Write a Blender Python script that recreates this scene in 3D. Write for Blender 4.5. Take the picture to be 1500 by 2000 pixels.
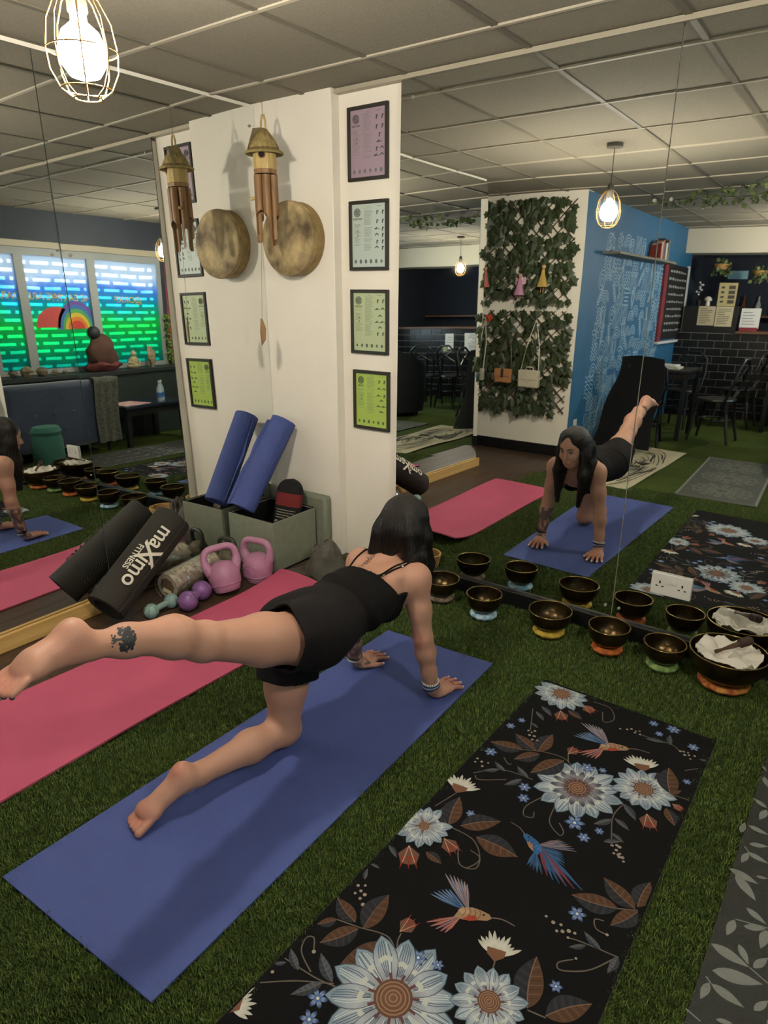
import bpy, bmesh, math, random
import numpy as np
from mathutils import Vector, Matrix, Euler, noise as mnoise
from mathutils.bvhtree import BVHTree

S = bpy.context.scene
for _o in list(bpy.data.objects):
    bpy.data.objects.remove(_o)
COL = S.collection
R = math.radians
random.seed(7)

# ---------------------------------------------------------------- camera
cam_d = bpy.data.cameras.new('camera')
cam_d.sensor_fit = 'AUTO'
cam_d.sensor_width = 36.0
cam_d.lens = 1310.0 / 2000.0 * 36.0
cam_d.clip_start = 0.02
cam = bpy.data.objects.new('camera', cam_d)
COL.objects.link(cam)
cam.location = (2.87, -2.91, 1.50)
cam.rotation_euler = (R(90 - 18.7), 0, R(36.0))
S.camera = cam

# ---------------------------------------------------------------- render look
S.view_settings.view_transform = 'Standard'
S.view_settings.look = 'None'
S.view_settings.gamma = 1.0
S.view_settings.use_curve_mapping = False
S.view_settings.exposure = 0.54
try:
    S.cycles.use_denoising = True
    S.cycles.max_bounces = 6
    S.cycles.diffuse_bounces = 2
    S.cycles.glossy_bounces = 5
    S.cycles.transmission_bounces = 4
    S.cycles.use_adaptive_sampling = True
    S.cycles.adaptive_threshold = 0.1
    S.cycles.transparent_max_bounces = 12
    S.cycles.caustics_reflective = True
    S.cycles.caustics_refractive = False
    S.cycles.blur_glossy = 0.3
    S.cycles.sample_clamp_indirect = 4.0
except Exception:
    pass

# ---------------------------------------------------------------- world: bright overcast day outside
W = bpy.data.worlds.new('overcast')
S.world = W
W.use_nodes = True
_bg = W.node_tree.nodes['Background']
_bg.inputs[0].default_value = (0.74, 0.87, 1.0, 1)
_bg.inputs[1].default_value = 8.0

BULB_POWER = 480.0

# ---------------------------------------------------------------- helpers: materials
def srgb(h):
    h = h.lstrip('#')
    c = [int(h[i:i + 2], 16) / 255 for i in (0, 2, 4)]
    return tuple((x / 12.92 if x <= 0.04045 else ((x + 0.055) / 1.055) ** 2.4) for x in c)

def col4(c):
    if isinstance(c, str):
        c = srgb(c)
    return (c[0], c[1], c[2], 1.0)

MATS = {}
def mat(name, color='#808080', rough=0.6, metal=0.0, var=0.0, vscale=20.0, bump=0.0, bscale=60.0,
        spec=0.4, vcol=None, stretch=None, sheen=0.0, emit=None, estr=0.0, trans=0.0, alpha=1.0, detail=4.0, subs=0.0):
    """procedural principled material with noise colour variation and fine relief"""
    if name in MATS:
        return MATS[name]
    m = bpy.data.materials.new(name)
    m.use_nodes = True
    nt = m.node_tree
    b = nt.nodes['Principled BSDF']
    b.inputs['Roughness'].default_value = rough
    b.inputs['Metallic'].default_value = metal
    b.inputs['Specular IOR Level'].default_value = spec
    b.inputs['Base Color'].default_value = col4(color)
    if sheen:
        b.inputs['Sheen Weight'].default_value = sheen
    if trans:
        b.inputs['Transmission Weight'].default_value = trans
    if alpha < 1:
        b.inputs['Alpha'].default_value = alpha
    if subs:
        b.inputs['Subsurface Weight'].default_value = subs
        b.inputs['Subsurface Radius'].default_value = (0.012, 0.005, 0.003)
        b.inputs['Subsurface Scale'].default_value = 1.0
    if emit:
        b.inputs['Emission Color'].default_value = col4(emit)
        b.inputs['Emission Strength'].default_value = estr
    tc = nt.nodes.new('ShaderNodeTexCoord')
    src = tc.outputs['Object']
    if stretch:
        mp = nt.nodes.new('ShaderNodeMapping')
        mp.inputs['Scale'].default_value = stretch
        nt.links.new(src, mp.inputs[0])
        src = mp.outputs[0]
    if var or vcol:
        n = nt.nodes.new('ShaderNodeTexNoise')
        n.inputs['Scale'].default_value = vscale
        n.inputs['Detail'].default_value = detail
        nt.links.new(src, n.inputs['Vector'])
        rp = nt.nodes.new('ShaderNodeValToRGB')
        c = srgb(color) if isinstance(color, str) else color
        if vcol:
            c2 = srgb(vcol) if isinstance(vcol, str) else vcol
            rp.color_ramp.elements[0].color = col4(c)
            rp.color_ramp.elements[1].color = col4(c2)
        else:
            rp.color_ramp.elements[0].color = col4([max(0, x * (1 - var)) for x in c])
            rp.color_ramp.elements[1].color = col4([min(1, x * (1 + var)) for x in c])
        rp.color_ramp.elements[0].position = 0.32
        rp.color_ramp.elements[1].position = 0.68
        nt.links.new(n.outputs['Fac'], rp.inputs[0])
        nt.links.new(rp.outputs[0], b.inputs['Base Color'])
    if bump:
        n2 = nt.nodes.new('ShaderNodeTexNoise')
        n2.inputs['Scale'].default_value = bscale
        n2.inputs['Detail'].default_value = 3
        nt.links.new(src, n2.inputs['Vector'])
        bp = nt.nodes.new('ShaderNodeBump')
        bp.inputs['Strength'].default_value = bump
        bp.inputs['Distance'].default_value = 0.01
        nt.links.new(n2.outputs['Fac'], bp.inputs['Height'])
        nt.links.new(bp.outputs[0], b.inputs['Normal'])
    MATS[name] = m
    return m

def mat_vcol(name, rough=0.7, bump=0.0, bscale=900.0, spec=0.3, sheen=0.0):
    """colour from the mesh's own 'Col' attribute (printed or dyed pattern)"""
    if name in MATS:
        return MATS[name]
    m = mat(name, '#808080', rough, bump=bump, bscale=bscale, spec=spec, sheen=sheen)
    nt = m.node_tree
    a = nt.nodes.new('ShaderNodeAttribute')
    a.attribute_name = 'Col'
    nt.links.new(a.outputs['Color'], nt.nodes['Principled BSDF'].inputs['Base Color'])
    return m

# ---------------------------------------------------------------- helpers: meshes and objects
def V(*a):
    return Vector(a[0] if len(a) == 1 else a)

def world_off(o):
    p = Vector((0, 0, 0))
    while o is not None:
        p = p + Vector(o.location)
        o = o.parent
    return p

def frame_of(d):
    d = Vector(d).normalized()
    up = Vector((0, 0, 1)) if abs(d.z) < 0.9 else Vector((1, 0, 0))
    a = d.cross(up).normalized()
    b = a.cross(d).normalized()
    return a, b, d

class MB:
    """collects geometry; build() links it as one mesh object"""
    def __init__(self):
        self.v = []; self.f = []; self.mi = []; self.c = []; self.cur = 0; self.color = None; self.M = None
    def _p(self, pts):
        i0 = len(self.v)
        for p in pts:
            p = Vector(p)
            if self.M is not None:
                p = self.M @ p
            self.v.append((p.x, p.y, p.z)); self.c.append(self.color or (1, 1, 1))
        return i0
    def _f(self, faces, i0):
        for f in faces:
            self.f.append([i + i0 for i in f]); self.mi.append(self.cur)
    def raw(self, pts, faces):
        i0 = self._p(pts); self._f(faces, i0); return i0
    def box(self, a, b):
        (x0, y0, z0), (x1, y1, z1) = a, b
        self.raw([(x0, y0, z0), (x1, y0, z0), (x1, y1, z0), (x0, y1, z0), (x0, y0, z1), (x1, y0, z1), (x1, y1, z1), (x0, y1, z1)],
                 [(0, 3, 2, 1), (4, 5, 6, 7), (0, 1, 5, 4), (1, 2, 6, 5), (2, 3, 7, 6), (3, 0, 4, 7)])
        return self
    def bar(self, p0, p1, w, h, up=None):
        p0, p1 = Vector(p0), Vector(p1)
        d = (p1 - p0).normalized()
        u = Vector(up) if up else (Vector((0, 0, 1)) if abs(d.z) < 0.9 else Vector((1, 0, 0)))
        a = d.cross(u).normalized(); b = a.cross(d).normalized()
        P = []
        for q in (p0, p1):
            for s, t in ((-1, -1), (1, -1), (1, 1), (-1, 1)):
                P.append(q + a * s * w / 2 + b * t * h / 2)
        self.raw(P, [(3, 2, 1, 0), (4, 5, 6, 7), (0, 1, 5, 4), (1, 2, 6, 5), (2, 3, 7, 6), (3, 0, 4, 7)])
        return self
    def cyl(self, p0, p1, r0, r1=None, n=16, caps=True):
        r1 = r0 if r1 is None else r1
        a, b, d = frame_of(Vector(p1) - Vector(p0))
        P = []
        for q, r in ((Vector(p0), r0), (Vector(p1), r1)):
            for i in range(n):
                t = 2 * math.pi * i / n
                P.append(q + a * (r * math.cos(t)) + b * (r * math.sin(t)))
        F = [(i, (i + 1) % n, n + (i + 1) % n, n + i) for i in range(n)]
        if caps:
            F.append(tuple(range(n))[::-1]); F.append(tuple(range(n, 2 * n)))
        self.raw(P, F)
        return self
    def tube(self, pts, r, n=8, closed=False, caps=True):
        pts = [Vector(p) for p in pts]
        N = len(pts)
        rad = r if isinstance(r, (list, tuple)) else [r] * N
        prev = None; P = []
        for i, p in enumerate(pts):
            if closed:
                d = pts[(i + 1) % N] - pts[i - 1]
            else:
                d = pts[min(i + 1, N - 1)] - pts[max(i - 1, 0)]
            d.normalize()
            if prev is None:
                a, b, _ = frame_of(d)
            else:
                a = prev - d * prev.dot(d)
                if a.length < 1e-6:
                    a, b, _ = frame_of(d)
                a.normalize(); b = d.cross(a)
            prev = a.copy()
            for k in range(n):
                t = 2 * math.pi * k / n
                P.append(p + a * (rad[i] * math.cos(t)) + b * (rad[i] * math.sin(t)))
        F = []
        for i in range(N if closed else N - 1):
            j = (i + 1) % N
            for k in range(n):
                F.append((i * n + k, i * n + (k + 1) % n, j * n + (k + 1) % n, j * n + k))
        if not closed and caps:
            F.append(tuple(range(n))[::-1]); F.append(tuple(range((N - 1) * n, N * n)))
        self.raw(P, F)
        return self
    def lathe(self, prof, c=(0, 0, 0), n=32, close=False, jit=None):
        P = []; F = []
        for (r, z) in prof:
            for k in range(n):
                t = 2 * math.pi * k / n
                rr = r * (jit(t, z) if jit else 1)
                P.append((c[0] + rr * math.cos(t), c[1] + rr * math.sin(t), c[2] + z))
        m = len(prof)
        for i in range(m - 1 if not close else m):
            j = (i + 1) % m
            for k in range(n):
                F.append((i * n + k, i * n + (k + 1) % n, j * n + (k + 1) % n, j * n + k))
        if not close:
            if prof[0][0] > 1e-5: F.append(tuple(range(n))[::-1])
            if prof[-1][0] > 1e-5: F.append(tuple(range((m - 1) * n, m * n)))
        self.raw(P, F)
        return self
    def sph(self, c, r, seg=16, ring=10, rot=None):
        rx, ry, rz = (r, r, r) if not isinstance(r, (tuple, list)) else r
        P = []; F = []
        Mr = rot.to_matrix() if rot else None
        for i in range(ring + 1):
            ph = math.pi * i / ring
            for k in range(seg):
                t = 2 * math.pi * k / seg
                q = Vector((rx * math.sin(ph) * math.cos(t), ry * math.sin(ph) * math.sin(t), rz * math.cos(ph)))
                if Mr: q = Mr @ q
                P.append(Vector(c) + q)
        for i in range(ring):
            for k in range(seg):
                F.append((i * seg + k, (i + 1) * seg + k, (i + 1) * seg + (k + 1) % seg, i * seg + (k + 1) % seg))
        self.raw(P, F)
        return self
    def grid(self, fn, nu, nv, thick=None):
        """sheet fn(u,v) -> point, optionally given thickness along -normal by offset vector fn"""
        P = [fn(i / nu, j / nv) for j in range(nv + 1) for i in range(nu + 1)]
        n = nu + 1
        F = [(j * n + i, j * n + i + 1, (j + 1) * n + i + 1, (j + 1) * n + i) for j in range(nv) for i in range(nu)]
        if thick is None:
            self.raw(P, F)
        else:
            t = Vector(thick); K = len(P)
            P2 = [Vector(p) + t for p in P]
            F2 = [tuple(K + q for q in f[::-1]) for f in F]
            rim = [i for i in range(n)] + [j * n + nu for j in range(1, nv + 1)] + [nv * n + i for i in range(nu - 1, -1, -1)] + [j * n for j in range(nv - 1, 0, -1)]
            F3 = [(rim[k], K + rim[k], K + rim[(k + 1) % len(rim)], rim[(k + 1) % len(rim)]) for k in range(len(rim))]
            self.raw(P + P2, F + F2 + F3)
        return self
    def poly(self, pts):
        i0 = self._p(pts); self._f([tuple(range(len(pts)))], i0); return self
    def prism(self, pts, t):
        """closed outline pts (3D, planar) extruded by vector t"""
        t = Vector(t); n = len(pts)
        P = [Vector(p) for p in pts] + [Vector(p) + t for p in pts]
        F = [tuple(range(n))[::-1], tuple(range(n, 2 * n))] + [(i, (i + 1) % n, n + (i + 1) % n, n + i) for i in range(n)]
        self.raw(P, F); return self
    def build(self, name, mats, parent=None, smooth=True, angle=40, colors=False, bev=0.0, origin=None, norm=True):
        off = world_off(parent) if parent is not None else Vector((0, 0, 0))
        if parent is None and origin is None and self.v:
            xs, ys, zs = zip(*self.v)
            origin = ((min(xs) + max(xs)) / 2, (min(ys) + max(ys)) / 2, min(zs))
        if parent is None and origin is not None:
            off = Vector(origin)
        me = bpy.data.meshes.new(name)
        me.from_pydata([(x - off.x, y - off.y, z - off.z) for x, y, z in self.v], [], self.f)
        if norm:
            bm = bmesh.new(); bm.from_mesh(me); bmesh.ops.recalc_face_normals(bm, faces=bm.faces); bm.to_mesh(me); bm.free()
        for m in (mats if isinstance(mats, (list, tuple)) else [mats]):
            me.materials.append(m)
        if any(self.mi):
            me.polygons.foreach_set('material_index', self.mi)
        if colors:
            at = me.color_attributes.new('Col', 'FLOAT_COLOR', 'POINT')
            fl = []
            for c in self.c: fl += [c[0], c[1], c[2], 1.0]
            at.data.foreach_set('color', fl)
        if smooth:
            me.shade_smooth(); me.set_sharp_from_angle(angle=R(angle))
        me.update()
        o = bpy.data.objects.new(name, me)
        COL.objects.link(o)
        if parent is not None: o.parent = parent
        else: o.location = off
        if bev:
            bv = o.modifiers.new('bevel', 'BEVEL'); bv.width = bev; bv.segments = 2; bv.limit_method = 'ANGLE'
        return o

def tag(o, label=None, cat=None, group=None, kind=None):
    if label: o['label'] = label
    if cat: o['category'] = cat
    if group: o['group'] = group
    if kind: o['kind'] = kind
    return o

def thing(name, label, cat, loc, group=None, rz=0):
    o = bpy.data.objects.new(name, None)
    o.empty_display_size = 0.1
    COL.objects.link(o)
    o.location = loc
    o.rotation_euler = (0, 0, rz)
    return tag(o, label, cat, group)

def copy_tree(o, loc=None, rz=None, parent=None, label=None, scale=None):
    c = o.copy(); COL.objects.link(c)
    if parent is not None: c.parent = parent
    if loc is not None: c.location = loc
    if rz is not None: c.rotation_euler = (0, 0, rz)
    if scale is not None: c.scale = (scale,) * 3
    if label: c['label'] = label
    for ch in [k for k in bpy.data.objects if k.parent is o]:
        copy_tree(ch, parent=c)
    return c

def share(src, name, parent, loc, rot=None, scale=None):
    """a further alike piece that shares its mesh with src"""
    c = bpy.data.objects.new(name, src.data)
    COL.objects.link(c)
    if parent is not None: c.parent = parent
    c.location = loc
    if rot is not None: c.rotation_euler = rot
    if scale is not None: c.scale = scale
    return c

def text_mesh(body, size, extrude=0.0, align='CENTER', shear=0.0, bold=0.0):
    """(verts, faces) of built-in font lettering in the xy plane"""
    cu = bpy.data.curves.new('t', 'FONT')
    cu.body = body; cu.size = size; cu.align_x = align; cu.align_y = 'CENTER'; cu.extrude = extrude; cu.shear = shear
    cu.resolution_u = 4; cu.offset = bold
    o = bpy.data.objects.new('t', cu)
    COL.objects.link(o)
    dg = bpy.context.evaluated_depsgraph_get()
    me = bpy.data.meshes.new_from_object(o.evaluated_get(dg))
    vs = [v.co.copy() for v in me.vertices]; fs = [tuple(p.vertices) for p in me.polygons]
    bpy.data.objects.remove(o); bpy.data.curves.remove(cu); bpy.data.meshes.remove(me)
    return vs, fs
# ================================================================ ROOM
CEIL = 2.385
WALL_R = -0.04          # wall carrying the framed sheets and the right-hand mirrors
M_wall = mat('white_paint', '#ece5d6', 0.7, var=0.03, vscale=3, bump=0.06, bscale=25)
M_black = mat('black_paint', '#0c0d0e', 0.45, bump=0.05)
M_bluewall = mat('blue_paint', '#2a6287', 0.6, var=0.06, vscale=4, bump=0.05)
M_darkwall = mat('dark_slate_paint', '#2b313a', 0.7, var=0.1, vscale=3)
M_tile = mat('mineral_tile', '#8f897b', 0.95, var=0.10, vscale=160, bump=0.25, bscale=240, spec=0.1)
M_tbar = mat('ceiling_bar_paint', '#b3ab99', 0.5)
M_tbar_d = mat('ceiling_bar_grey', '#6c6658', 0.6)
M_pine = mat('pine', '#c9a566', 0.55, vcol='#b38a4c', vscale=6, stretch=(1, 0.25, 9), bump=0.1, bscale=30)

def struct(o, label=None):
    o['kind'] = 'structure'
    if label: o['label'] = label
    return o

# --- floor: dark laminate base with planks along the left wall; turf is laid over the rest
fb = MB().box((-1.2, -8.6, -0.06), (4.6, 0.2, -0.012))
floor = struct(fb.build('floor', mat('screed', '#4a4036', 0.9), origin=(0, 0, 0)), 'dark brown laminate floor along the mirrored wall')
M_lam = mat('laminate', '#33241a', 0.42, vcol='#4d3a2b', vscale=5, stretch=(14, 0.7, 1), bump=0.05, bscale=20)
random.seed(3)
for i in range(-8, 4):
    x0 = 0.02 + i * 0.148
    y = 0.1 - random.random() * 0.7
    while y > -4.2:
        L = 1.2
        y1 = max(y - L, -4.2)
        if y - y1 > 0.05:
            if i < 0:
                if y1 < -2.6 and y1 > -3.6 or (y > -3.5 and y1 < -2.6):
                    yy0, yy1 = min(y, -2.62), max(y1, -3.5)
                    if yy0 - yy1 > 0.03:
                        MB().box((x0, yy1, -0.012), (x0 + 0.1465, yy0 - 0.0015, 0.0)).build('plank', M_lam, floor, bev=0.0008)
            else:
                yy0, yy1 = min(y, -0.06), max(y1, -3.5)
                if yy0 - yy1 > 0.03:
                    MB().box((x0, yy1, -0.012), (x0 + 0.1465, yy0 - 0.0015, 0.0)).build('plank', M_lam, floor, bev=0.0008)
        y = y1

# --- ceiling: suspended grid, each tile a piece
cb = MB().box((-1.2, -8.6, CEIL + 0.02), (4.6, 0.2, CEIL + 0.06))
ceiling = struct(cb.build('ceiling', mat('void', '#3b3833', 0.9), origin=(0, 0, CEIL)), 'suspended ceiling of grey mineral tiles')
gx = [0.335 + 0.592 * k for k in range(-3, 8)]
gy = [-0.365 - 0.605 * k for k in range(-1, 15)]
tile0 = None
random.seed(5)
for i in range(len(gx) - 1):
    for j in range(len(gy) - 1):
        x0, x1, y1, y0 = gx[i], gx[i + 1], gy[j], gy[j + 1]
        y1c = min(y1, 0.1)
        if x1 < -0.3 and (y0 < -3.7 or y1 > -2.3): continue
        if tile0 is None or y1c != y1:
            t = MB().box((x0 + 0.008, y0 + 0.008, CEIL + 0.003), (x1 - 0.008, y1c - 0.008, CEIL + 0.018)).build('ceiling_tile', M_tile, ceiling, bev=0.002)
            if y1c == y1: tile0 = t; t0 = (x0, y0)
        else:
            share(tile0, 'ceiling_tile', ceiling, (x0 - t0[0], y0 - t0[1], random.uniform(-0.002, 0.001)))
for k, x in enumerate(gx):
    MB().box((x - 0.012, -8.5, CEIL - 0.003), (x + 0.012, 0.1, CEIL + 0.006)).build('ceiling_bar', M_tbar_d, ceiling)
for y in gy[1:]:
    MB().box((-1.1, y - 0.009, CEIL - 0.0045), (4.5, y + 0.009, CEIL + 0.004)).build('ceiling_bar', M_tbar, ceiling)

# --- right-hand wall (towards the mirrors), with the boxed-in pillar at the corner
wr = MB().box((-0.2, WALL_R, -0.05), (4.6, 0.16, CEIL + 0.02)); wall_right = struct(wr.build('wall_right', M_wall), 'white wall with the framed sheets')
pil = MB().box((-0.06, -0.10, -0.01), (0.515, WALL_R, CEIL + 0.01)); pillar = struct(pil.build('wall_pillar', M_wall, bev=0.004), 'white boxed-in pillar in the corner')
tr = MB().box((0.515, -0.080, 2.366), (3.4, WALL_R, CEIL)); struct(tr.build('trim_1', mat('white_gloss', '#a9a18d', 0.5)), 'white batten above the mirrors')
sk = MB().box((0.905, -0.128, -0.01), (3.4, WALL_R, 0.076)); struct(sk.build('baseboard_right', M_black, bev=0.003), 'black board under the right-hand mirrors')
# --- left wall
wl = MB().box((-0.2, -2.66, -0.05), (-0.03, 0.16, CEIL + 0.02)); struct(wl.build('wall_left', M_wall), 'white wall behind the left mirrors')
al = MB().box((-1.2, -3.6, -0.05), (-1.05, -2.66, CEIL + 0.02)); struct(al.build('wall_alcove', M_wall), 'white wall deep in the alcove')
al2 = MB().box((-1.2, -2.66, -0.05), (-0.2, -2.5, CEIL + 0.02)); struct(al2.build('wall_alcove_return', M_wall), 'white return wall of the alcove')
tw = MB().box((-1.2, -3.65, -0.05), (0.53, -3.52, CEIL + 0.02)); struct(tw.build('wall_trellis', M_wall), 'white wall behind the ivy trellis')
tb = MB().box((-1.05, -3.52, 0.0), (0.532, -3.503, 0.105)); struct(tb.build('baseboard_trellis', M_black), 'black skirting below the ivy trellis')
# --- blue mural wall
bw = MB().box((0.33, -7.6, -0.05), (0.53, -3.65, CEIL + 0.02)); wall_mural = struct(bw.build('wall_mural', M_bluewall), 'blue wall with white line mural')
tw2 = MB().box((0.5305, -3.78, 0.0), (0.5345, -3.521, CEIL - 0.004)); struct(tw2.build('trim_2', M_bluewall), 'plain blue edge of the white trellis wall')
# --- back wall behind the bar
bk = MB().box((0.3, -8.6, -0.05), (4.6, -8.45, CEIL + 0.02)); struct(bk.build('wall_back', mat('navy_paint', '#141c2b', 0.7)), 'dark wall behind the bar')
bl = MB().box((0.3, -8.6, -0.05), (0.5, -7.6, CEIL + 0.02)); struct(bl.build('wall_bar_side', M_darkwall), 'dark side wall beside the bar')
bh = MB().box((0.5, -7.62, 2.10), (4.45, -7.2, CEIL)); struct(bh.build('trim_3', mat('cream_paint', '#cfc8b4', 0.6)), 'cream bulkhead above the bar')
# --- window wall at the far right, with the painted window and a plain unseen window added for daylight
XW = 4.35
W1 = (-2.62, -0.55, 0.76, 2.02)       # y0,y1,z0,z1 painted window
W2 = (-6.3, -4.9, 0.9, 2.1)           # added window further along, lets daylight in
ww = MB()
ww.box((XW, W1[1], -0.05), (XW + 0.22, 0.16, CEIL + 0.02))
ww.box((XW, W1[0], -0.05), (XW + 0.22, W1[1], W1[2]))
ww.box((XW, W1[0], W1[3]), (XW + 0.22, W1[1], CEIL + 0.02))
ww.box((XW, W2[1], -0.05), (XW + 0.22, W1[0], CEIL + 0.02))
ww.box((XW, W2[0], -0.05), (XW + 0.22, W2[1], W2[2]))
ww.box((XW, W2[0], W2[3]), (XW + 0.22, W2[1], CEIL + 0.02))
ww.box((XW, -8.6, -0.05), (XW + 0.22, W2[0], CEIL + 0.02))
struct(ww.build('wall_window', M_darkwall), 'dark slate wall around the windows')
# ================================================================ MIRRORS
def mirror_mat():
    m = bpy.data.materials.new('mirror_glass'); m.use_nodes = True
    nt = m.node_tree; b = nt.nodes['Principled BSDF']
    b.inputs['Metallic'].default_value = 1.0
    b.inputs['Roughness'].default_value = 0.012
    b.inputs['Base Color'].default_value = (0.86, 0.88, 0.86, 1)
    tc = nt.nodes.new('ShaderNodeTexCoord')
    n = nt.nodes.new('ShaderNodeTexNoise'); n.inputs['Scale'].default_value = 1.7; n.inputs['Detail'].default_value = 0
    nt.links.new(tc.outputs['Object'], n.inputs['Vector'])
    bp = nt.nodes.new('ShaderNodeBump'); bp.inputs['Strength'].default_value = 1.0; bp.inputs['Distance'].default_value = 0.0012
    nt.links.new(n.outputs['Fac'], bp.inputs['Height']); nt.links.new(bp.outputs[0], b.inputs['Normal'])
    return m
M_mirror = mirror_mat()
M_edge = mat('mirror_edge', '#4a5550', 0.3)
M_clip = mat('clip_metal', '#8a8880', 0.6, metal=0.3)

def mirror(label, quad, back, clips):
    """quad: bottom-left, bottom-right, top-right, top-left of the reflecting face; back: vector to the rear"""
    b = MB(); q = [Vector(p) for p in quad]; k = Vector(back)
    b.cur = 0; b.raw(q, [(0, 1, 2, 3)])
    b.cur = 1
    P = q + [p + k for p in q]
    b.raw(P, [(7, 6, 5, 4), (0, 4, 5, 1), (1, 5, 6, 2), (2, 6, 7, 3), (3, 7, 4, 0)])
    o = b.build('mirror_panel', [M_mirror, M_edge], smooth=False, norm=False)
    tag(o, label, 'mirror', 'wall mirrors')
    nrm = -k.normalized()
    for c in clips:
        c = Vector(c)
        MB().cyl(c + nrm * -0.001, c + nrm * 0.006, 0.0075, 0.006, 14).build('screw_cap', M_clip, o)
    return o

def rp(x, z):   # point on the right-hand mirror plane (leans back slightly)
    return (x, -0.105 + (z - 0.08) * math.tan(R(0.8)), z)
def lp(y, z):   # point on the left mirror plane
    return (0.03 - (z - 0.05) * math.tan(R(0.9)), y, z)
def rmir(label, x0, x1, clips):
    return mirror(label, [rp(x0, 0.078), rp(x1, 0.078), rp(x1, 2.364), rp(x0, 2.364)], (0, 0.005, 0), [rp(*c) for c in clips])
rmir('tall wall mirror right of the framed sheets', 0.905, 2.098, [(0.97, 2.29), (2.07, 1.8), (2.07, 0.13)])
rmir('tall wall mirror with the white socket in it', 2.102, 3.35, [(2.13, 1.8), (2.13, 0.13)])
def lmir(label, y0, y1, clips):
    return mirror(label, [lp(y0, 0.02), lp(y1, 0.02), lp(y1, 2.365), lp(y0, 2.365)], (-0.005, 0, 0), [lp(*c) for c in clips])
lmir('tall wall mirror in the corner beside the white pillar', -1.268, -0.102, [(-1.23, 1.62), (-0.14, 2.28), (-1.23, 0.16)])
lmir('tall wall mirror above the pine board at the left', -2.655, -1.272, [(-1.31, 1.62)])
pb = MB().box((0.034, -2.67, 0.0), (0.056, -1.33, 0.074)).build('pine_board', M_pine, bev=0.002)
tag(pb, 'pale pine board standing along the foot of the left mirrors', 'board')

# ================================================================ PENDANT LAMPS
M_brass = mat('cage_brass', '#a8854a', 0.35, metal=0.9)
M_rose = mat('lamp_dark', '#3a3732', 0.5)
def bulb_mat(name, strength):
    m = bpy.data.materials.new(name); m.use_nodes = True
    nt = m.node_tree; b = nt.nodes['Principled BSDF']
    b.inputs['Base Color'].default_value = (1, 0.93, 0.8, 1)
    b.inputs['Emission Color'].default_value = (1.0, 0.91, 0.76, 1)
    b.inputs['Emission Strength'].default_value = strength
    return m
M_bulb = bulb_mat('bulb_glow', BULB_POWER)
def pendant(label, x, y, zc, r=0.076):
    t = thing('pendant_lamp', label, 'lamp', (x, y, CEIL), 'caged pendant lamps')
    MB().lathe([(0.0, 0), (0.048, 0), (0.048, -0.022), (0.006, -0.026), (0.0, -0.026)], (x, y, CEIL), 24).build('ceiling_rose', M_rose, t)
    MB().cyl((x, y, CEIL - 0.02), (x, y, zc + 0.15), 0.003, n=8).build('cord', M_rose, t)
    MB().lathe([(0.0, 0.16), (0.012, 0.16), (0.02, 0.145), (0.022, 0.075), (0.018, 0.07), (0.0, 0.07)], (x, y, zc), 20).build('socket', M_rose, t); sk0 = [k for k in bpy.data.objects if k.parent is t and k.name.startswith('socket')][0]
    bu = MB().lathe([(0.0, 0.078), (0.016, 0.072), (0.018, 0.055), (0.040, 0.036), (0.052, 0.004), (0.049, -0.026), (0.032, -0.050), (0.0, -0.060)], (x, y, zc), 20)
    bu.build('bulb', M_bulb, sk0)
    cg = MB()
    prof = [(0.024, 0.125), (0.060, 0.10), (0.088, 0.058), (0.10, 0.0), (0.095, -0.040), (0.072, -0.076), (0.040, -0.094)]
    prof = [(a * r / 0.10, b) for a, b in prof]
    fine = []
    for i in range(len(prof) - 1):
        for s in range(4):
            u = s / 4
            fine.append((prof[i][0] * (1 - u) + prof[i + 1][0] * u, prof[i][1] * (1 - u) + prof[i + 1][1] * u))
    fine.append(prof[-1])
    for k in range(8):
        a = 2 * math.pi * k / 8 + 0.2
        cg.tube([(x + p * math.cos(a), y + p * math.sin(a), zc + q) for p, q in fine], 0.0017, 6)
    for (p, q) in (prof[0], prof[3], prof[5], prof[6]):
        cg.tube([(x + p * math.cos(2 * math.pi * k / 32), y + p * math.sin(2 * math.pi * k / 32), zc + q) for k in range(32)], 0.0017, 6, closed=True)
    cg.build('wire_cage', M_brass, t)
    return t
pendant('lit caged pendant lamp hanging over the blue yoga mat', 1.28, -1.88, 2.0)
pendant('lit caged pendant lamp hanging near the painted windows', 3.30, -1.88, 1.98)
pendant('lit caged pendant lamp hanging towards the bar', 2.24, -6.15, 1.98)

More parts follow.
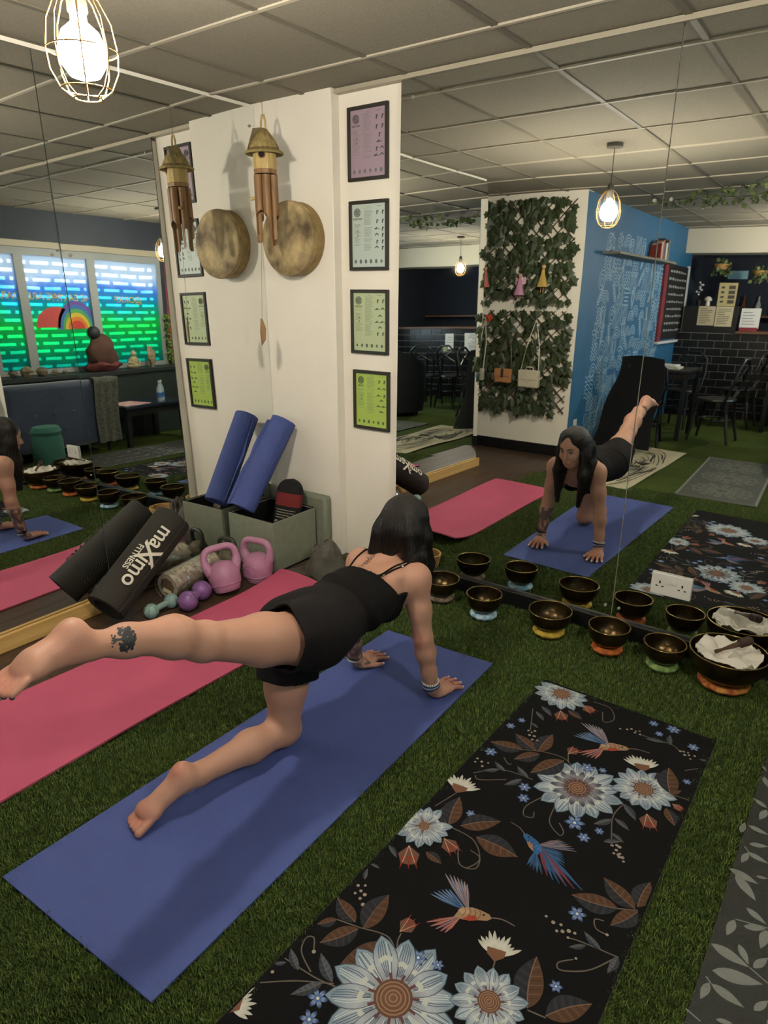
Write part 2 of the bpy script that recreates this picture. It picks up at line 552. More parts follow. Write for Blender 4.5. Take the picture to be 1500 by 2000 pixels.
# ================================================================ ADDED WINDOW (out of view, put in to let daylight into the room)
M_wframe = mat('window_frame_white', '#cfd2d2', 0.5)
def clear_glass():
    m = bpy.data.materials.new('clear_pane'); m.use_nodes = True
    nt = m.node_tree; nt.nodes.remove(nt.nodes['Principled BSDF'])
    o = nt.nodes['Material Output']; t = nt.nodes.new('ShaderNodeBsdfTransparent'); g = nt.nodes.new('ShaderNodeBsdfGlossy')
    t.inputs[0].default_value = (0.93, 0.96, 0.96, 1); g.inputs['Roughness'].default_value = 0.02
    mx = nt.nodes.new('ShaderNodeMixShader')
    mx.inputs[0].default_value = 0.05; nt.links.new(t.outputs[0], mx.inputs[1]); nt.links.new(g.outputs[0], mx.inputs[2]); nt.links.new(mx.outputs[0], o.inputs[0])
    return m
M_clear = clear_glass()
y0, y1, z0, z1 = W2
w2 = MB()
for a, b in (((y0, z0), (y1, z0 + 0.06)), ((y0, z1 - 0.06), (y1, z1)), ((y0, z0 + 0.06), (y0 + 0.06, z1 - 0.06)), ((y1 - 0.06, z0 + 0.06), (y1, z1 - 0.06)), (((y0 + y1) / 2 - 0.03, z0 + 0.06), ((y0 + y1) / 2 + 0.03, z1 - 0.06))):
    w2.box((XW + 0.06, a[0], a[1]), (XW + 0.12, b[0], b[1]))
win2 = struct(w2.build('added_window', M_wframe), 'plain window near the bar, added to let in daylight')
for a, b in ((y0 + 0.06, (y0 + y1) / 2 - 0.03), ((y0 + y1) / 2 + 0.03, y1 - 0.06)):
    MB().box((XW + 0.085, a, z0 + 0.06), (XW + 0.091, b, z1 - 0.06)).build('pane', M_clear, win2)
pd = bpy.data.lights.new('daylight_portal', 'AREA'); pd.shape = 'RECTANGLE'; pd.size = y1 - y0; pd.size_y = z1 - z0
pd.cycles.is_portal = True
po = bpy.data.objects.new('daylight_portal', pd); COL.objects.link(po)
po.location = (XW + 0.2, (y0 + y1) / 2, (z0 + z1) / 2); po.rotation_euler = (0, R(90), 0)

# ================================================================ YOGA MATS
def lerp2(q, u, v):
    a = Vector(q[0]).lerp(Vector(q[1]), u); b = Vector(q[3]).lerp(Vector(q[2]), u)
    return a.lerp(b, v)
MAT_QUADS = []
def mat_sheet(name, label, quad, th, m, zf=None, nu=14, nv=40, group='yoga mats on the turf'):
    """quad near-left, near-right, far-right, far-left on the floor"""
    q3 = [(x, y, 0) for x, y in quad]
    MAT_QUADS.append([Vector((x, y)) for x, y in quad])
    def fn(u, v):
        p = lerp2(q3, u, v)
        return Vector((p.x, p.y, th + (zf(u, v) if zf else 0)))
    b = MB().grid(fn, nu, nv, (0, 0, -th + 0.0005))
    o = b.build(name, m, angle=50)
    return tag(o, label, 'yoga mat', group)

def ribbed(name, color, rough=0.75, scale=420.0, strength=0.35, axis='Y'):
    m = mat(name, color, rough, var=0.05, vscale=6, spec=0.25)
    nt = m.node_tree
    tc = [n for n in nt.nodes if n.type == 'TEX_COORD'][0]
    w = nt.nodes.new('ShaderNodeTexWave'); w.bands_direction = axis; w.inputs['Scale'].default_value = scale / 6.28
    nz = nt.nodes.new('ShaderNodeTexNoise'); nz.inputs['Scale'].default_value = 700
    ad = nt.nodes.new('ShaderNodeMath'); ad.operation = 'ADD'
    bp = nt.nodes.new('ShaderNodeBump'); bp.inputs['Strength'].default_value = strength; bp.inputs['Distance'].default_value = 0.0015
    nt.links.new(tc.outputs['Object'], w.inputs['Vector']); nt.links.new(tc.outputs['Object'], nz.inputs['Vector'])
    nt.links.new(w.outputs['Fac'], ad.inputs[0]); nt.links.new(nz.outputs['Fac'], ad.inputs[1])
    nt.links.new(ad.outputs[0], bp.inputs['Height']); nt.links.new(bp.outputs[0], nt.nodes['Principled BSDF'].inputs['Normal'])
    return m
M_bluemat = ribbed('blue_foam', '#445189')
M_pinkmat = mat('pink_foam', '#b5506c', 0.7, var=0.05, vscale=5, bump=0.12, bscale=500, spec=0.25)
def blue_z(u, v):
    return 0.0010 * math.sin(v * 17) * math.sin(u * 3.1) * (1 - v) + 0.0008 * math.sin(u * 9 + v * 5) + 0.0004
BLUE_Q = [(1.235, -2.39), (1.838, -2.36), (1.80, -0.665), (1.28, -0.69)]
mat_sheet('yoga_mat', 'blue yoga mat the woman is kneeling on', BLUE_Q, 0.006, M_bluemat, blue_z)
def pink_z(u, v):
    c = max(0, (v - 0.80) / 0.20)
    return 0.003 + 0.075 * c * c * (0.35 + 0.65 * math.sin(math.pi * min(1, u * 0.75 + 0.12))) + 0.003 * math.sin(u * 5 + v * 9)
mat_sheet('yoga_mat', 'plain pink yoga mat with one end curling up', [(0.415, -2.30), (0.95, -2.27), (0.975, -0.64), (0.47, -0.55)], 0.008, M_pinkmat, pink_z, nv=60)

# ================================================================ ARTIFICIAL TURF
def turf_mats():
    g = bpy.data.materials.new('turf_backing'); g.use_nodes = True
    nt = g.node_tree; b = nt.nodes['Principled BSDF']; b.inputs['Roughness'].default_value = 0.95; b.inputs['Specular IOR Level'].default_value = 0.1
    tc = nt.nodes.new('ShaderNodeTexCoord')
    n = nt.nodes.new('ShaderNodeTexNoise'); n.inputs['Scale'].default_value = 260; n.inputs['Detail'].default_value = 6
    n2 = nt.nodes.new('ShaderNodeTexNoise'); n2.inputs['Scale'].default_value = 2.2; n2.inputs['Detail'].default_value = 3
    r = nt.nodes.new('ShaderNodeValToRGB')
    e = r.color_ramp.elements
    e[0].position = 0.30; e[0].color = col4('#232c10'); e[1].position = 0.72; e[1].color = col4('#5f7034')
    ad = nt.nodes.new('ShaderNodeMath'); ad.operation = 'MULTIPLY_ADD'; ad.inputs[1].default_value = 0.25; 
    nt.links.new(tc.outputs['Object'], n.inputs['Vector']); nt.links.new(tc.outputs['Object'], n2.inputs['Vector'])
    nt.links.new(n2.outputs['Fac'], ad.inputs[0]); nt.links.new(n.outputs['Fac'], ad.inputs[2])
    sb = nt.nodes.new('ShaderNodeMath'); sb.operation = 'SUBTRACT'; sb.inputs[1].default_value = 0.125
    nt.links.new(ad.outputs[0], sb.inputs[0])
    nt.links.new(sb.outputs[0], r.inputs[0]); nt.links.new(r.outputs[0], b.inputs['Base Color'])
    bp = nt.nodes.new('ShaderNodeBump'); bp.inputs['Strength'].default_value = 1.0; bp.inputs['Distance'].default_value = 0.012
    nt.links.new(n.outputs['Fac'], bp.inputs['Height']); nt.links.new(bp.outputs[0], b.inputs['Normal'])
    k = bpy.data.materials.new('turf_blade'); k.use_nodes = True
    nt = k.node_tree; b = nt.nodes['Principled BSDF']; b.inputs['Roughness'].default_value = 0.6; b.inputs['Specular IOR Level'].default_value = 0.25
    ge = nt.nodes.new('ShaderNodeNewGeometry'); r = nt.nodes.new('ShaderNodeValToRGB')
    e = r.color_ramp.elements; e[0].color = col4('#2b3816'); e[1].color = col4('#84924e')
    x = r.color_ramp.elements.new(0.55); x.color = col4('#4a5e29')
    x = r.color_ramp.elements.new(0.88); x.color = col4('#64773b')
    nt.links.new(ge.outputs['Random Per Island'], r.inputs[0]); nt.links.new(r.outputs[0], b.inputs['Base Color'])
    return g, k
M_turf, M_blade = turf_mats()

def make_turf(clear_discs):
    rnd = random.Random(11)
    # one little patch of blades, instanced by the turf's own geometry nodes
    pb = MB()
    for i in range(95):
        x, y = rnd.uniform(-0.022, 0.022), rnd.uniform(-0.022, 0.022)
        a = rnd.uniform(0, 6.283); h = rnd.uniform(0.010, 0.017); w = rnd.uniform(0.0007, 0.0011); ln = rnd.uniform(0.002, 0.010)
        d = Vector((math.cos(a), math.sin(a), 0)); s = Vector((-d.y, d.x, 0)) * w
        p = Vector((x, y, 0)); m1 = p + d * ln * 0.35 + Vector((0, 0, h * 0.6)); t = p + d * ln + Vector((0, 0, h))
        pb.raw([p - s, p + s, m1 + s * 0.9, m1 - s * 0.9, t], [(0, 1, 2, 3), (3, 2, 4)])
    me = bpy.data.meshes.new('turf_patch'); me.from_pydata(pb.v, [], pb.f); me.materials.append(M_blade)
    patch = bpy.data.objects.new('turf_patch', me)     # kept out of the scene, used as instance source
    b = MB()
    zt = -0.006
    # backing slab outline: full room minus the laminate strip
    b.box((0.565, -3.5, -0.0118), (XW - 0.005, -0.132, zt)); b.box((0.54, -7.19, -0.0118), (XW - 0.005, -3.5, zt))
    b.box((XW - 1.0, -0.132, -0.0118), (XW - 0.005, -0.05, zt))
    nslab = len(b.v)
    def inside(p, q):
        s = None
        for i in range(4):
            e = q[(i + 1) % 4] - q[i]; f = p - q[i]; c = e.x * f.y - e.y * f.x
            if s is None: s = c > 0
            elif (c > 0) != s: return False
        return True
    pts = []
    st = 0.030
    x = 0.575
    while x < 3.05:
        y = -0.14
        while y > -2.75:
            p = Vector((x + rnd.uniform(-.012, .012), y + rnd.uniform(-.012, .012)))
            ok = not any(inside(p, q) for q in MAT_QUADS)
            if ok and not any((p.x - c[0]) ** 2 + (p.y - c[1]) ** 2 < c[2] ** 2 for c in clear_discs):
                pts.append((p.x, p.y, zt))
            y -= st
        x += st
    me = bpy.data.meshes.new('artificial_turf')
    me.from_pydata(b.v + pts, [], b.f)
    me.materials.append(M_turf)
    at = me.attributes.new('blade_point', 'BOOLEAN', 'POINT')
    at.data.foreach_set('value', [False] * nslab + [True] * len(pts))
    o = bpy.data.objects.new('artificial_turf', me); COL.objects.link(o)
    tag(o, 'green artificial grass carpet covering most of the floor', 'artificial grass', kind='stuff')
    ng = bpy.data.node_groups.new('turf_blades', 'GeometryNodeTree')
    ng.interface.new_socket('Geometry', in_out='INPUT', socket_type='NodeSocketGeometry')
    ng.interface.new_socket('Geometry', in_out='OUTPUT', socket_type='NodeSocketGeometry')
    N = ng.nodes.new; Lk = ng.links.new
    gi = N('NodeGroupInput'); go = N('NodeGroupOutput')
    na = N('GeometryNodeInputNamedAttribute'); na.data_type = 'BOOLEAN'; na.inputs[0].default_value = 'blade_point'
    mp = N('GeometryNodeMeshToPoints'); oi = N('GeometryNodeObjectInfo'); oi.inputs[0].default_value = patch
    io = N('GeometryNodeInstanceOnPoints'); rv = N('FunctionNodeRandomValue'); rv.data_type = 'FLOAT_VECTOR'
    rv.inputs[0].default_value = (-0.12, -0.12, 0); rv.inputs[1].default_value = (0.12, 0.12, 6.283)
    jg = N('GeometryNodeJoinGeometry')
    Lk(gi.outputs[0], mp.inputs['Mesh']); Lk(na.outputs[0], mp.inputs['Selection'])
    Lk(mp.outputs[0], io.inputs['Points']); Lk(oi.outputs['Geometry'], io.inputs['Instance']); Lk(rv.outputs[0], io.inputs['Rotation'])
    Lk(gi.outputs[0], jg.inputs[0]); Lk(io.outputs[0], jg.inputs[0]); Lk(jg.outputs[0], go.inputs[0])
    md = o.modifiers.new('blades', 'NODES'); md.node_group = ng
    return o
# white packing behind the leaning right-hand mirrors
_b = MB()
_a, _c = rp(0.908, 0.08), rp(0.908, 2.35)
_pts = [(0.908, WALL_R, 0.076), (0.908, _a[1] + 0.006, 0.076), (0.908, _c[1] + 0.006, 2.35), (0.908, WALL_R, 2.35)]
struct(_b.prism(_pts, (2.44, 0, 0)).build('wall_mirror_packing', M_wall), 'white packing behind the right-hand mirrors')

# ================================================================ CORNER: BOX, ROLLS, WEIGHTS
M_olive = mat('olive_fabric', '#7e8270', 0.85, var=0.06, vscale=30, bump=0.25, bscale=400)
M_blackcloth = mat('black_lining', '#0c0c0d', 0.9, bump=0.2, bscale=120)
bx0, bx1, by0, by1, bh_ = 0.055, 0.402, -0.530, -0.185, 0.290
sb = thing('storage_box', 'open olive fabric storage box with black lining in the corner', 'storage box', ((bx0 + bx1) / 2, (by0 + by1) / 2, 0))
for a, b in (((bx0, by0, 0.003), (bx1, by0 + 0.012, bh_)), ((bx1 - 0.012, by0 + 0.012, 0.003), (bx1, by1 - 0.012, bh_)), ((bx0, by1 - 0.012, 0.003), (bx1, by1, bh_)), ((bx0, by0 + 0.012, 0.003), (bx0 + 0.012, by1 - 0.012, bh_))):
    MB().box(a, b).build('side_panel', M_olive, sb, bev=0.003)
ln = MB(); c0, c1, d0, d1 = bx0 + 0.013, bx1 - 0.013, by0 + 0.013, by1 - 0.013
ln.box((c0, d0, 0.006), (c1, d1, 0.03))
ln.box((c0, d0, 0.03), (c0 + 0.004, d1, bh_ - 0.004)); ln.box((c1 - 0.004, d0, 0.03), (c1, d1, bh_ - 0.004)); ln.box((c0, d0, 0.03), (c1, d0 + 0.004, bh_ - 0.004)); ln.box((c0, d1 - 0.004, 0.03), (c1, d1, bh_ - 0.004))
ln.build('lining', M_blackcloth, sb)
rim = MB(); rim.tube([(bx0, by0 + .006, bh_ + .001), (bx1 - .006, by0 + .006, bh_ + .001), (bx1 - .006, by1 - .006, bh_ + .001), (bx0 + .006, by1 - .006, bh_ + .001), (bx0 + .006, by0 + .006, bh_ + .001)], 0.0035, 6, caps=True)
rim.build('black_rim', M_blackcloth, sb)
lid = MB().box((0.075, -0.166, 0.003), (0.462, -0.108, 0.355)).build('box_lid', M_olive, bev=0.018)
tag(lid, 'padded olive lid standing upright behind the storage box', 'lid')

def roll_mesh(mb, p0, p1, r, th=0.006, turns=4, tail=None, n=40):
    """a rolled mat: spiral cross-section swept along the axis"""
    p0, p1 = Vector(p0), Vector(p1); a, b, d = frame_of(p1 - p0)
    N = int(n * turns); sec = []
    for i in range(N + 1):
        t = i / N; ang = 2 * math.pi * turns * t; rr = max(r - turns * th * (1 - t) * 1.05, 0.006)
        sec.append((rr * math.cos(ang), rr * math.sin(ang)))
    if tail: sec += tail
    out = sec; inn = []
    for i, (x, y) in enumerate(sec):
        x0, y0 = sec[max(i - 1, 0)]; x1, y1 = sec[min(i + 1, len(sec) - 1)]
        tx, ty = x1 - x0, y1 - y0; L = math.hypot(tx, ty) or 1
        inn.append((x - (ty / L) * th * 0.92, y + (tx / L) * th * 0.92))
    loop = out + inn[::-1]; m = len(loop); K = len(sec)
    P = [p0 + a * x + b * y for x, y in loop] + [p1 + a * x + b * y for x, y in loop]
    F = [(i, (i + 1) % m, m + (i + 1) % m, m + i) for i in range(m)]
    for i in range(K - 1):
        F.append((i, i + 1, m - 2 - i, m - 1 - i)); F.append((m + m - 1 - i, m + m - 2 - i, m + i + 1, m + i))
    mb.raw(P, F)
# rolled blue mat standing in the box, its loose end as a flap on the mirror side
rb = MB()
roll_mesh(rb, (0.135, -0.495, 0.318), (0.172, -0.172, 0.765), 0.074, 0.006, 4, tail=None)
o = rb.build('rolled_yoga_mat', M_bluemat, angle=50, norm=True)
tag(o, 'rolled blue yoga mat leaning in the storage box', 'yoga mat')
ax_ = (Vector((0.172, -0.172, 0.765)) - Vector((0.135, -0.495, 0.318)))
fl_ = MB()
fl_.grid(lambda u, v: Vector((0.135, -0.495, 0.318)) + ax_ * (0.02 + 0.97 * v) + Vector((-0.070 - 0.028 * u - 0.014 * math.sin(math.pi * v) * u, -0.030 * u * (1 - 0.5 * math.exp(-((v - .55) / .1) ** 2)) - 0.002, 0.006 * u)), 6, 24, (0.005, 0.0015, 0.0))
fl_.build('loose_end', M_bluemat, o, angle=50)

# patterned foam cushion in the box
cu = thing('cushion', 'black and red woven cushion with pale pattern stuck in the box', 'cushion', (0.30, -0.36, 0.10))
ux = Vector((0.93, 0.36, 0)).normalized(); uz = Vector((0.02, 0.22, 0.97)).normalized(); uy = uz.cross(ux).normalized(); ux = uy.cross(uz)
cc = Vector((0.292, -0.335, 0.12))
def cpt(x, z, y): return cc + ux * x + uz * z + uy * y
W_, T_, Hh = 0.076, 0.042, 0.35
def cush(z0, z1, nm, m, inflate=0.0, par=None, cap=False):
    b = MB(); rings = []
    NR = 40; zs = [z0 + (z1 - z0) * i / NR for i in range(NR + 1)]
    P = []; n = 28
    for z in zs:
        k = 1.0
        if z > Hh - 0.076: k = math.sqrt(max(0.0, 1 - ((z - (Hh - 0.076)) / 0.076) ** 2))
        k = max(k, 0.02)
        for i in range(n):
            t = 2 * math.pi * i / n; cs, sn = math.cos(t), math.sin(t)
            x = (W_ * k + inflate) * math.copysign(abs(cs) ** 0.7, cs); y = (T_ * (0.55 + 0.45 * k) + inflate) * math.copysign(abs(sn) ** 0.7, sn)
            P.append(cpt(x, z, y))
    F = [(j * n + i, j * n + (i + 1) % n, (j + 1) * n + (i + 1) % n, (j + 1) * n + i) for j in range(NR) for i in range(n)]
    F += [tuple(range(n))[::-1], tuple(range(NR * n, (NR + 1) * n))]
    b.raw(P, F); return b.build(nm, m, par)
M_cb = mat('cushion_black', '#141314', 0.9, bump=0.3, bscale=300); M_cr = mat('cushion_red', '#6e2424', 0.9, bump=0.3, bscale=300); M_cp = mat('cushion_pattern', '#a79f88', 0.9)
cush(0.0, Hh, 'black_body', M_cb, 0, cu); cush(0.195, 0.270, 'red_band', M_cr, 0.0012, cu)
for z in (0.172, 0.157, 0.142, 0.127):
    p = MB()
    for k in range(-6, 7): p.M = None; q = cpt(k * 0.0092, z, -T_ - 0.0015 + 0.010 * (abs(k) / 6) ** 4 * 1.0); p.bar(q - ux * 0.0028, q + ux * 0.0028, 0.003, 0.0045, uz)
    p.build('pattern_row', M_cp, cu)
p = MB()
for k, x in enumerate((-0.045, -0.015, 0.015, 0.045)):
    q = cpt(x, 0.098, -T_ - 0.0012)
    for dx, dz, w, h in ((-0.008, 0, 0.003, 0.024), (0.008, 0, 0.003, 0.024), (0, 0.011, 0.016, 0.003), (0, 0, 0.016, 0.003), (0, -0.011 if k % 2 else 0.006, 0.016, 0.003)):
        c_ = q + ux * dx + uz * dz; p.bar(c_ - ux * w / 2, c_ + ux * w / 2, 0.003, h, uz)
p.build('elephant_row', M_cp, cu)

# black rolled exercise mat with white lettering, propped on the board
M_blkfoam = ribbed('black_foam', '#2c2924', 0.7, scale=800, strength=0.4, axis='X')
q0, q1 = Vector((0.205, -1.395, 0.115)), Vector((0.140, -0.985, 0.370))
d_ = (q1 - q0).normalized()
rb = MB(); roll_mesh(rb, q0 - d_ * 0.03, q1 + d_ * 0.03, 0.096, 0.010, 3)
bm_o = rb.build('rolled_exercise_mat', M_blkfoam, angle=50)
tag(bm_o, 'rolled black exercise mat with white lettering leaning against the mirror', 'exercise mat')
# lettering wrapped round the roll, reading down its length
def wrap_text(body, size, along, across, name, bold=0.0):
    vs, fs = text_mesh(body, size, bold=bold)
    camd = (Vector((2.87, -2.91, 1.5)) - q0).normalized()
    n_ = (camd - d_ * camd.dot(d_)).normalized(); s_ = n_.cross(d_).normalized()     # around direction
    rr = 0.0968; P = []
    for v in vs:
        L = along - v.x; A = -(across + v.y) / rr
        P.append(q0 + d_ * L + (n_ * math.cos(A) + s_ * math.sin(A)) * rr)
    b = MB(); b.raw(P, fs); return b.build(name, mat('white_print', '#cfc8b6', 0.6), bm_o, norm=False)
_w = wrap_text('ma  imo', 0.105, 0.250, 0.012, 'lettering', 0.0015)
_w['kind'] = 'stuff'
wrap_text('X', 0.15, 0.265, 0.010, 'lettering_x', 0.001)
wrap_text('FITNESS', 0.040, 0.215, -0.042, 'lettering_small', 0.0008)

# foam roller in clear wrap
M_taupe = mat('taupe_foam', '#a09581', 0.5, var=0.05, vscale=30, bump=0.15, bscale=26, spec=0.9)
f0, f1 = Vector((0.200, -1.075, 0.075)), Vector((0.145, -0.745, 0.075))
fd = (f1 - f0).normalized(); fa, fb_, _ = frame_of(fd)
fr = thing('foam_roller', 'taupe foam roller still in crinkled clear wrap', 'foam roller', ((f0 + f1) / 2 - Vector((0, 0, 0.075))))
b = MB(); P = []; n = 40; m = 26
for j in range(m + 1):
    for i in range(n):
        t = 2 * math.pi * i / n; k = (t * 4 / math.pi + j * 0.62)
        r_ = 0.064 + 0.007 * (1 if math.sin(k * math.pi) > 0 else -1) * (0.6 if 2 < j < m - 2 else 0)
        P.append(f0 + (f1 - f0) * (j / m) + fa * r_ * math.cos(t) + fb_ * r_ * math.sin(t))
F = [(j * n + i, j * n + (i + 1) % n, (j + 1) * n + (i + 1) % n, (j + 1) * n + i) for j in range(m) for i in range(n)]
F += [tuple(range(n))[::-1], tuple(range(m * n, (m + 1) * n))]
b.raw(P, F); b.build('ribbed_core', M_taupe, fr, angle=35)
b = MB(); b.cyl(f0 - fd * 0.001, f0 - fd * 0.004, 0.046, 0.044, 8); b.build('end_cap', mat('brown_end', '#5a4a38', 0.6), fr)
q = f0 - fd * 0.005
MB().prism([q + fa * x + fb_ * z for x, z in ((-0.03, -0.03), (0.028, -0.038), (0.030, -0.022), (-0.022, -0.008))], -fd * 0.001).build('paper_label', mat('label_paper', '#c9bd97', 0.7), fr)
def wrapmat():
    m = bpy.data.materials.new('clear_wrap'); m.use_nodes = True; nt = m.node_tree; nt.nodes.remove(nt.nodes['Principled BSDF'])
    t = nt.nodes.new('ShaderNodeBsdfTransparent'); g = nt.nodes.new('ShaderNodeBsdfGlossy'); g.inputs['Roughness'].default_value = 0.12; g.inputs['Color'].default_value = (1, .97, .9, 1)
    mx = nt.nodes.new('ShaderNodeMixShader'); mx.inputs[0].default_value = 0.28
    nt.links.new(t.outputs[0], mx.inputs[1]); nt.links.new(g.outputs[0], mx.inputs[2]); nt.links.new(mx.outputs[0], nt.nodes['Material Output'].inputs[0]); return m
M_wrap = wrapmat()
b = MB(); P = []; n = 48; m = 40; rnd = random.Random(9)
for j in range(m + 1):
    for i in range(n):
        t = 2 * math.pi * i / n
        r_ = 0.0735 + 0.004 * mnoise.noise(Vector((math.cos(t) * 6, math.sin(t) * 6, j * 0.6)))
        P.append(f0 - fd * 0.012 + (f1 - f0) * (j / m * 1.05) + fa * r_ * math.cos(t) + fb_ * r_ * math.sin(t))
b.raw(P, [(j * n + i, j * n + (i + 1) % n, (j + 1) * n + (i + 1) % n, (j + 1) * n + i) for j in range(m) for i in range(n)])
b.build('plastic_wrap', M_wrap, fr, angle=12)

# kettlebells
def kettlebell(name, label, base, r, hw, hh, tr, m_body, m_handle, yaw, lean=(0, 0), seam=True, number=None, group=None):
    t = thing(name, label, 'kettlebell', base, group)
    Mx = Matrix.Translation(base) @ Matrix.Rotation(yaw, 4, 'Z') @ Matrix.Rotation(lean[0], 4, 'X') @ Matrix.Rotation(lean[1], 4, 'Y')
    b = MB(); b.M = Mx
    pr = [(0.0, 0.0), (r * 0.74, 0.0), (r * 0.80, r * 0.06), (r * 0.96, r * 0.55), (r, r * 0.88), (r * 0.985, r * 1.15), (r * 0.80, r * 1.60), (r * 0.52, r * 1.84), (0.0, r * 1.95)]
    fp = []
    for i in range(len(pr) - 1):
        for s_ in range(3): u = s_ / 3; fp.append((pr[i][0] * (1 - u) + pr[i + 1][0] * u, pr[i][1] * (1 - u) + pr[i + 1][1] * u))
    fp.append(pr[-1])
    b.lathe(fp, (0, 0, 0), 36); kb_ = b.build('body', m_body, t, angle=70)
    h = MB(); h.M = Mx
    pts = []; rad = []
    ctrl = [(-hw * 0.72, r * 1.25), (-hw * 0.95, r * 1.75), (-hw, r * 1.8 + hh * 0.35), (-hw * 0.92, r * 1.8 + hh * 0.72), (-hw * 0.62, r * 1.8 + hh * 0.97), (0, r * 1.8 + hh)]
    ctrl = ctrl + [(-x, z) for x, z in ctrl[-2::-1]]
    for i in range(len(ctrl) - 1):
        for s_ in range(5):
            u = s_ / 5; p0 = ctrl[max(i - 1, 0)]; p1 = ctrl[i]; p2 = ctrl[i + 1]; p3 = ctrl[min(i + 2, len(ctrl) - 1)]
            f = lambda a, b_, c_, d: 0.5 * (2 * b_ + (c_ - a) * u + (2 * a - 5 * b_ + 4 * c_ - d) * u * u + (3 * b_ - a - 3 * c_ + d) * u ** 3)
            pts.append((f(p0[0], p1[0], p2[0], p3[0]), 0, f(p0[1], p1[1], p2[1], p3[1])))
    pts.append((ctrl[-1][0], 0, ctrl[-1][1]))
    N = len(pts)
    for i in range(N):
        u = abs(2 * i / (N - 1) - 1); rad.append(tr * (1 + 0.75 * max(0, u - 0.62) / 0.38))
    h.tube(pts, rad, 16); h.build('handle', m_handle, t, angle=70)
    if seam:
        s = MB(); s.M = Mx; s.lathe([(r * 0.935, r * 0.44), (r * 0.962, r * 0.46), (r * 0.968, r * 0.50), (r * 0.95, r * 0.52)], (0, 0, 0), 36, close=True); s.build('base_seam', m_body, kb_)
    if number:
        vs, fs = text_mesh(number, r * 0.55, extrude=0.0012)
        s = MB(); a = R(-90)
        s.M = Mx @ Matrix.Translation((0, -r * 0.985, r * 0.95)) @ Matrix.Rotation(R(90), 4, 'X'); s.raw(vs, fs)
        s.build('raised_number', m_handle, kb_, norm=False)
        s = MB(); s.M = Mx @ Matrix.Translation((0, -r * 0.975, r * 0.95)) @ Matrix.Rotation(R(90), 4, 'X')
        s.tube([(r * 0.42 * math.cos(2 * math.pi * k / 28), r * 0.42 * math.sin(2 * math.pi * k / 28), -0.001 - 0.006 * abs(math.cos(2 * math.pi * k / 28)) ** 2) for k in range(28)], 0.0018, 6, closed=True); s.build('number_ring', m_body, kb_)
    return t
M_pk = mat('pink_vinyl', '#a8748f', 0.45, var=0.03, vscale=8); M_pk2 = mat('pink_vinyl_handle', '#ad7a95', 0.4)
kettlebell('kettlebell', 'pink kettlebell marked 4 standing against the olive box', (0.388, -0.640, 0.002), 0.080, 0.082, 0.080, 0.0175, M_pk, M_pk2, R(12), number='4', group='pink kettlebells')
kettlebell('kettlebell', 'pink kettlebell tipped back, nearest the purple dumbbell', (0.378, -0.845, 0.014), 0.082, 0.082, 0.080, 0.0175, M_pk, M_pk2, R(60), lean=(R(-16), R(-6)), group='pink kettlebells')
M_kg = mat('taupe_vinyl', '#57503f', 0.5); M_kgh = mat('grey_rubber', '#33352f', 0.4)
kettlebell('kettlebell', 'taupe kettlebell with dark grey handle beside the mirror', (0.155, -0.640, 0.002), 0.060, 0.056, 0.075, 0.013, M_kg, M_kgh, R(8), seam=False)

# dumbbells
def dumbbell(label, a, b, r, m, facets, grp):
    a, b = Vector(a), Vector(b); d = (b - a).normalized()
    t = thing('dumbbell', label, 'dumbbell', ((a + b) / 2 - Vector((0, 0, a.z))), grp)
    for c in (a, b):
        h = MB()
        if facets: h.sph(c, r, 8, 6)
        else: h.sph(c, r, 24, 16)
        hd = h.build('head', m, t, angle=30 if facets else 60)
        k = (c - (a + b) / 2).normalized()
        if not facets:
            a1, b1, _ = frame_of(k); e = MB(); e.tube([c + k * r * 0.93 + (a1 * math.cos(x) + b1 * math.sin(x)) * r * 0.33 for x in [2 * math.pi * i / 20 for i in range(20)]], 0.0016, 6, closed=True); e.build('end_ring', m, hd)
            e = MB(); e.tube([c + (a1 * math.cos(x) + b1 * math.sin(x)) * r * 1.0 - k * r * 0.1 for x in [2 * math.pi * i / 32 for i in range(32)]], 0.0012, 6, closed=True); e.build('seam', mat('seam_dark', '#3b2b40', 0.6), hd)
    g = MB(); g.cyl(a, b, r * 0.42, r * 0.42, 16); g.build('grip', m, t)
dumbbell('purple dumbbell with round heads in front of the pink kettlebells', (0.375, -1.090, 0.051), (0.335, -0.975, 0.051), 0.049, mat('purple_vinyl', '#7c5689', 0.4), False, 'small dumbbells')
dumbbell('pale teal dumbbell with faceted heads beside the black roll', (0.298, -1.245, 0.037), (0.283, -1.120, 0.037), 0.0365, mat('teal_vinyl', '#7f9a92', 0.45), True, 'small dumbbells')

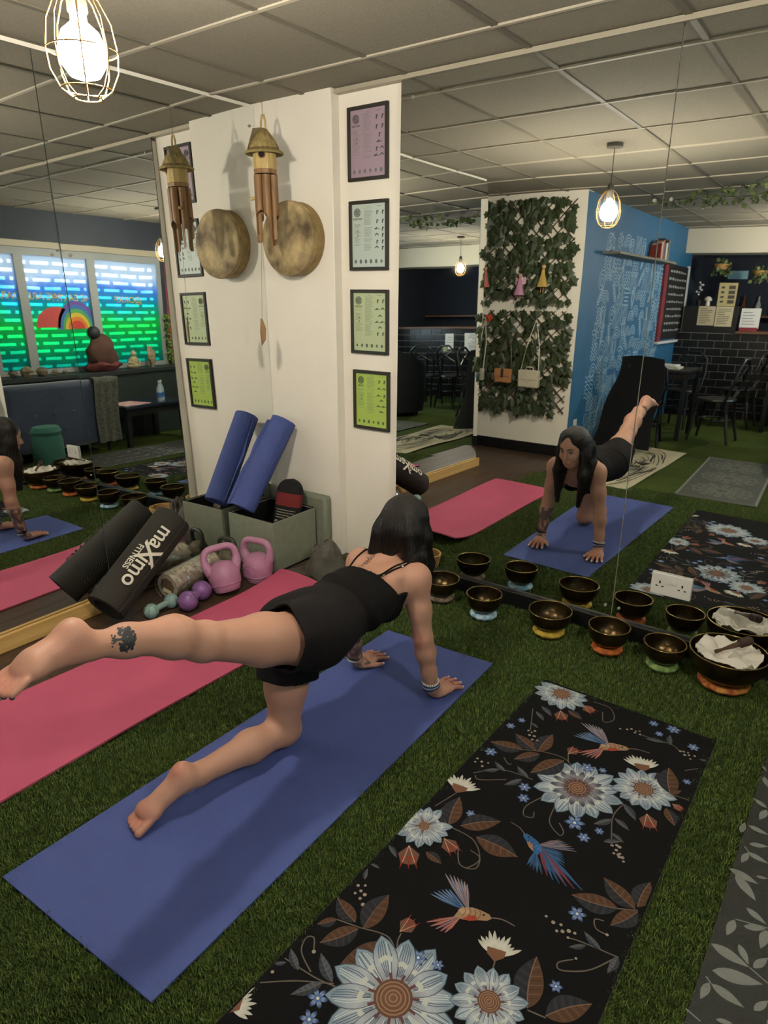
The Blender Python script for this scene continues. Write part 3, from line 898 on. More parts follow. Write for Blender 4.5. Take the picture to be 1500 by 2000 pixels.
# crumpled grey net bags by the pillar foot
M_net = mat('grey_net', '#5a564e', 0.55, var=0.25, vscale=14, bump=0.5, bscale=220, spec=0.4)
def crumple(name, label, c, r, seed, m, cat):
    """a slumped soft bag: folded cloth heap with drooping edges"""
    b = MB()
    def fn(u, v):
        p, q = u * 2 - 1, v * 2 - 1; d = math.hypot(p, q)
        k = max(abs(p), abs(q)) / d if d > 1e-6 else 1.0
        x, y = p * k ** -1 if d > 1e-6 else 0.0, q * k ** -1 if d > 1e-6 else 0.0      # square to disc
        d = min(1.0, math.hypot(x, y)); w = Vector((x * 1.5 + seed, y * 1.5, 0.3))
        ridge = 1 - abs(mnoise.noise(w * 1.4)) * 1.9; fold = 1 - abs(mnoise.noise(w * 3.1 + Vector((0, 4, 0)))) * 2.0
        h = (1 - d ** 2.6) * (0.52 + 0.34 * ridge + 0.16 * fold + 0.25 * x)
        s_ = 1 + 0.16 * mnoise.noise(Vector((math.atan2(y, x) * 1.3, seed, 1)))
        return Vector((c[0] + x * r[0] * s_, c[1] + y * r[1] * s_, c[2] + 0.006 + max(0.0, h) * r[2] * 1.5))
    b.grid(fn, 44, 44, (0, 0, -0.004))
    return tag(b.build(name, m, angle=50), label, cat)
crumple('net_bag', 'crumpled grey mesh bag slumped beside the storage box', (0.592, -0.335, 0.0), (0.132, 0.110, 0.125), 2.0, M_net, 'bag')
crumple('net_bag', 'smaller crumpled dark mesh bag at the pillar foot behind the woman', (0.868, -0.235, 0.0), (0.062, 0.080, 0.120), 5.0, M_net, 'bag')

# wicker basket in front of the right-hand mirror
M_wick = mat('wicker', '#9c7440', 0.6, vcol='#c09a5e', vscale=90, stretch=(1, 1, 3), bump=0.5, bscale=80)
wb = thing('wicker_basket', 'round wicker basket standing before the right-hand mirror', 'basket', (1.015, -0.255, 0))
for k in range(9):
    z = 0.008 + k * 0.0095; r_ = 0.062 + 0.016 * (k / 8)
    MB().tube([((1.015 + (r_ + 0.002 * (i % 2)) * math.cos(2 * math.pi * i / 40)), -0.255 + (r_ + 0.002 * (i % 2)) * math.sin(2 * math.pi * i / 40), z) for i in range(40)], 0.0052, 6, closed=True).build('woven_ring', M_wick, wb)
b = MB().lathe([(0.0, 0.003), (0.060, 0.003), (0.060, 0.009), (0.0, 0.009)], (1.015, -0.255, 0), 30); b.build('base', M_wick, wb)
TURF_CLEAR = [(0.62, -0.31, 0.12), (0.845, -0.235, 0.08), (1.015, -0.255, 0.06)]
# ================================================================ THE WOMAN ON THE BLUE MAT
class Field:
    """signed-distance grid; parts are blended in with a smooth union, then skinned as one surface"""
    def __init__(self, lo, hi, h):
        self.lo = np.array(lo, np.float32); self.h = h
        self.n = [int(math.ceil((hi[i] - lo[i]) / h)) + 1 for i in range(3)]
        self.d = np.full(self.n, 0.08, np.float32)
    def axes(self, s):
        return [(self.lo[i] + self.h * np.arange(s[i].start, s[i].stop, dtype=np.float32)) for i in range(3)]
    def sl(self, lo, hi):
        out = []
        for i in range(3):
            a = max(0, int((lo[i] - self.lo[i]) / self.h)); b = min(self.n[i], int((hi[i] - self.lo[i]) / self.h) + 2)
            out.append(slice(a, max(a, b)))
        return tuple(out)
    def blend(self, s, d, k, sub=False):
        c = self.d[s]
        if sub:
            d = -d; hh = np.maximum(k - np.abs(c - d), 0) / k; self.d[s] = np.maximum(c, d) + hh * hh * k * 0.25
        else:
            hh = np.maximum(k - np.abs(c - d), 0) / k; self.d[s] = np.minimum(c, d) - hh * hh * k * 0.25
    def cone(self, a, b, r0, r1, k=0.02, w=None, e=1.0, sub=False):
        a = np.array(a, np.float32); b = np.array(b, np.float32)
        m = max(r0, r1) * max(e, 1) + k + 0.02
        s = self.sl(np.minimum(a, b) - m, np.maximum(a, b) + m)
        X, Y, Z = self.axes(s)
        px, py, pz = X[:, None, None] - a[0], Y[None, :, None] - a[1], Z[None, None, :] - a[2]
        ba = b - a; L2 = float(ba @ ba) + 1e-9
        if w is not None:
            w = np.array(w, np.float32); w = w / np.linalg.norm(w)
            q = (px * w[0] + py * w[1] + pz * w[2]) * (1 - 1 / e)
            wb = float(w @ ba) * (1 - 1 / e)
            px = px - w[0] * q; py = py - w[1] * q; pz = pz - w[2] * q
            ba = ba - w * wb; L2 = float(ba @ ba) + 1e-9
        t = np.clip((px * ba[0] + py * ba[1] + pz * ba[2]) / L2, 0, 1)
        d = np.sqrt((px - t * ba[0]) ** 2 + (py - t * ba[1]) ** 2 + (pz - t * ba[2]) ** 2) - (r0 + (r1 - r0) * t)
        self.blend(s, d.astype(np.float32), k, sub)
    def ell(self, c, r, rot=None, k=0.02, sub=False):
        c = np.array(c, np.float32); m = max(r) + k + 0.02
        s = self.sl(c - m, c + m); X, Y, Z = self.axes(s)
        P = np.stack(np.broadcast_arrays(X[:, None, None] - c[0], Y[None, :, None] - c[1], Z[None, None, :] - c[2]), -1)
        if rot is not None: P = P @ np.array(rot, np.float32)     # columns = local axes
        q = P / np.array(r, np.float32)
        l = np.sqrt((q * q).sum(-1)); g = np.sqrt(((q / np.array(r, np.float32)) ** 2).sum(-1)) + 1e-6
        self.blend(s, (l * (l - 1) / g).astype(np.float32), k, sub)
    def mesh(self, d=None):
        """naive surface nets"""
        d = self.d if d is None else d
        ins = d < 0
        nx, ny, nz = d.shape
        cnt = np.zeros((nx - 1, ny - 1, nz - 1), np.int8)
        for i in (0, 1):
            for j in (0, 1):
                for k in (0, 1): cnt += ins[i:nx - 1 + i, j:ny - 1 + j, k:nz - 1 + k]
        act = (cnt > 0) & (cnt < 8)
        idx = np.argwhere(act); ids = np.full(act.shape, -1, np.int32); ids[act] = np.arange(len(idx))
        P = np.zeros((len(idx), 3), np.float32); C = np.zeros(len(idx), np.float32)
        cor = [(i, j, k) for i in (0, 1) for j in (0, 1) for k in (0, 1)]
        vals = {c: d[idx[:, 0] + c[0], idx[:, 1] + c[1], idx[:, 2] + c[2]] for c in cor}
        for c in cor:
            for ax in range(3):
                if c[ax] == 0:
                    c2 = list(c); c2[ax] = 1; c2 = tuple(c2)
                    a, b = vals[c], vals[c2]; m = (a < 0) != (b < 0)
                    t = np.where(m, a / np.where(m, a - b, 1), 0)
                    for q in range(3):
                        P[:, q] += np.where(m, (c[q] + (t if q == ax else 0)), 0)
                    C += m
        P = self.lo + self.h * (idx + P / C[:, None])
        F = []
        for ax in range(3):
            o = [x for x in range(3) if x != ax]
            a = [slice(1, -1)] * 3; a[ax] = slice(0, d.shape[ax] - 1)
            b = list(a); b[ax] = slice(1, d.shape[ax])
            e = np.argwhere(ins[tuple(a)] != ins[tuple(b)])
            if len(e) == 0: continue
            e[:, o[0]] += 1; e[:, o[1]] += 1
            flip = ins[tuple(e.T)]
            q = []
            for (u, v) in ((-1, -1), (0, -1), (0, 0), (-1, 0)):
                g = e.copy(); g[:, o[0]] += u; g[:, o[1]] += v; q.append(ids[tuple(g.T)])
            q = np.stack(q, 1)
            if ax == 1: flip = ~flip
            q[~flip] = q[~flip][:, ::-1]
            F.append(q)
        return P, np.concatenate(F)

def np_mesh(name, P, F, m, parent, cols=None, relax=0):
    off = world_off(parent)
    if relax:
        E = np.concatenate([F[:, [0, 1]], F[:, [1, 2]], F[:, [2, 3]], F[:, [3, 0]]])
        deg = np.bincount(E[:, 0], minlength=len(P)).astype(np.float32) + np.bincount(E[:, 1], minlength=len(P))
        for _ in range(relax):
            for lam in (0.5, -0.52):
                s = np.stack([np.bincount(E[:, 0], P[E[:, 1], q], len(P)) + np.bincount(E[:, 1], P[E[:, 0], q], len(P)) for q in range(3)], 1)
                P = P + lam * (s / np.maximum(deg, 1)[:, None] - P)
    me = bpy.data.meshes.new(name)
    Q = (P - np.array(off, np.float32)).astype(np.float32)
    me.vertices.add(len(Q)); me.vertices.foreach_set('co', Q.ravel())
    me.loops.add(F.size); me.loops.foreach_set('vertex_index', F.astype(np.int32).ravel())
    me.polygons.add(len(F)); me.polygons.foreach_set('loop_start', np.arange(0, F.size, 4, dtype=np.int32))
    me.update(calc_edges=True); me.validate()
    if cols is not None:
        at = me.color_attributes.new('Col', 'FLOAT_COLOR', 'POINT')
        at.data.foreach_set('color', np.concatenate([cols, np.ones((len(cols), 1))], 1).astype(np.float32).ravel())
    me.materials.append(m); me.shade_smooth()
    o = bpy.data.objects.new(name, me); COL.objects.link(o); o.parent = parent
    return o, P, F

def skin_material():
    m = mat_vcol('skin', rough=0.52, bump=0.06, bscale=350, spec=0.35)
    b = m.node_tree.nodes['Principled BSDF']
    b.inputs['Subsurface Weight'].default_value = 0.12
    b.inputs['Subsurface Radius'].default_value = (0.010, 0.004, 0.002)
    b.inputs['Subsurface Scale'].default_value = 1.0
    return m
M_skin = skin_material()
M_cloth = mat('black_jersey', (0.006, 0.0055, 0.0055), 0.9, bump=0.15, bscale=300, spec=0.12)
M_short = mat('black_shorts', (0.0085, 0.007, 0.0075), 0.85, bump=0.2, bscale=120, spec=0.15)
M_ink = mat('tattoo_ink', '#23272b', 0.6)
M_hair = mat('dark_hair', '#0b0908', 0.40, vcol='#1e1612', vscale=60, stretch=(6, 6, 0.35), bump=0.5, bscale=90, spec=0.45)

person = thing('person', 'woman in black top and shorts kneeling on one knee, one leg raised', 'person', (1.535, -1.5, 0.0))

BL = (1.22, -2.50, -0.004); BH = (1.86, -0.83, 0.85); VH = 0.0042
B = Field(BL, BH, VH)
# trunk
tilt = Matrix.Rotation(R(-9), 3, 'Y')
B.ell((1.537, -1.475, 0.452), (0.148, 0.125, 0.108), tilt, 0.03)
B.ell((1.603, -1.545, 0.474), (0.082, 0.092, 0.088), None, 0.04)
B.ell((1.478, -1.545, 0.455), (0.080, 0.090, 0.092), None, 0.04)
B.cone((1.537, -1.43, 0.450), (1.538, -1.24, 0.458), 0.095, 0.088, 0.04, (1, 0, 0), 1.32)
B.cone((1.538, -1.27, 0.462), (1.538, -1.115, 0.466), 0.092, 0.086, 0.04, (1, 0, 0), 1.42)
B.ell((1.490, -1.135, 0.405), (0.055, 0.062, 0.060), None, 0.035)
B.ell((1.586, -1.135, 0.405), (0.055, 0.062, 0.060), None, 0.035)
B.cone((1.430, -1.065, 0.492), (1.645, -1.065, 0.494), 0.050, 0.050, 0.045)
B.ell((1.475, -1.11, 0.522), (0.055, 0.060, 0.030), None, 0.03)      # shoulder blades
B.ell((1.600, -1.11, 0.524), (0.055, 0.060, 0.030), None, 0.03)
# neck
B.cone((1.537, -1.055, 0.525), (1.541, -0.985, 0.590), 0.049, 0.046, 0.03)
# arms
for sx, sh, el, wr in ((1, (1.664, -1.052, 0.498), (1.703, -1.060, 0.272), (1.728, -1.034, 0.066)), (-1, (1.412, -1.052, 0.497), (1.377, -1.066, 0.272), (1.364, -1.040, 0.066))):
    S_, E_, W_ = Vector(sh), Vector(el), Vector(wr)
    B.ell(sh, (0.050, 0.052, 0.055), None, 0.03)
    B.cone(S_, S_.lerp(E_, 0.55), 0.046, 0.041, 0.03); B.cone(S_.lerp(E_, 0.5), E_, 0.041, 0.034, 0.02)
    fm = E_.lerp(W_, 0.28); B.cone(E_, fm, 0.034, 0.0365, 0.02); B.cone(fm, E_.lerp(W_, 0.75), 0.0365, 0.027, 0.02); B.cone(E_.lerp(W_, 0.7), W_, 0.028, 0.024, 0.02)
# hands: palm, four fingers and a thumb each
def hand(wr, yaw, sx):
    wr = Vector(wr)
    fw = Vector((math.sin(yaw), math.cos(yaw), 0)); rt = Vector((math.cos(yaw), -math.sin(yaw), 0)) * sx   # rt points to the little-finger side
    Rm = np.array([[rt.x, fw.x, 0], [rt.y, fw.y, 0], [0, 0, 1]])
    base = Vector((wr.x, wr.y, 0))
    B.cone(wr, base + fw * 0.022 + Vector((0, 0, 0.036)), 0.024, 0.023, 0.018, rt, 1.2)
    B.ell(base + fw * 0.052 + Vector((0, 0, 0.030)), (0.041, 0.050, 0.019), Rm, 0.016)
    B.ell(base + fw * 0.078 + Vector((0, 0, 0.028)), (0.041, 0.022, 0.014), Rm, 0.012)
    for o, L, sp in ((-0.029, 0.064, -0.20), (-0.0095, 0.071, -0.05), (0.0105, 0.066, 0.09), (0.029, 0.050, 0.26)):
        d = (fw * math.cos(sp) + rt * math.sin(sp)); k0 = base + fw * 0.086 + rt * o + Vector((0, 0, 0.030))
        k1 = k0 + d * L * 0.42 + Vector((0, 0, -0.001)); k2 = k0 + d * L * 0.75 + Vector((0, 0, -0.008)); k3 = k0 + d * L + Vector((0, 0, -0.0125))
        B.cone(k0, k1, 0.0092, 0.0086, 0.004); B.cone(k1, k2, 0.0088, 0.0080, 0.003); B.cone(k2, k3, 0.0080, 0.0070, 0.003)
    t0 = base + fw * 0.030 - rt * 0.026 + Vector((0, 0, 0.028)); t1 = base + fw * 0.062 - rt * 0.050 + Vector((0, 0, 0.024)); t2 = base + fw * 0.096 - rt * 0.064 + Vector((0, 0, 0.019))
    B.cone(t0, t1, 0.014, 0.0108, 0.012); B.cone(t1, t2, 0.0102, 0.0078, 0.004)
    return fw, rt, base
HR = hand((1.728, -1.034, 0.066), R(10), 1)
HL = hand((1.364, -1.040, 0.066), R(10), -1)
# supporting (left) leg
B.cone((1.474, -1.505, 0.420), (1.466, -1.535, 0.230), 0.084, 0.068, 0.04); B.cone((1.466, -1.535, 0.230), (1.460, -1.548, 0.068), 0.068, 0.052, 0.03)
B.ell((1.459, -1.535, 0.062), (0.050, 0.050, 0.052), None, 0.02)
B.cone((1.458, -1.570, 0.066), (1.447, -1.690, 0.078), 0.049, 0.050, 0.03); B.cone((1.447, -1.690, 0.078), (1.424, -1.880, 0.086), 0.050, 0.033, 0.03)
B.cone((1.424, -1.880, 0.086), (1.416, -1.915, 0.088), 0.033, 0.031, 0.02)
B.ell((1.413, -1.930, 0.120), (0.030, 0.030, 0.034), None, 0.03)                                        # heel
B.cone((1.412, -1.935, 0.098), (1.388, -2.030, 0.048), 0.031, 0.026, 0.03, (1, 0.2, 0), 1.25)
B.ell((1.384, -2.040, 0.042), (0.043, 0.030, 0.024), None, 0.02)
for i, (dx, L, r) in enumerate(((0.030, 0.036, 0.0125), (0.010, 0.033, 0.0095), (-0.006, 0.030, 0.009), (-0.021, 0.025, 0.0085), (-0.034, 0.018, 0.008))):
    B.cone((1.385 + dx, -2.055, 0.034), (1.382 + dx * 1.08, -2.058 - L, 0.021), r, r, 0.005)
# raised (right) leg
B.cone((1.604, -1.530, 0.462), (1.580, -1.730, 0.532), 0.086, 0.073, 0.05); B.cone((1.580, -1.730, 0.532), (1.566, -1.905, 0.602), 0.073, 0.050, 0.03)
B.ell((1.566, -1.925, 0.608), (0.047, 0.055, 0.046), None, 0.02)
B.cone((1.565, -1.930, 0.616), (1.563, -2.010, 0.660), 0.047, 0.051, 0.03); B.cone((1.563, -2.010, 0.664), (1.562, -2.140, 0.712), 0.051, 0.036, 0.03)
B.cone((1.562, -2.140, 0.710), (1.562, -2.235, 0.742), 0.036, 0.029, 0.03)
B.ell((1.563, -2.262, 0.784), (0.027, 0.030, 0.034), None, 0.03)                                        # heel
B.cone((1.563, -2.262, 0.776), (1.568, -2.350, 0.766), 0.028, 0.024, 0.03, (1, 0, 0), 1.2)
B.cone((1.563, -2.235, 0.740), (1.568, -2.350, 0.750), 0.027, 0.022, 0.03, (1, 0, 0), 1.2)
B.ell((1.570, -2.368, 0.752), (0.040, 0.034, 0.023), Matrix.Rotation(R(8), 3, 'X'), 0.02)
for i, (dx, L, r) in enumerate(((-0.029, 0.050, 0.0125), (-0.010, 0.046, 0.0098), (0.006, 0.042, 0.0094), (0.021, 0.036, 0.009), (0.034, 0.028, 0.0085))):
    B.cone((1.571 + dx, -2.388, 0.748), (1.572 + dx * 1.08, -2.393 - L, 0.734), r, r * 0.95, 0.005)
# head: built in its own frame (x right of face, y forward, z up)
hf = Vector((-0.16, 0.95, -0.26)).normalized(); hr_ = hf.cross(Vector((0, 0, 1))).normalized(); hu = hr_.cross(hf)
HM = np.array([[hr_.x, hf.x, hu.x], [hr_.y, hf.y, hu.y], [hr_.z, hf.z, hu.z]])
HC = Vector((1.545, -0.955, 0.645))
def hp(x, y, z): return HC + hr_ * x + hf * y + hu * z
B.ell(hp(0, -0.008, 0.032), (0.071, 0.088, 0.078), HM, 0.02)
B.ell(hp(0, 0.030, -0.020), (0.060, 0.058, 0.078), HM, 0.03)
B.ell(hp(0, 0.045, -0.078), (0.036, 0.036, 0.030), HM, 0.03)             # chin and jaw
B.ell(hp(-0.034, 0.066, -0.028), (0.020, 0.016, 0.018), HM, 0.02); B.ell(hp(0.034, 0.066, -0.028), (0.020, 0.016, 0.018), HM, 0.02)   # cheeks
B.ell(hp(-0.027, 0.094, 0.006), (0.017, 0.014, 0.010), HM, 0.012, sub=True); B.ell(hp(0.027, 0.094, 0.006), (0.017, 0.014, 0.010), HM, 0.012, sub=True)
B.cone(hp(0, 0.082, 0.006), hp(0, 0.102, -0.028), 0.007, 0.0095, 0.010)    # nose
B.ell(hp(-0.010, 0.092, -0.032), (0.007, 0.007, 0.006), HM, 0.006); B.ell(hp(0.010, 0.092, -0.032), (0.007, 0.007, 0.006), HM, 0.006)
B.cone(hp(-0.016, 0.082, -0.054), hp(0.016, 0.082, -0.054), 0.006, 0.006, 0.010); B.cone(hp(-0.013, 0.081, -0.064), hp(0.013, 0.081, -0.064), 0.007, 0.007, 0.010)
for s_ in (-1, 1):
    B.ell(hp(s_ * 0.072, -0.005, -0.010), (0.008, 0.020, 0.030), HM, 0.008)
P, F = B.mesh()
# flesh tones: rosier joints, knees and soles; faded ink on forearm and wrist
c = np.tile(np.array(srgb('#ad826d')), (len(P), 1))
def near(p, r): return np.exp(-(((P - np.array(p)) ** 2).sum(1)) / (r * r))[:, None]
rosy = np.array(srgb('#b5695a'))
for p, r in (((1.46, -1.54, 0.03), 0.05), ((1.385, -2.06, 0.03), 0.05), ((1.413, -1.945, 0.14), 0.03), ((1.74, -0.90, 0.02), 0.07), ((1.385, -0.90, 0.02), 0.07), ((1.563, -2.28, 0.76), 0.04), ((1.57, -2.42, 0.73), 0.05), ((1.703, -1.09, 0.27), 0.03)):
    w = near(p, r) * 0.55; c = c * (1 - w) + rosy * w
hl = np.array([HL[2].x, HL[2].y])
m_ = (P[:, 0] < 1.45) & (P[:, 1] > -1.2) & (P[:, 2] > 0.035) & (P[:, 2] < 0.235) & (P[:, 1] < -1.0)
nz = np.array([mnoise.noise(Vector((float(p[0]) * 45, float(p[1]) * 45, float(p[2]) * 30))) for p in P[m_]])
ink = np.array(srgb('#33383f')); ink2 = np.array(srgb('#6d4a48'))
k_ = np.clip((nz + 0.35) * 2.2, 0, 0.85)[:, None]; k2 = np.clip((nz - 0.15) * 3, 0, 0.7)[:, None]
c[m_] = c[m_] * (1 - k_) + ink * k_; c[m_] = c[m_] * (1 - k2) + ink2 * k2
body, PB, FB = np_mesh('body', P, F, M_skin, person, c, relax=2)
tag(body, 'fair skin with a tattooed forearm')
bvh = BVHTree.FromPolygons([tuple(p) for p in PB.tolist()], FB.tolist())

# --- clothing: shells over the same body
X, Y, Z = [B.lo[i] + B.h * np.arange(B.n[i], dtype=np.float32) for i in range(3)]
X = X[:, None, None]; Y = Y[None, :, None]; Z = Z[None, None, :]
# camisole: from the waist to a scooped line across the back and chest
neck_b = -1.198 - 0.012 * np.exp(-((X - 1.545) / 0.05) ** 2) + 0.034 * np.clip((0.53 - Z) / 0.06, 0, 1)
neck_f = -1.060 - 0.03 * np.exp(-((X - 1.54) / 0.05) ** 2)
top_edge = np.where(Z > 0.475, neck_b, neck_f + (Z - 0.40) * -0.4)
fold = 0.0035 * np.sin(Y * 95 + X * 22 + Z * 30) * np.exp(-((Y + 1.33) / 0.06) ** 2)
arm_cut = np.minimum(np.sqrt((X - 1.672) ** 2 + (Y + 1.055) ** 2 + 0 * Z) - 0.070, np.sqrt((X - 1.404) ** 2 + (Y + 1.055) ** 2 + 0 * Z) - 0.070)
dt = np.maximum(np.maximum(B.d - 0.0055 - fold, Y - top_edge), np.maximum(-1.455 - Y, -arm_cut)); dt = np.maximum(dt, np.maximum(0.325 - Z, np.abs(X - 1.538) - 0.16))
Pt, Ft = B.mesh(dt)
np_mesh('camisole', Pt, Ft, M_cloth, person, relax=2)
del dt, fold, arm_cut
# shorts: loose legs that stand off the thighs
Sd = Field((1.33, -1.80, 0.22), (1.76, -1.28, 0.68), 0.0042)
s0 = [int(round((Sd.lo[i] - B.lo[i]) / B.h)) for i in range(3)]
Sd.lo = np.array([B.lo[i] + s0[i] * B.h for i in range(3)], np.float32)
sub = B.d[s0[0]:s0[0] + Sd.n[0], s0[1]:s0[1] + Sd.n[1], s0[2]:s0[2] + Sd.n[2]]
Xs, Ys, Zs = [Sd.lo[i] + Sd.h * np.arange(Sd.n[i], dtype=np.float32) for i in range(3)]
Xs = Xs[:, None, None]; Ys = Ys[None, :, None]; Zs = Zs[None, None, :]
core = np.maximum(sub - 0.0085, np.maximum(Ys + 1.35, -1.60 - Ys)); core = np.maximum(core, 0.36 - Zs)
Sd.d = core.astype(np.float32)
aR, bR = np.array((1.604, -1.50, 0.463)), np.array((1.590, -1.665, 0.510)); aL, bL = np.array((1.474, -1.50, 0.45)), np.array((1.472, -1.530, 0.275))
for a, b, r0, r1 in ((aR, bR, 0.098, 0.103), (aL, bL, 0.102, 0.100)):
    ax = (b - a) / np.linalg.norm(b - a)
    px, py, pz = Xs - a[0], Ys - a[1], Zs - a[2]
    t = px * ax[0] + py * ax[1] + pz * ax[2]; L = np.linalg.norm(b - a)
    rad = np.sqrt(np.maximum((px - t * ax[0]) ** 2 + (py - t * ax[1]) ** 2 + (pz - t * ax[2]) ** 2, 1e-9))
    ang = np.arctan2(pz - t * ax[2], px - t * ax[0]) if a is aR else np.arctan2(py, px)
    rr = r0 + (r1 - r0) * np.clip(t / L, 0, 1) + 0.004 * np.sin(ang * 5) * np.clip(t / L, 0, 1)
    leg = np.maximum(rad - rr, np.maximum(t - L - 0.006 * np.sin(ang * 2), -t))
    inner = np.maximum(rad - (rr - 0.007), L * 0.45 - t)
    Sd.blend((slice(None),) * 3, leg.astype(np.float32), 0.03)
    Sd.d = np.maximum(Sd.d, -inner).astype(np.float32)
Ps, Fs = Sd.mesh()
np_mesh('shorts', Ps, Fs, M_short, person, relax=2)

# --- shoulder straps laid on the skin, with small slider rings
def on_skin(p, direction, lift=0.002):
    h = bvh.ray_cast(Vector(p), Vector(direction))
    return h[0] + h[1] * lift if h[0] is not None else Vector(p)
for pts in ([(1.600, -1.212), (1.622, -1.140), (1.638, -1.090), (1.645, -1.045)], [(1.598, -1.21), (1.612, -1.140), (1.622, -1.090), (1.626, -1.045)], [(1.472, -1.212), (1.453, -1.140), (1.441, -1.090), (1.435, -1.045)]):
    pp = []
    for i in range(len(pts) - 1):
        for s_ in range(5):
            u = s_ / 5; pp.append((pts[i][0] * (1 - u) + pts[i + 1][0] * u, pts[i][1] * (1 - u) + pts[i + 1][1] * u))
    pp.append(pts[-1])
    MB().tube([on_skin((x, y, 0.7), (0, 0, -1)) for x, y in pp], 0.0032, 8).build('strap', M_cloth, person)
for x, y in ((1.608, -1.18), (1.634, -1.10)):
    q = on_skin((x, y, 0.7), (0, 0, -1), 0.004)
    MB().tube([q + Vector((0.006 * math.cos(a), 0.006 * math.sin(a), 0)) for a in [k * math.pi / 8 for k in range(16)]], 0.0012, 6, closed=True).build('strap_ring', mat('silver', '#b9b4a8', 0.25, metal=1.0), person)

# --- hair: parted in the middle, long and straight, hanging to both sides of the face
H = Field((1.40, -1.13, 0.27), (1.70, -0.82, 0.80), 0.0038)
H.ell(hp(0, -0.014, 0.036), (0.081, 0.092, 0.086), HM, 0.02)
H.ell(hp(0, -0.060, -0.005), (0.074, 0.055, 0.075), HM, 0.03)
for s_ in (-1, 1):
    H.cone(hp(s_ * 0.055, 0.000, 0.060), hp(s_ * 0.078, 0.010, -0.030), 0.026, 0.026, 0.03)
    a = hp(s_ * 0.076, 0.006, -0.030)
    H.cone(a, (a.x + s_ * 0.004, a.y + 0.012, 0.50), 0.026, 0.027, 0.03, (0, 1, 0), 1.5)
    H.cone((a.x + s_ * 0.004, a.y + 0.012, 0.50), (a.x - s_ * 0.006, a.y + 0.014, 0.315), 0.026, 0.013, 0.03, (0, 1, 0), 1.5)
    b = hp(s_ * 0.055, -0.075, -0.02)
    H.cone(b, (b.x + s_ * 0.022, b.y - 0.012, 0.56), 0.034, 0.024, 0.03, (0, 1, 0), 1.3)
    H.cone((b.x + s_ * 0.028, b.y + 0.02, 0.56), (b.x + s_ * 0.030, b.y + 0.055, 0.40), 0.024, 0.014, 0.03, (0, 1, 0), 1.4)
H.cone(hp(0, -0.085, 0.0), (1.545, -1.060, 0.575), 0.040, 0.020, 0.03, (1, 0, 0), 1.5)
# leave the face free
H.ell(hp(0, 0.085, -0.035), (0.050, 0.070, 0.085), HM, 0.015, sub=True)
H.cone(hp(0, 0.100, 0.025), hp(0, 0.070, 0.098), 0.043, 0.013, 0.012, sub=True)
H.cone(hp(0, 0.066, 0.108), hp(0, -0.05, 0.128), 0.006, 0.004, 0.006, sub=True)
xs = H.lo[0] + H.h * np.arange(H.n[0], dtype=np.float32); ys = H.lo[1] + H.h * np.arange(H.n[1], dtype=np.float32)
H.d = (H.d + (0.0016 * np.sin(xs[:, None] * 700 + 3 * np.sin(ys[None, :] * 160)) * np.cos(ys[None, :] * 520))[:, :, None]).astype(np.float32)
Ph, Fh = H.mesh()
hair, _, _ = np_mesh('hair', Ph, Fh, M_hair, person, relax=1)
tag(hair, 'long straight dark brown hair')
hb = BVHTree.FromPolygons([tuple(p) for p in Ph.tolist()], Fh.tolist())
st = MB(); rnd = random.Random(4)
for i in range(170):       # fine strands over the surface
    s_ = rnd.choice((-1, 1)); ph = rnd.uniform(-1.2, 2.6)
    top = hp(s_ * rnd.uniform(0.0, 0.012), rnd.uniform(-0.08, 0.05), 0.115)
    pts = []
    q = None
    out = Vector((s_ * math.cos(ph * 0.6), -math.sin(ph * 0.6), 0.0))
    for k in range(14):
        u = k / 13
        z = 0.755 - u * (0.755 - rnd.uniform(0.33, 0.36)) if out.y > -0.4 else 0.755 - u * 0.19
        o_ = Vector((HC.x, HC.y - 0.02, z)) + out * 0.2 * min(1, 0.25 + u * 3)
        hh = hb.ray_cast(o_ + Vector((0, 0, 0.06 if u < 0.15 else 0)), (Vector((HC.x, HC.y - 0.02, z)) - o_).normalized(), 0.22)
        if hh[0] is None: continue
        pts.append(hh[0] + hh[1] * 0.0008)
    pts = [p for j, p in enumerate(pts) if j == 0 or ((p - pts[j - 1]).length < 0.06 and p.z < pts[j - 1].z)]
    if len(pts) > 4: st.tube(pts, 0.0007, 4, caps=False)
so = st.build('hair_strands', M_hair, person); so['kind'] = 'stuff'

# --- face details
M_eyew = mat('eye_white', '#8f8781', 0.3); M_iris = mat('eye_dark', '#1c1410', 0.15); M_lip = mat('lips', '#96514c', 0.45); M_brow = mat('brow', '#1d1512', 0.7)
for s_ in (-1, 1):
    e = hp(s_ * 0.027, 0.0765, 0.004)
    eo = MB().sph(e, 0.0095, 14, 10).build('eye', M_eyew, person)
    MB().sph(e + hf * 0.0062 + hr_ * 0.0004, 0.0046, 12, 8).build('iris', M_iris, eo)
    MB().tube([hp(s_ * (0.012 + 0.030 * u), 0.0905 - 0.014 * u * u, 0.0095 + 0.004 * math.sin(u * 3.1)) for u in [k / 6 for k in range(7)]], 0.0016, 6).build('eyelashes', M_brow, person)
    MB().tube([hp(s_ * (0.010 + 0.036 * u), 0.0935 - 0.018 * u * u, 0.023 + 0.006 * math.sin(u * 2.6)) for u in [k / 6 for k in range(7)]], [0.0026, 0.003, 0.003, 0.0028, 0.0024, 0.0018, 0.001], 6).build('eyebrow', M_brow, person)
for z_, r_ in ((-0.0545, 0.0048), (-0.0635, 0.0056)):
    MB().tube([hp(x, 0.0868 - 18 * x * x, z_ - 3 * x * x) for x in (-0.020, -0.012, -0.005, 0, 0.005, 0.012, 0.020)], [r_ * k for k in (0.35, 0.8, 1, 0.92, 1, 0.8, 0.35)], 8).build('lip', M_lip, person)

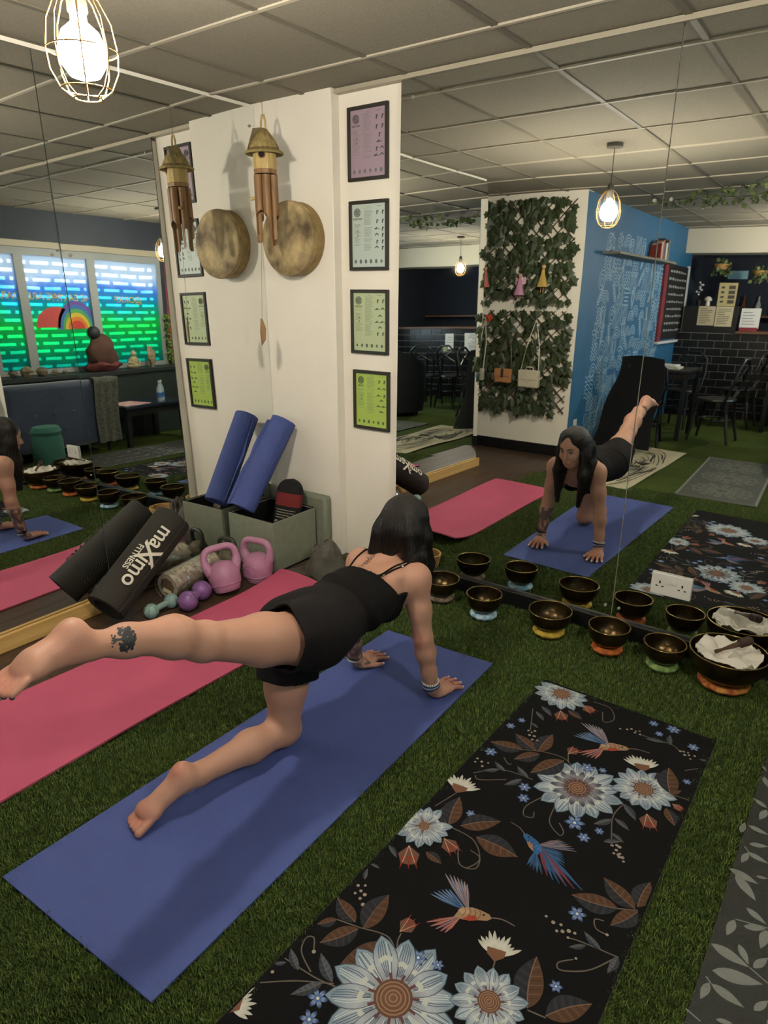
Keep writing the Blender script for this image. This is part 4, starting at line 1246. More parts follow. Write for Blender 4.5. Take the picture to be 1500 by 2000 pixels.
# --- nails, ring, bracelets, watch
M_toe = mat('toenail_polish', '#24343c', 0.25)
for dx, L in ((-0.029, 0.050), (-0.010, 0.046), (0.006, 0.042), (0.021, 0.036), (0.034, 0.028)):
    MB().sph((1.572 + dx * 1.08, -2.394 - L, 0.729), (0.0055, 0.006, 0.0055), 10, 6).build('toenail', M_toe, person)
M_nail = mat('nail_white', '#d8cfc6', 0.3)
for (fw, rt, base) in (HR, HL):
    for o, L, sp in ((-0.029, 0.064, -0.20), (-0.0095, 0.071, -0.05), (0.0105, 0.066, 0.09), (0.029, 0.050, 0.26)):
        d = (fw * math.cos(sp) + rt * math.sin(sp)); p = base + fw * 0.086 + rt * o + Vector((0, 0, 0.030)) + d * (L + 0.001) + Vector((0, 0, -0.0085))
        MB().sph(p, (0.0048, 0.0075, 0.0032), 10, 6, Euler((-0.35, 0, math.atan2(-d.x, d.y)))).build('fingernail', M_nail, person)
    p = base + fw * 0.099 - rt * 0.065 + Vector((0, 0, 0.024))
    MB().sph(p, (0.005, 0.007, 0.003), 10, 6).build('fingernail', M_nail, person)
fw, rt, base = HR
def band(c, ax, r, tube_r, n=28, e=1.0):
    a, b, _ = frame_of(ax); return [Vector(c) + a * r * math.cos(2 * math.pi * k / n) + b * r * e * math.sin(2 * math.pi * k / n) for k in range(n)]
MB().tube(band(base + fw * 0.106 + rt * 0.0115 + Vector((0, 0, 0.029)), fw, 0.0098, 0.001), 0.0011, 6, closed=True).build('finger_ring', mat('silver', '#b9b4a8', 0.25, metal=1.0), person)
for nm, (e0, w0), cols in (('right', ((1.703, -1.06, 0.272), (1.728, -1.034, 0.066)), ('#c9c4ba', '#27335c', '#8d97ad', '#20284a')),):
    E_, W_ = Vector(e0), Vector(w0); ax = (W_ - E_).normalized()
    for q, cc in enumerate(cols):
        c0 = W_ + ax * (-0.022 + q * 0.0085)
        bb = MB()
        for p in band(c0, ax + Vector((0.1 * (q - 1.5), 0, 0)), 0.0305, 0, 24): bb.sph(p, 0.0042, 8, 6)
        bb.build('bead_bracelet', mat('bead_' + cc[1:], cc, 0.35), person)
E_, W_ = Vector((1.377, -1.066, 0.272)), Vector((1.364, -1.040, 0.066)); ax = (W_ - E_).normalized()
MB().tube(band(W_ + ax * -0.008, ax, 0.0275, 0), 0.004, 8, closed=True).build('watch_strap', mat('watch_black', '#111214', 0.4), person)
wf = frame_of(ax)
MB().cyl(W_ + ax * -0.008 + Vector((-0.026, -0.004, 0)), W_ + ax * -0.008 + Vector((-0.035, -0.006, 0)), 0.013, 0.012, 20).build('watch_face', mat('watch_black', '#111214', 0.4), person)
bb = MB()
for p in band(W_ + ax * 0.004, ax, 0.029, 0, 24): bb.sph(p, 0.0034, 8, 6)
bb.build('bead_bracelet', mat('bead_c9c4ba', '#c9c4ba', 0.35), person)

# --- tattoos, laid on the skin
def decal(name, verts, faces, origin, e1, e2, direction, lift=0.0007):
    b = MB(); vs = []
    for v in verts: vs.append(on_skin(Vector(origin) + Vector(e1) * v[0] + Vector(e2) * v[1], direction, lift))
    b.raw(vs, faces); return b.build(name, M_ink, person, norm=False)
vs, fs = text_mesh('freedom', 0.036, shear=0.15)
decal('tattoo_lettering', vs, fs, (1.503, -1.125, 0.70), (-0.16, 0.987, 0), (-0.987, -0.16, 0), (0, 0, -1))
tv = []; tf = []
def blob(x, y, r, n=7):
    i = len(tv); rr = random.Random(int(x * 9999 + y * 777))
    for k in range(n):
        a = 2 * math.pi * k / n; q = r * rr.uniform(0.7, 1.2); tv.append((x + q * math.cos(a), y + q * math.sin(a)))
    tf.append(tuple(range(i, i + n)))
def limb(x0, y0, x1, y1, w):
    dx, dy = x1 - x0, y1 - y0; L = math.hypot(dx, dy); nx, ny = -dy / L * w, dx / L * w; i = len(tv)
    tv.extend([(x0 + nx, y0 + ny), (x0 - nx, y0 - ny), (x1 - nx * 0.5, y1 - ny * 0.5), (x1 + nx * 0.5, y1 + ny * 0.5)]); tf.append((i, i + 1, i + 2, i + 3))
rnd = random.Random(21)
limb(-0.030, 0, -0.004, 0, 0.0035)
for k in range(5): limb(-0.020, 0, -0.033, rnd.uniform(-0.014, 0.014), 0.0018)
for k in range(26):
    a = rnd.uniform(-1.7, 1.7); L = rnd.uniform(0.014, 0.030); x, y = -0.008 + L * math.cos(a) * 1.1, L * math.sin(a) * 0.9
    limb(-0.008, 0, x, y, 0.0022)
    for q in range(5): blob(x + rnd.uniform(-.007, .007), y + rnd.uniform(-.007, .007), rnd.uniform(0.0020, 0.0046))
for k in range(12): blob(rnd.uniform(-0.036, -0.022), rnd.uniform(-0.016, 0.016), rnd.uniform(0.0012, 0.0026))
cv = Vector((2.87, -2.91, 1.50))
tc0 = Vector((1.575, -2.150, 0.722)); dirn = Vector((-0.75, 0.35, -0.5)).normalized()
e1 = (Vector((1.563, -2.01, 0.664)) - Vector((1.562, -2.235, 0.742))).normalized(); e2 = e1.cross(dirn).normalized()
decal('tattoo_tree', tv, tf, tc0 - dirn * 0.2, e1, e2, dirn)
rv = []; 
vs = [(0, 0), (0.006, 0.010), (0.002, 0.010), (0.009, 0.024), (0.0, 0.013), (0.004, 0.012)]
decal('tattoo_mark', vs, [(0, 1, 2), (2, 3, 4), (2, 1, 5)], (1.90, -1.10, 0.088), (-0.3, 0.95, 0), (0, 0, 1), (-0.93, 0.3, 0))
del B, H, Sd, X, Y, Z, Xs, Ys, Zs, core, sub
# ================================================================ FRAMED SHEETS ON THE WALL
M_frame = mat('frame_dark', '#2d2b24', 0.5)
M_print = mat('print_grey', '#3f4640', 0.7)
def poster(label, x0, x1, z0, z1, color, title, seed):
    y = WALL_R
    t = thing('picture_frame', label, 'picture frame', ((x0 + x1) / 2, y, z0), 'framed sheets in a column')
    w = 0.016
    for a, b in (((x0, z0), (x1, z0 + w)), ((x0, z1 - w), (x1, z1)), ((x0, z0 + w), (x0 + w, z1 - w)), ((x1 - w, z0 + w), (x1, z1 - w))):
        MB().box((a[0], y - 0.018, a[1]), (b[0], y - 0.0005, b[1])).build('frame_bar', M_frame, t, bev=0.002)
    pm = mat('paper_' + color[1:], color, 0.38, spec=0.5)
    MB().box((x0 + w, y - 0.009, z0 + w), (x1 - w, y - 0.004, z1 - w)).build('sheet', pm, t)
    fr_, t = t, [k for k in bpy.data.objects if k.parent is t and k.name.startswith('sheet')][0]
    rnd = random.Random(seed); yy = y - 0.0093
    W_ = x1 - x0 - 2 * w; H_ = z1 - z0 - 2 * w; ox, oz = x0 + w, z0 + w
    def P(u, v, k=0): return (ox + u * W_, yy - k, oz + v * H_)
    b = MB()
    def rect(u0, v0, u1, v1): b.poly([P(u0, v0), P(u1, v0), P(u1, v1), P(u0, v1)])
    for c_, (u0, u1, vt, n) in enumerate(((0.06, 0.28, 0.70, 22), (0.36, 0.62, 0.93, 40))):
        for k in range(n):
            v = vt - k * 0.017
            if rnd.random() < 0.16: continue
            rect(u0, v, u0 + (u1 - u0) * rnd.uniform(0.6, 1), v + 0.0045)
    rect(0.44, 0.955, 0.55, 0.961); rect(0.74, 0.955, 0.88, 0.961)
    o = b.build('small_print', mat('print_pale', '#6f766a', 0.7), t, smooth=False, norm=False); o['kind'] = 'stuff'
    e = MB(); cx, cz = ox + 0.16 * W_, oz + 0.87 * H_
    for r_, k in ((0.0185, 22), (0.0135, 18), (0.008, 12)):
        e.tube([(cx + r_ * math.cos(2 * math.pi * i / k), yy, cz + r_ * math.sin(2 * math.pi * i / k)) for i in range(k)], 0.0016, 5, closed=True)
    for i in range(8):
        a = math.pi * i / 4; e.bar((cx, yy, cz), (cx + 0.012 * math.cos(a), yy, cz + 0.012 * math.sin(a)), 0.0012, 0.0012)
    o = e.build('emblem', M_print, t, smooth=False, norm=False); o['kind'] = 'stuff'
    vs, fs = text_mesh(title, 0.0125, bold=0.0003)
    q = MB(); q.M = Matrix.Translation((cx, yy - 0.0002, cz - 0.030)) @ Matrix.Rotation(R(90), 4, 'X'); q.raw(vs, fs)
    o = q.build('title', M_print, t, smooth=False, norm=False); o['kind'] = 'stuff'
    g = MB()
    for k in range(6):                                        # row of stones along the foot
        u = 0.10 + k * 0.155; r_ = 0.0075 * rnd.uniform(0.8, 1.15); n = 9
        g.poly([P(u + r_ / W_ * math.cos(2 * math.pi * i / n), 0.09 + r_ * 1.3 / H_ * math.sin(2 * math.pi * i / n)) for i in range(n)])
    o = g.build('stone_pictures', mat('print_mid%d' % seed, ('#6b6a72', '#5f6a68', '#56604f', '#55683d')[seed % 4], 0.7), t, smooth=False, norm=False); o['kind'] = 'stuff'
    f = MB()
    for row, v in enumerate((0.86, 0.72, 0.60, 0.50, 0.40, 0.30)):   # little posed figures
        for u in ((0.74, 0.90) if row < 2 or rnd.random() < 0.5 else (0.82,)):
            kind = rnd.choice('slt')
            if row == 0: kind = 's'
            if kind == 's':
                f.bar(P(u, v - 0.03), P(u + 0.01, v + 0.03), 0.0016, 0.0055); f.bar(P(u + 0.01, v + 0.03), P(u + 0.05, v + 0.012), 0.0012, 0.003)
            elif kind == 'l':
                f.bar(P(u - 0.08, v), P(u + 0.08, v), 0.0016, 0.0028); f.bar(P(u - 0.05, v), P(u + 0.01, v + 0.025), 0.0016, 0.0045)
            else:
                f.bar(P(u - 0.05, v), P(u, v + 0.032), 0.0016, 0.0042); f.bar(P(u, v + 0.032), P(u + 0.05, v), 0.0016, 0.0042)
    for v in (0.56, 0.50): f.bar(P(0.17, v), P(0.18, v + 0.022), 0.0016, 0.004)
    o = f.build('pose_figures', M_print, t, smooth=False, norm=False); o['kind'] = 'stuff'
poster('framed lilac sheet titled CROWN, topmost on the white wall', 0.576, 0.817, 1.980, 2.302, '#a08a98', 'CROWN', 0)
poster('framed pale blue sheet titled THIRD EYE, second from the top', 0.578, 0.818, 1.570, 1.893, '#b7c4bb', 'THIRD EYE', 1)
poster('framed pale green sheet titled THROAT, third from the top', 0.580, 0.820, 1.158, 1.478, '#b3bf96', 'THROAT', 2)
poster('framed lime green sheet titled HEART, lowest on the white wall', 0.590, 0.828, 0.758, 1.072, '#a6bf58', 'HEART', 3)

# ================================================================ FRAME DRUM ON THE PILLAR
M_hide = mat('drum_hide', '#bfa878', 0.65, vcol='#4d3d2a', vscale=10, detail=9, bump=0.1, bscale=20)
M_rimw = mat('drum_rim', '#8a7245', 0.6, var=0.25, vscale=25, bump=0.2, bscale=60)
dr = thing('frame_drum', 'round hide frame drum hung on the white pillar', 'drum', (0.276, -0.1, 1.725))
b = MB(); b.M = Matrix.Translation((0.276, -0.103, 1.725)) @ Matrix.Rotation(R(90), 4, 'X')
b.lathe([(0.170, 0.0), (0.181, 0.0), (0.182, 0.078), (0.178, 0.085), (0.170, 0.085)], (0, 0, 0), 56, close=True); b.build('hoop', M_rimw, dr)
b = MB(); b.M = Matrix.Translation((0.276, -0.103, 1.725)) @ Matrix.Rotation(R(90), 4, 'X')
b.lathe([(0.0, 0.0865), (0.12, 0.0865), (0.174, 0.0862), (0.1805, 0.083), (0.1832, 0.072), (0.1830, 0.060), (0.1822, 0.060)], (0, 0, 0), 56); b.build('hide', M_hide, dr)

# ================================================================ BAMBOO WIND CHIME
M_bam = mat('bamboo', '#8d6a42', 0.5, vcol='#6d4e30', vscale=12, stretch=(3, 3, 0.6)); M_bam2 = mat('bamboo_pale', '#b39a62', 0.55, var=0.15, vscale=20, stretch=(4, 4, 0.5))
M_thatch = mat('thatch', '#8f7d4e', 0.8, var=0.3, vscale=60, stretch=(1, 1, 0.3), bump=0.6, bscale=120); M_cord = mat('cord', '#6b5c40', 0.8)
cx, cy = 0.325, -0.37
ch = thing('wind_chime', 'bamboo wind chime with thatched birdhouse hanging from the ceiling', 'wind chime', (cx, cy, CEIL))
MB().cyl((cx, cy, CEIL - 0.003), (cx, cy, 2.245), 0.0014, n=6).build('cord', M_cord, ch)
MB().tube([(cx - 0.014, cy, 2.185), (cx - 0.012, cy, 2.225), (cx - 0.004, cy, 2.250), (cx + 0.006, cy, 2.250), (cx + 0.014, cy, 2.225), (cx + 0.016, cy, 2.185)], 0.005, 8).build('bamboo_loop', M_bam2, ch)
b = MB(); b.lathe([(0.0, 0.198), (0.018, 0.192), (0.050, 0.150), (0.068, 0.118), (0.070, 0.108), (0.0, 0.120)], (cx, cy, 2.0), 26, jit=lambda t, z: 1 + 0.03 * math.sin(t * 13)); b.build('thatch_roof', M_thatch, ch)
b = MB(); b.lathe([(0.050, 0.118), (0.092, 0.092), (0.088, 0.084), (0.045, 0.104)], (cx, cy, 2.0), 34, close=True, jit=lambda t, z: 1 + 0.035 * math.sin(t * 17)); b.build('thatch_brim', M_thatch, ch)
for s_ in (-1, 1):                                             # folded palm leaf laid over the roof
    MB().grid(lambda u, v: Vector((cx - 0.012 - 0.045 * u, cy - 0.055 * v + 0.01 + s_ * 0.012, 2.200 - 0.085 * u - 0.012 * v)), 5, 5, (0, 0, -0.003)).build('palm_leaf', mat('dry_leaf', '#7d6f55', 0.7, var=0.2, vscale=40), ch)
b = MB(); b.lathe([(0.052, 0.118), (0.057, 0.06), (0.055, 0.020), (0.0, 0.018)], (cx, cy, 2.0), 12); b.build('birdhouse', M_bam2, ch, angle=10)
b = MB(); b.lathe([(0.0545, 0.020), (0.056, 0.018), (0.054, 0.0), (0.0, 0.0)], (cx, cy, 2.0), 12); b.build('house_floor', M_bam, ch, angle=10)
kd = (Vector((2.87, -2.91, 1.9)) - Vector((cx, cy, 2.0))); kd.z = 0; kd.normalize(); kd = Matrix.Rotation(R(-14), 3, 'Z') @ kd
hc = Vector((cx, cy, 2.078)) + kd * 0.0545
b = MB(); a1, b1, _ = frame_of(kd)
b.tube([hc + a1 * 0.0155 * math.cos(x) + b1 * 0.0155 * math.sin(x) for x in [2 * math.pi * k / 24 for k in range(24)]], 0.003, 6, closed=True); b.build('hole_ring', M_bam, ch)
MB().cyl(hc - kd * 0.004, hc + kd * 0.002, 0.0150, n=20).build('hole', mat('hole_dark', '#14110d', 0.9), ch)
rnd = random.Random(2)
for k in range(6):
    a = 2 * math.pi * k / 6 + 0.3; px, py = cx + 0.042 * math.cos(a), cy + 0.042 * math.sin(a)
    L1 = (0.15, 0.165, 0.14, 0.175, 0.155, 0.16)[k]; L2 = (0.285, 0.31, 0.25, 0.30, 0.26, 0.315)[k]
    zt = 1.995; r_ = 0.0195; b = MB()
    b.cyl((px, py, zt), (px, py, zt - L1), r_, r_, 14)
    n = 12; P = []
    od = math.atan2(py - cy, px - cx)
    for j in range(13):
        v = j / 12; z = zt - L1 - (L2 - L1) * v; span = math.pi * (1.85 - 1.25 * min(1, v * 4.0) - 0.25 * max(0, v - 0.9) / 0.1)
        for i in range(n + 1):
            t = od + math.pi * (0.55 if k % 2 else -0.55) + (i / n - 0.5) * span; P.append((px + r_ * math.cos(t), py + r_ * math.sin(t), z))
        for i in range(n, -1, -1):
            t = od + math.pi * (0.55 if k % 2 else -0.55) + (i / n - 0.5) * span; P.append((px + (r_ - .003) * math.cos(t), py + (r_ - .003) * math.sin(t), z))
    m = 2 * (n + 1); F = [(j * m + i, j * m + (i + 1) % m, (j + 1) * m + (i + 1) % m, (j + 1) * m + i) for j in range(12) for i in range(m)] + [tuple(range(m)), tuple(range(12 * m, 13 * m))]
    b.raw(P, F); b.build('bamboo_tube', M_bam, ch, angle=40)
MB().cyl((cx - 0.012, cy - 0.02, 1.900), (cx - 0.055, cy - 0.052, 1.892), 0.008, n=12).build('striker_peg', M_bam2, ch)
MB().tube([(cx - 0.010, cy - 0.02, 2.0), (cx - 0.018, cy - 0.035, 1.70), (cx - 0.025, cy - 0.052, 1.335)], 0.0009, 6).build('striker_cord', M_cord, ch)
MB().prism([(cx - 0.030, cy - 0.055, 1.340), (cx - 0.022, cy - 0.050, 1.338), (cx - 0.006, cy - 0.045, 1.290), (cx - 0.010, cy - 0.047, 1.235), (cx - 0.030, cy - 0.057, 1.205), (cx - 0.034, cy - 0.059, 1.270)], (0.003, -0.005, 0)).build('wind_sail', M_bam, ch)

# ================================================================ SOCKET IN THE MIRROR
M_sw = mat('socket_white', '#cfccc4', 0.35)
y_ = rp(2.33, 0.3)[1]
sk_ = thing('wall_socket', 'white double wall socket set into the mirror', 'socket', (2.333, y_, 0.247))
MB().box((2.252, y_ - 0.012, 0.247), (2.414, y_ - 0.0005, 0.345)).build('face_plate', M_sw, sk_, bev=0.003)
for x in (2.322, 2.344): MB().box((x - 0.009, y_ - 0.0155, 0.303), (x + 0.009, y_ - 0.0122, 0.330)).build('rocker_switch', M_sw, sk_, bev=0.001)
for x in (2.288, 2.378):
    for dx, dz, w, h in ((0, 0.014, 0.0032, 0.006), (-0.012, -0.004, 0.0045, 0.0028), (0.012, -0.004, 0.0045, 0.0028)):
        MB().box((x + dx - w, y_ - 0.0124, 0.291 + dz - h), (x + dx + w, y_ - 0.0119, 0.291 + dz + h)).build('pin_hole', mat('pin_dark', '#0b0b0b', 0.7), sk_)

# ================================================================ SINGING BOWLS
M_bronze = mat('dark_bronze', '#2b2418', 0.28, metal=0.85, vcol='#55452b', vscale=14, bump=0.18, bscale=28)
M_rim = mat('bowl_rim', '#a08a56', 0.25, metal=0.9)
def fabric(name, c1, c2):
    return mat(name, c1, 0.75, vcol=c2, vscale=38, detail=2, bump=0.3, bscale=90)
def bowl(label, x, y, r, h, c1, c2, zc=0.028):
    ck = 'cushion_' + c1[1:]
    cu_ = MB(); n = 40; P = []
    R_, rr = r * 0.54, 0.0155
    for i in range(n):
        a = 2 * math.pi * i / n
        for k in range(10):
            t = 2 * math.pi * k / 10; q = rr * (1 + 0.10 * math.sin(a * 11))
            P.append((x + (R_ + q * 1.25 * math.cos(t)) * math.cos(a), y + (R_ + q * 1.25 * math.cos(t)) * math.sin(a), 0.019 + q * math.sin(t)))
    cu_.raw(P, [(i * 10 + k, i * 10 + (k + 1) % 10, ((i + 1) % n) * 10 + (k + 1) % 10, ((i + 1) % n) * 10 + k) for i in range(n) for k in range(10)])
    tag(cu_.build('ring_cushion', fabric(ck, c1, c2)), label[1], 'cushion', 'ring cushions under the singing bowls')
    t = thing('singing_bowl', label[0], 'bowl', (x, y, zc + 0.004), 'singing bowls in a row')
    pr = []
    N = 12
    for i in range(N + 1):
        a = i / N * math.pi * 0.5; pr.append((r * (0.10 + 0.90 * math.sin(a) ** 0.75), h * (1 - math.cos(a)) ** 1.05))
    ins = [(max(p[0] - 0.004, 0.0), p[1] + 0.004) for p in pr]
    b = MB(); b.lathe([(0.0, 0.0)] + pr + [(r - 0.004, h)] + ins[::-1][1:] + [(0.0, 0.005)], (x, y, zc + 0.004), 44); b.build('body', M_bronze, t, angle=60)
    b = MB(); b.tube([(x + (r - 0.002) * math.cos(2 * math.pi * k / 44), y + (r - 0.002) * math.sin(2 * math.pi * k / 44), zc + 0.004 + h) for k in range(44)], 0.0026, 8, closed=True); b.build('rim', M_rim, t)
    TURF_CLEAR.append((x, y, r * 0.85))
bowl(('dark bronze singing bowl on a brown and cream ring, nearest the woman', 'brown and cream ring cushion under the bowl nearest the woman'), 1.305, -0.268, 0.090, 0.085, '#8c7d66', '#3b2a20')
bowl(('dark bronze singing bowl on a blue ring', 'blue ring cushion under a singing bowl'), 1.565, -0.308, 0.084, 0.090, '#2f7fae', '#bcd0d0')
bowl(('dark bronze singing bowl on a yellow ring', 'yellow ring cushion under a singing bowl'), 1.882, -0.280, 0.096, 0.088, '#c7a93c', '#9a7f2a')
bowl(('dark bronze singing bowl on an orange ring', 'orange ring cushion under a singing bowl'), 2.146, -0.275, 0.087, 0.090, '#c06a22', '#8c4317')
bowl(('dark bronze singing bowl on a pale green ring', 'pale green ring cushion under a singing bowl'), 2.375, -0.276, 0.083, 0.085, '#8aa35c', '#4c6a35')
bowl(('large dark singing bowl holding white cloth and a mallet', 'red and gold ring cushion under the large singing bowl'), 2.605, -0.262, 0.142, 0.120, '#8e2f18', '#c08a3a')
bowl(('dark singing bowl on a black ring, last in the row past the large bowl', 'black ring cushion under the last singing bowl'), 2.885, -0.300, 0.095, 0.090, '#26211f', '#3d3330')
def cloth_in_bowl(c, r, seed, label):
    b = MB()
    def fn(u, v):
        a = u * 2 - 1; e = v * 2 - 1; d = min(1, math.hypot(a, e)); x = c[0] + a * r * 0.95; y = c[1] + e * r * 0.8
        z = c[2] + 0.03 * mnoise.noise(Vector((a * 2.2, e * 2.2, seed))) + 0.014 * abs(mnoise.noise(Vector((a * 5, e * 5, seed + 4)))) - 0.035 * (1 - d)
        k = r * 0.93 / max(r * 0.93, math.hypot(x - c[0], y - c[1])); return Vector((c[0] + (x - c[0]) * k, c[1] + (y - c[1]) * k, z))
    b.grid(fn, 26, 26, (0, 0, -0.0015)); return tag(b.build('cloth', mat('white_cloth', '#c9c4b6', 0.8, bump=0.2, bscale=200), angle=30), label, 'cloth')
cloth_in_bowl((2.605, -0.262, 0.148), 0.128, 3.0, 'crumpled white cloth inside the large singing bowl')
ml = thing('mallet', 'brown wooden mallet lying across the white cloth in the bowl', 'mallet', (2.62, -0.26, 0.165))
a_, b_ = Vector((2.565, -0.315, 0.160)), Vector((2.665, -0.215, 0.196))
MB().tube([a_, a_.lerp(b_, 0.5), b_], [0.008, 0.010, 0.011], 12).build('stick', mat('mallet_wood', '#4a3423', 0.5, var=0.2, vscale=20), ml)
MB().tube([a_.lerp(b_, 0.62), a_.lerp(b_, 0.7), a_.lerp(b_, 1.0), a_.lerp(b_, 1.06)], [0.011, 0.017, 0.018, 0.010], 14).build('leather_wrap', mat('mallet_leather', '#35241a', 0.7, bump=0.3, bscale=100), ml)
# ================================================================ PRINTED MATS
class Print:
    """flat printed artwork: coloured polygons laid just above a mat, later ones on top"""
    def __init__(self, z): self.b = MB(); self.z = z; self.k = 0
    def lift(self): self.k += 1; return self.z + 0.00004 + (self.k % 400) * 0.000003
    def poly(self, pts, c, z=None):
        z = z if z is not None else self.lift()
        self.b.color = srgb(c) if isinstance(c, str) else c
        self.b.poly([(p[0], p[1], z) for p in pts])
    def fan(self, c0, pts, cc, ce):
        z = self.lift(); self.b.color = srgb(cc); i0 = self.b._p([(c0[0], c0[1], z)]); self.b.color = srgb(ce); self.b._p([(p[0], p[1], z) for p in pts])
        n = len(pts); self.b._f([(0, 1 + i, 1 + (i + 1) % n) for i in range(n)], i0)
    def line(self, pts, w, c):
        L = []; Rr = []
        for i, p in enumerate(pts):
            a = pts[max(i - 1, 0)]; b = pts[min(i + 1, len(pts) - 1)]; dx, dy = b[0] - a[0], b[1] - a[1]; l = math.hypot(dx, dy) or 1
            nx, ny = -dy / l * w / 2, dx / l * w / 2; L.append((p[0] + nx, p[1] + ny)); Rr.append((p[0] - nx, p[1] - ny))
        z = self.lift(); self.b.color = srgb(c) if isinstance(c, str) else c
        i0 = self.b._p([(p[0], p[1], z) for p in L + Rr]); n = len(L)
        self.b._f([(i, i + 1, n + i + 1, n + i) for i in range(n - 1)], i0)
    def curve(self, pts, w, c, seg=8):
        out = []
        for i in range(len(pts) - 1):
            p0 = pts[max(i - 1, 0)]; p1 = pts[i]; p2 = pts[i + 1]; p3 = pts[min(i + 2, len(pts) - 1)]
            for s_ in range(seg):
                u = s_ / seg; f = lambda a, b_, c_, d: 0.5 * (2 * b_ + (c_ - a) * u + (2 * a - 5 * b_ + 4 * c_ - d) * u * u + (3 * b_ - a - 3 * c_ + d) * u ** 3)
                out.append((f(p0[0], p1[0], p2[0], p3[0]), f(p0[1], p1[1], p2[1], p3[1])))
        out.append(pts[-1]); self.line(out, w, c)
    def petal(self, c, a, r0, r1, w, base, tip, n=7):
        ca, sa = math.cos(a), math.sin(a); L = []; Rr = []
        for i in range(n + 1):
            u = i / n; r = r0 + (r1 - r0) * u; h = w * (math.sin(math.pi * min(1, 0.10 + u * 0.90) ** 1.25) ** 0.7)
            if i == n: h = 0.0
            L.append((c[0] + r * ca - h * sa, c[1] + r * sa + h * ca)); Rr.append((c[0] + r * ca + h * sa, c[1] + r * sa - h * ca))
        z = self.lift(); cb, ct = srgb(base), srgb(tip); i0 = len(self.b.v)
        for S_ in (L, Rr):
            for i, p in enumerate(S_):
                u = i / n; k = max(0, 1 - abs(u - 0.45) * 3.0); self.b.color = tuple(cb[q] * (1 - u) + ct[q] * u + 0.14 * k for q in range(3)); self.b._p([(p[0], p[1], z)])
        m = n + 1; self.b._f([(i, i + 1, m + i + 1, m + i) for i in range(n)], i0)
    def build(self, name, m, parent):
        o = self.b.build(name, m, parent, smooth=False, colors=True, norm=False); o['kind'] = 'stuff'; return o

